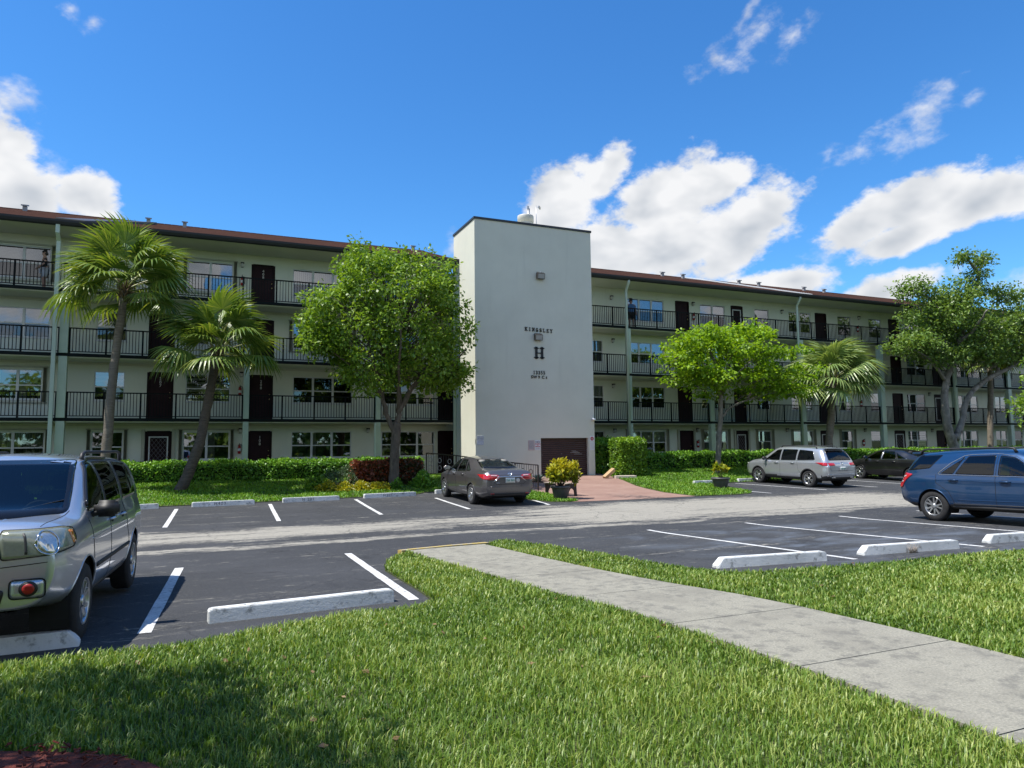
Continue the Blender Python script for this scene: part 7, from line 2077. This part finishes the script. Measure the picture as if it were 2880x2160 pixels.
# ramp railing from the flats' entrance down to the plaza
def ramp_rail():
    pts = [(8.75, 30.0, .62), (9.75, 28.9, .50), (10.65, 27.2, .32), (11.25, 26.0, .20), (11.72, 24.85, .13)]
    b = pts[0]; e = empty('ramp_railing', b); tag(e, 'dark metal ramp railing with ring ornaments behind the grey sedan', 'railing')
    rel = lambda p, z=0: Vector((p[0]-b[0], p[1]-b[1], p[2]-b[2]+z))
    q = MB(); q.tube([rel(p, .98) for p in pts], .024, 6); q.build('top_rail', 'rail_brown', e)
    q = MB(); q.tube([rel(p, .10) for p in pts], .016, 6); q.build('bottom_rail', 'rail_brown', e)
    for i, p in enumerate(pts):
        q = MB(); q.obox(Matrix.Translation(rel(p, .49)), .045, .045, .98); q.build('post', 'rail_brown', e)
    for i in range(4):
        a, c = pts[i], pts[i+1]; L = math.dist(a, c); n = int(L/.12)
        for k in range(1, n):
            t_ = k/n; p = [a[j]+(c[j]-a[j])*t_ for j in range(3)]
            q = MB(); q.obox(Matrix.Translation(rel(p, .54)), .014, .014, .88); q.build('baluster', 'rail_brown', e)
    for (i, t_) in ((0, .15), (0, .45), (0, .78), (1, .3), (3, .35), (3, .7)):
        a, c = pts[i], pts[i+1]; p = [a[j]+(c[j]-a[j])*t_ for j in range(3)]; d = Vector((c[0]-a[0], c[1]-a[1], 0)).normalized(); ang = math.atan2(d.y, d.x)
        for z in (.38, .70):
            q = MB(); ring = [Vector((math.cos(t2)*.085*d.x, math.cos(t2)*.085*d.y, math.sin(t2)*.10)) for t2 in np.linspace(0, 2*math.pi, 17)]
            q.tube([rel(p, z)+r_ for r_ in ring], .014, 5); q.build('ring_ornament', 'ornament_grey' if i < 2 else 'rail_brown', e)
ramp_rail()
q = MB(); q.bbox_(-.34, .34, -.10, .10, -.075, .075, .008)
o = q.build('wood_block', 'block_tan', None, (17.05, 28.45, zg(0, 28.45)+.22), (R(8), R(-33), R(10))); tag(o, 'tan wooden block leaning at a slant beside the topiary', 'block')
q = MB(); q.bbox_(-.5, .5, -.2, .2, 0, .16, .015)
o = q.build('concrete_block', 'block_grey', None, (17.75, 28.2, zg(0, 28.2)-.02), (0, 0, R(-14))); tag(o, 'pale concrete edging block lying at the foot of the topiary', 'block')

# ------------------------------------------------------------------ people on the top walkway
def person(label, loc, rz, arms, shirt, shorts, skin, hair, h=1.70, scale_w=1.0):
    e = empty('person', loc, rz); tag(e, label, 'person')
    s = h/1.75; g = scale_w
    J = {'pel': ((0, 0, .95), .15*g), 'waist': ((0, 0, 1.12), .145*g), 'chest': ((0, .0, 1.32), .155*g), 'neckb': ((0, 0, 1.46), .075), 'neck': ((0, -.01, 1.52), .055), 'head1': ((0, -.015, 1.60), .078), 'head2': ((0, -.01, 1.69), .088), 'head3': ((0, 0, 1.755), .05)}
    E_ = [('pel', 'waist'), ('waist', 'chest'), ('chest', 'neckb'), ('neckb', 'neck'), ('neck', 'head1'), ('head1', 'head2'), ('head2', 'head3')]
    for sd_, sn in ((-1, 'l'), (1, 'r')):
        J['hip'+sn] = ((.10*sd_, 0, .90), .105*g); J['kn'+sn] = ((.11*sd_, -.01, .50), .062); J['an'+sn] = ((.115*sd_, .02, .09), .040); J['toe'+sn] = ((.125*sd_, -.15, .035), .032)
        E_ += [('pel', 'hip'+sn), ('hip'+sn, 'kn'+sn), ('kn'+sn, 'an'+sn), ('an'+sn, 'toe'+sn)]
        a = arms[0 if sd_ < 0 else 1]
        J['sh'+sn] = ((.19*sd_*g, 0, 1.41), .062); J['el'+sn] = (a[0], .043); J['wr'+sn] = (a[1], .030)
        E_ += [('chest', 'sh'+sn), ('sh'+sn, 'el'+sn), ('el'+sn, 'wr'+sn)]
        w_ = Vector(a[1]); dv = (w_-Vector(a[0])).normalized()
        J['pa'+sn] = (tuple(w_+dv*.07), .034); E_.append(('wr'+sn, 'pa'+sn))
        for k in range(4):
            off = Vector((0, -.027+.018*k, 0)); J['f%d%s' % (k, sn)] = (tuple(w_+dv*(.15-.008*abs(k-1.3))+off), .009); E_.append(('pa'+sn, 'f%d%s' % (k, sn)))
        J['th'+sn] = (tuple(w_+dv*.075+Vector((-.03*sd_, -.05, 0))), .011); E_.append(('wr'+sn, 'th'+sn))
    def skin_mesh(keys, edges, grow, mat, name, sub=1):
        idx = {k: i for i, k in enumerate(keys)}
        me = bpy.data.meshes.new(name); me.from_pydata([tuple(Vector(J[k][0])*s) for k in keys], [(idx[a], idx[b]) for a, b in edges], [])
        o = bpy.data.objects.new(name, me); COL.objects.link(o)
        m_ = o.modifiers.new('skin', 'SKIN'); m_.use_smooth_shade = True
        for k, i in idx.items():
            r_ = (J[k][1]+grow)*s; me.skin_vertices[0].data[i].radius = (r_, r_*(.72 if k in ('pel', 'waist', 'chest') else 1))
            me.skin_vertices[0].data[i].use_root = (i == 0)
        o.modifiers.new('sub', 'SUBSURF').levels = sub; o.modifiers['sub'].render_levels = sub
        dg = bpy.context.evaluated_depsgraph_get(); m2 = bpy.data.meshes.new_from_object(o.evaluated_get(dg)); m2.name = name
        bpy.data.objects.remove(o); m2.materials.clear(); m2.materials.append(MATS[mat])
        return link(name, m2, e)
    # nose, ears and brows give the head a face
    J['nose'] = ((0, -.115, 1.645), .012); E_.append(('head1', 'nose'))
    J['chin'] = ((0, -.075, 1.565), .03); E_.append(('head1', 'chin'))
    for sd_ in (-1, 1): J['ear%d' % sd_] = ((.088*sd_, 0, 1.66), .014); E_.append(('head2', 'ear%d' % sd_))
    keys = list(J.keys()); keys.remove('pel'); keys = ['pel']+keys
    skin_mesh(keys, E_, 0, skin, 'body', 2)
    skin_mesh(['waist', 'pel', 'chest', 'neckb', 'shl', 'shr', 'ell', 'elr'][:6], [('pel', 'waist'), ('waist', 'chest'), ('chest', 'neckb'), ('chest', 'shl'), ('chest', 'shr')], .022, shirt, 'shirt')
    for sn in 'lr':
        J['sl'+sn] = (tuple(Vector(J['sh'+sn][0]).lerp(Vector(J['el'+sn][0]), .62)), .058)
        skin_mesh(['sh'+sn, 'sl'+sn], [('sh'+sn, 'sl'+sn)], .018, shirt, 'sleeve')
    for sn in 'lr': J['kk'+sn] = (tuple(Vector(J['hip'+sn][0]).lerp(Vector(J['kn'+sn][0]), .85)), .085)
    skin_mesh(['pel', 'hipl', 'hipr', 'kkl', 'kkr'], [('pel', 'hipl'), ('pel', 'hipr'), ('hipl', 'kkl'), ('hipr', 'kkr')], .022, shorts, 'shorts')
    J['hh'] = ((0, .03, 1.70), .092); J['hb'] = ((0, .055, 1.62 if hair == 'short' else 1.55), .07); J['ht'] = ((0, -.02, 1.765), .055)
    skin_mesh(['hh', 'hb', 'ht'], [('hb', 'hh'), ('hh', 'ht')], .008, 'hair_dark', 'hair')
    for sd_ in (-1, 1):
        q = MB(); q.lathe([(0, 0), (.012, .002), (.014, .006), (0, .012)], 8, Matrix.Translation((.032*sd_*s, -.088*s, 1.675*s)) @ Matrix.Rotation(R(90), 4, 'X')); q.build('eye', 'hair_dark', e)
    q = MB(); q.bbox_(-.025*s, .025*s, -.098*s, -.085*s, 1.592*s, 1.602*s, .003); q.build('mouth', 'skin_brown', e)
person('man in blue t-shirt and black shorts standing on the top right walkway', (21.5, 33.1, 8.316), R(-12), [((-.27, .0, 1.16), (-.27, -.05, .92)), ((.27, .0, 1.16), (.29, -.05, .92))], 'cloth_blue', 'cloth_black', 'skin_brown', 'short', 1.68, 1.18)
person('person in black top and pale shorts behind the tall palm on the top walkway', (-6.35, 33.25, 8.316), R(-70), [((-.24, -.03, 1.18), (-.20, -.20, 1.02)), ((.24, -.03, 1.18), (.20, -.20, 1.02))], 'cloth_black', 'cloth_light', 'skin_tan', 'long', 1.66, 1.0)

# ------------------------------------------------------------------ grass
def blades(name, label, poly, dens_f, hmul, mat, seed, maxd=60, wid=.0038, hmean=.074, kind='stuff', zoff=.018, excl=None):
    rng = np.random.default_rng(seed)
    xs_ = [p[0] for p in poly]; ys_ = [p[1] for p in poly]
    P = []
    step = 1.0
    for gx in np.arange(math.floor(min(xs_)), max(xs_), step):
        for gy in np.arange(math.floor(min(ys_)), max(ys_), step):
            # only what the viewer could see a step or two to either side
            dx, dy = gx+.5, gy+.5
            dep = dx*math.sin(yaw)+dy*math.cos(yaw); lat = dx*math.cos(yaw)-dy*math.sin(yaw)
            if dep < 1.6 or abs(lat) > dep*.95+2.0: continue
            n = int(dens_f(math.hypot(dx, dy)))
            q = rng.random((n, 2))*step+np.array([gx, gy]); P.append(q)
    P = np.vstack(P); P = P[inpoly(P[:, 0], P[:, 1], poly)]
    if excl: P = P[~inpoly(P[:, 0], P[:, 1], excl)]
    n = len(P); dist = np.hypot(P[:, 0], P[:, 1])
    # patchy growth: height, lean and colour drift over the lawn
    pat = np.sin(P[:, 0]*1.9+np.sin(P[:, 1]*1.3)*1.5)*np.cos(P[:, 1]*1.6+P[:, 0]*.7)
    pat2 = np.sin(P[:, 0]*5.3+2*np.sin(P[:, 1]*3.1))*np.cos(P[:, 1]*6.1)
    h = hmean*hmul*rng.uniform(.55, 1.3, n)*(1+.18*pat+.12*pat2)
    w = wid*rng.uniform(.7, 1.35, n)*np.clip(dist/5.0, .85, 4.0)
    a = rng.random(n)*2*np.pi; lean = rng.uniform(.12, .85, n)
    d = np.stack([np.cos(a), np.sin(a), np.zeros(n)], 1); s = np.stack([-np.sin(a), np.cos(a), np.zeros(n)], 1)
    z = zgs(P[:, 1])+zoff
    base = np.stack([P[:, 0], P[:, 1], z], 1)
    mid = base + d*(h*lean*.35)[:, None] + np.array([0, 0, 1])*(h*.62)[:, None]
    tip = base + d*(h*lean*1.05)[:, None] + np.array([0, 0, 1])*(h*(1.0-.28*lean))[:, None]
    v = np.empty((n, 5, 3)); v[:, 0] = base+s*w[:, None]; v[:, 1] = base-s*w[:, None]; v[:, 2] = mid-s*(w*.85)[:, None]; v[:, 3] = mid+s*(w*.85)[:, None]; v[:, 4] = tip
    me = bpy.data.meshes.new(name); me.vertices.add(n*5); me.vertices.foreach_set('co', v.reshape(-1))
    li = np.arange(n)[:, None]*5+np.array([0, 1, 2, 3, 3, 2, 4])
    me.loops.add(n*7); me.loops.foreach_set('vertex_index', li.reshape(-1).astype(np.int32))
    ls = (np.arange(n)[:, None]*7+np.array([0, 4])).reshape(-1)
    me.polygons.add(n*2); me.polygons.foreach_set('loop_start', ls.astype(np.int32))
    pat3 = np.sin(P[:, 0]*.8+1.3)*np.sin(P[:, 1]*.9+.4*P[:, 0])
    T = np.clip(rng.beta(2, 2.6, n)+.14*pat+.09*pat2+.12*pat3, 0, 1)
    dead = rng.random(n) < .05+.06*np.clip(pat3, 0, 1); T[dead] = 1.0
    at = me.attributes.new('tint', 'FLOAT', 'FACE'); at.data.foreach_set('value', np.repeat(T, 2).astype(np.float32))
    me.materials.append(MATS[mat]); me.update(calc_edges=True)
    o = link(name, me); tag(o, label, 'grass', kind=kind)
    return n
near = lambda d: 4400 if d < 5.5 else 3200 if d < 8 else 2000 if d < 11 else 1400
cnt = 0
cnt += blades('grass', 'short lush grass of the near lawn left of the sidewalk', LAWN_A, near, 1.0, 'grass', 1, excl=MULCH)
cnt += blades('grass', 'short lush grass of the near lawn right of the sidewalk', LAWN_B, near, 1.0, 'grass', 2)
cnt += blades('grass', 'sunlit mown grass between the far stalls and the left hedge', LAWN_C, lambda d: 320, .95, 'grass_far', 3, wid=.0042, hmean=.085)
cnt += blades('grass', 'narrow grass patch between the grey sedan and the bench', LAWN_D, lambda d: 600, .95, 'grass_far', 4, wid=.0036, hmean=.085)
cnt += blades('grass', 'mown grass between the plaza and the right hedge', LAWN_E, lambda d: 300 if d < 42 else 140, .95, 'grass_far', 5, wid=.0042, hmean=.085)
# mulch chips and fallen leaves
rng = np.random.default_rng(9); n = 2600
ang = rng.random(n)*2*np.pi; rad = np.sqrt(rng.random(n))
mc = MB()
for k in range(n):
    x, y = -1.75+1.6*rad[k]*math.cos(ang[k]), 3.85+1.4*rad[k]*math.sin(ang[k])
    mt_ = Matrix.Translation((x, y, zg(x, y)+.055+rng.random()*.03)) @ Euler((rng.normal()*.4, rng.normal()*.4, rng.random()*6.3)).to_matrix().to_4x4()
    mc.obox(mt_, rng.uniform(.02, .07), rng.uniform(.006, .016), .006)
o = mc.build('mulch_chips', 'mulch'); tag(o, 'red wood mulch chips in the lower left corner', 'mulch', kind='stuff')
P = []
for k in range(90):
    if k < 55: P.append((rng.uniform(-1, 4), rng.uniform(4.2, 7.4)))
    else: P.append((rng.uniform(6, 11), rng.uniform(4.5, 7.6)))
P = np.array(P); m_ = len(P); P3 = np.stack([P[:, 0], P[:, 1], zgs(P[:, 1])+.07], 1)
me = leaves_mesh('fallen_leaves', P3, unit(np.stack([rng.normal(size=m_), rng.normal(size=m_), rng.normal(size=m_)*.2], 1)), unit(rng.normal(size=(m_, 3))*.3+np.array([0, 0, 1])), rng.uniform(.04, .09, m_), rng.uniform(.012, .025, m_), rng.random(m_), 'leaf_dry')
o = link('fallen_leaves', me); tag(o, 'scattered dry brown leaves on the near lawn', 'leaves', kind='stuff')
# dry weed tuft against a wheel stop
q = MB(); rw = random.Random(3)
for k in range(60):
    a = rw.uniform(0, 6.28); L = rw.uniform(.06, .16); b0 = Vector((rw.uniform(-.12, .12), rw.uniform(-.03, .03), 0)); q.tube([b0, b0+Vector((math.cos(a)*L*.5, math.sin(a)*L*.4, L))], [.003, .001], 3)
o = q.build('weed_tuft', 'bench_top', None, (10.72, 8.28, zg(0, 8.28))); tag(o, 'dry brown weed tuft growing at the middle right wheel stop', 'weed')
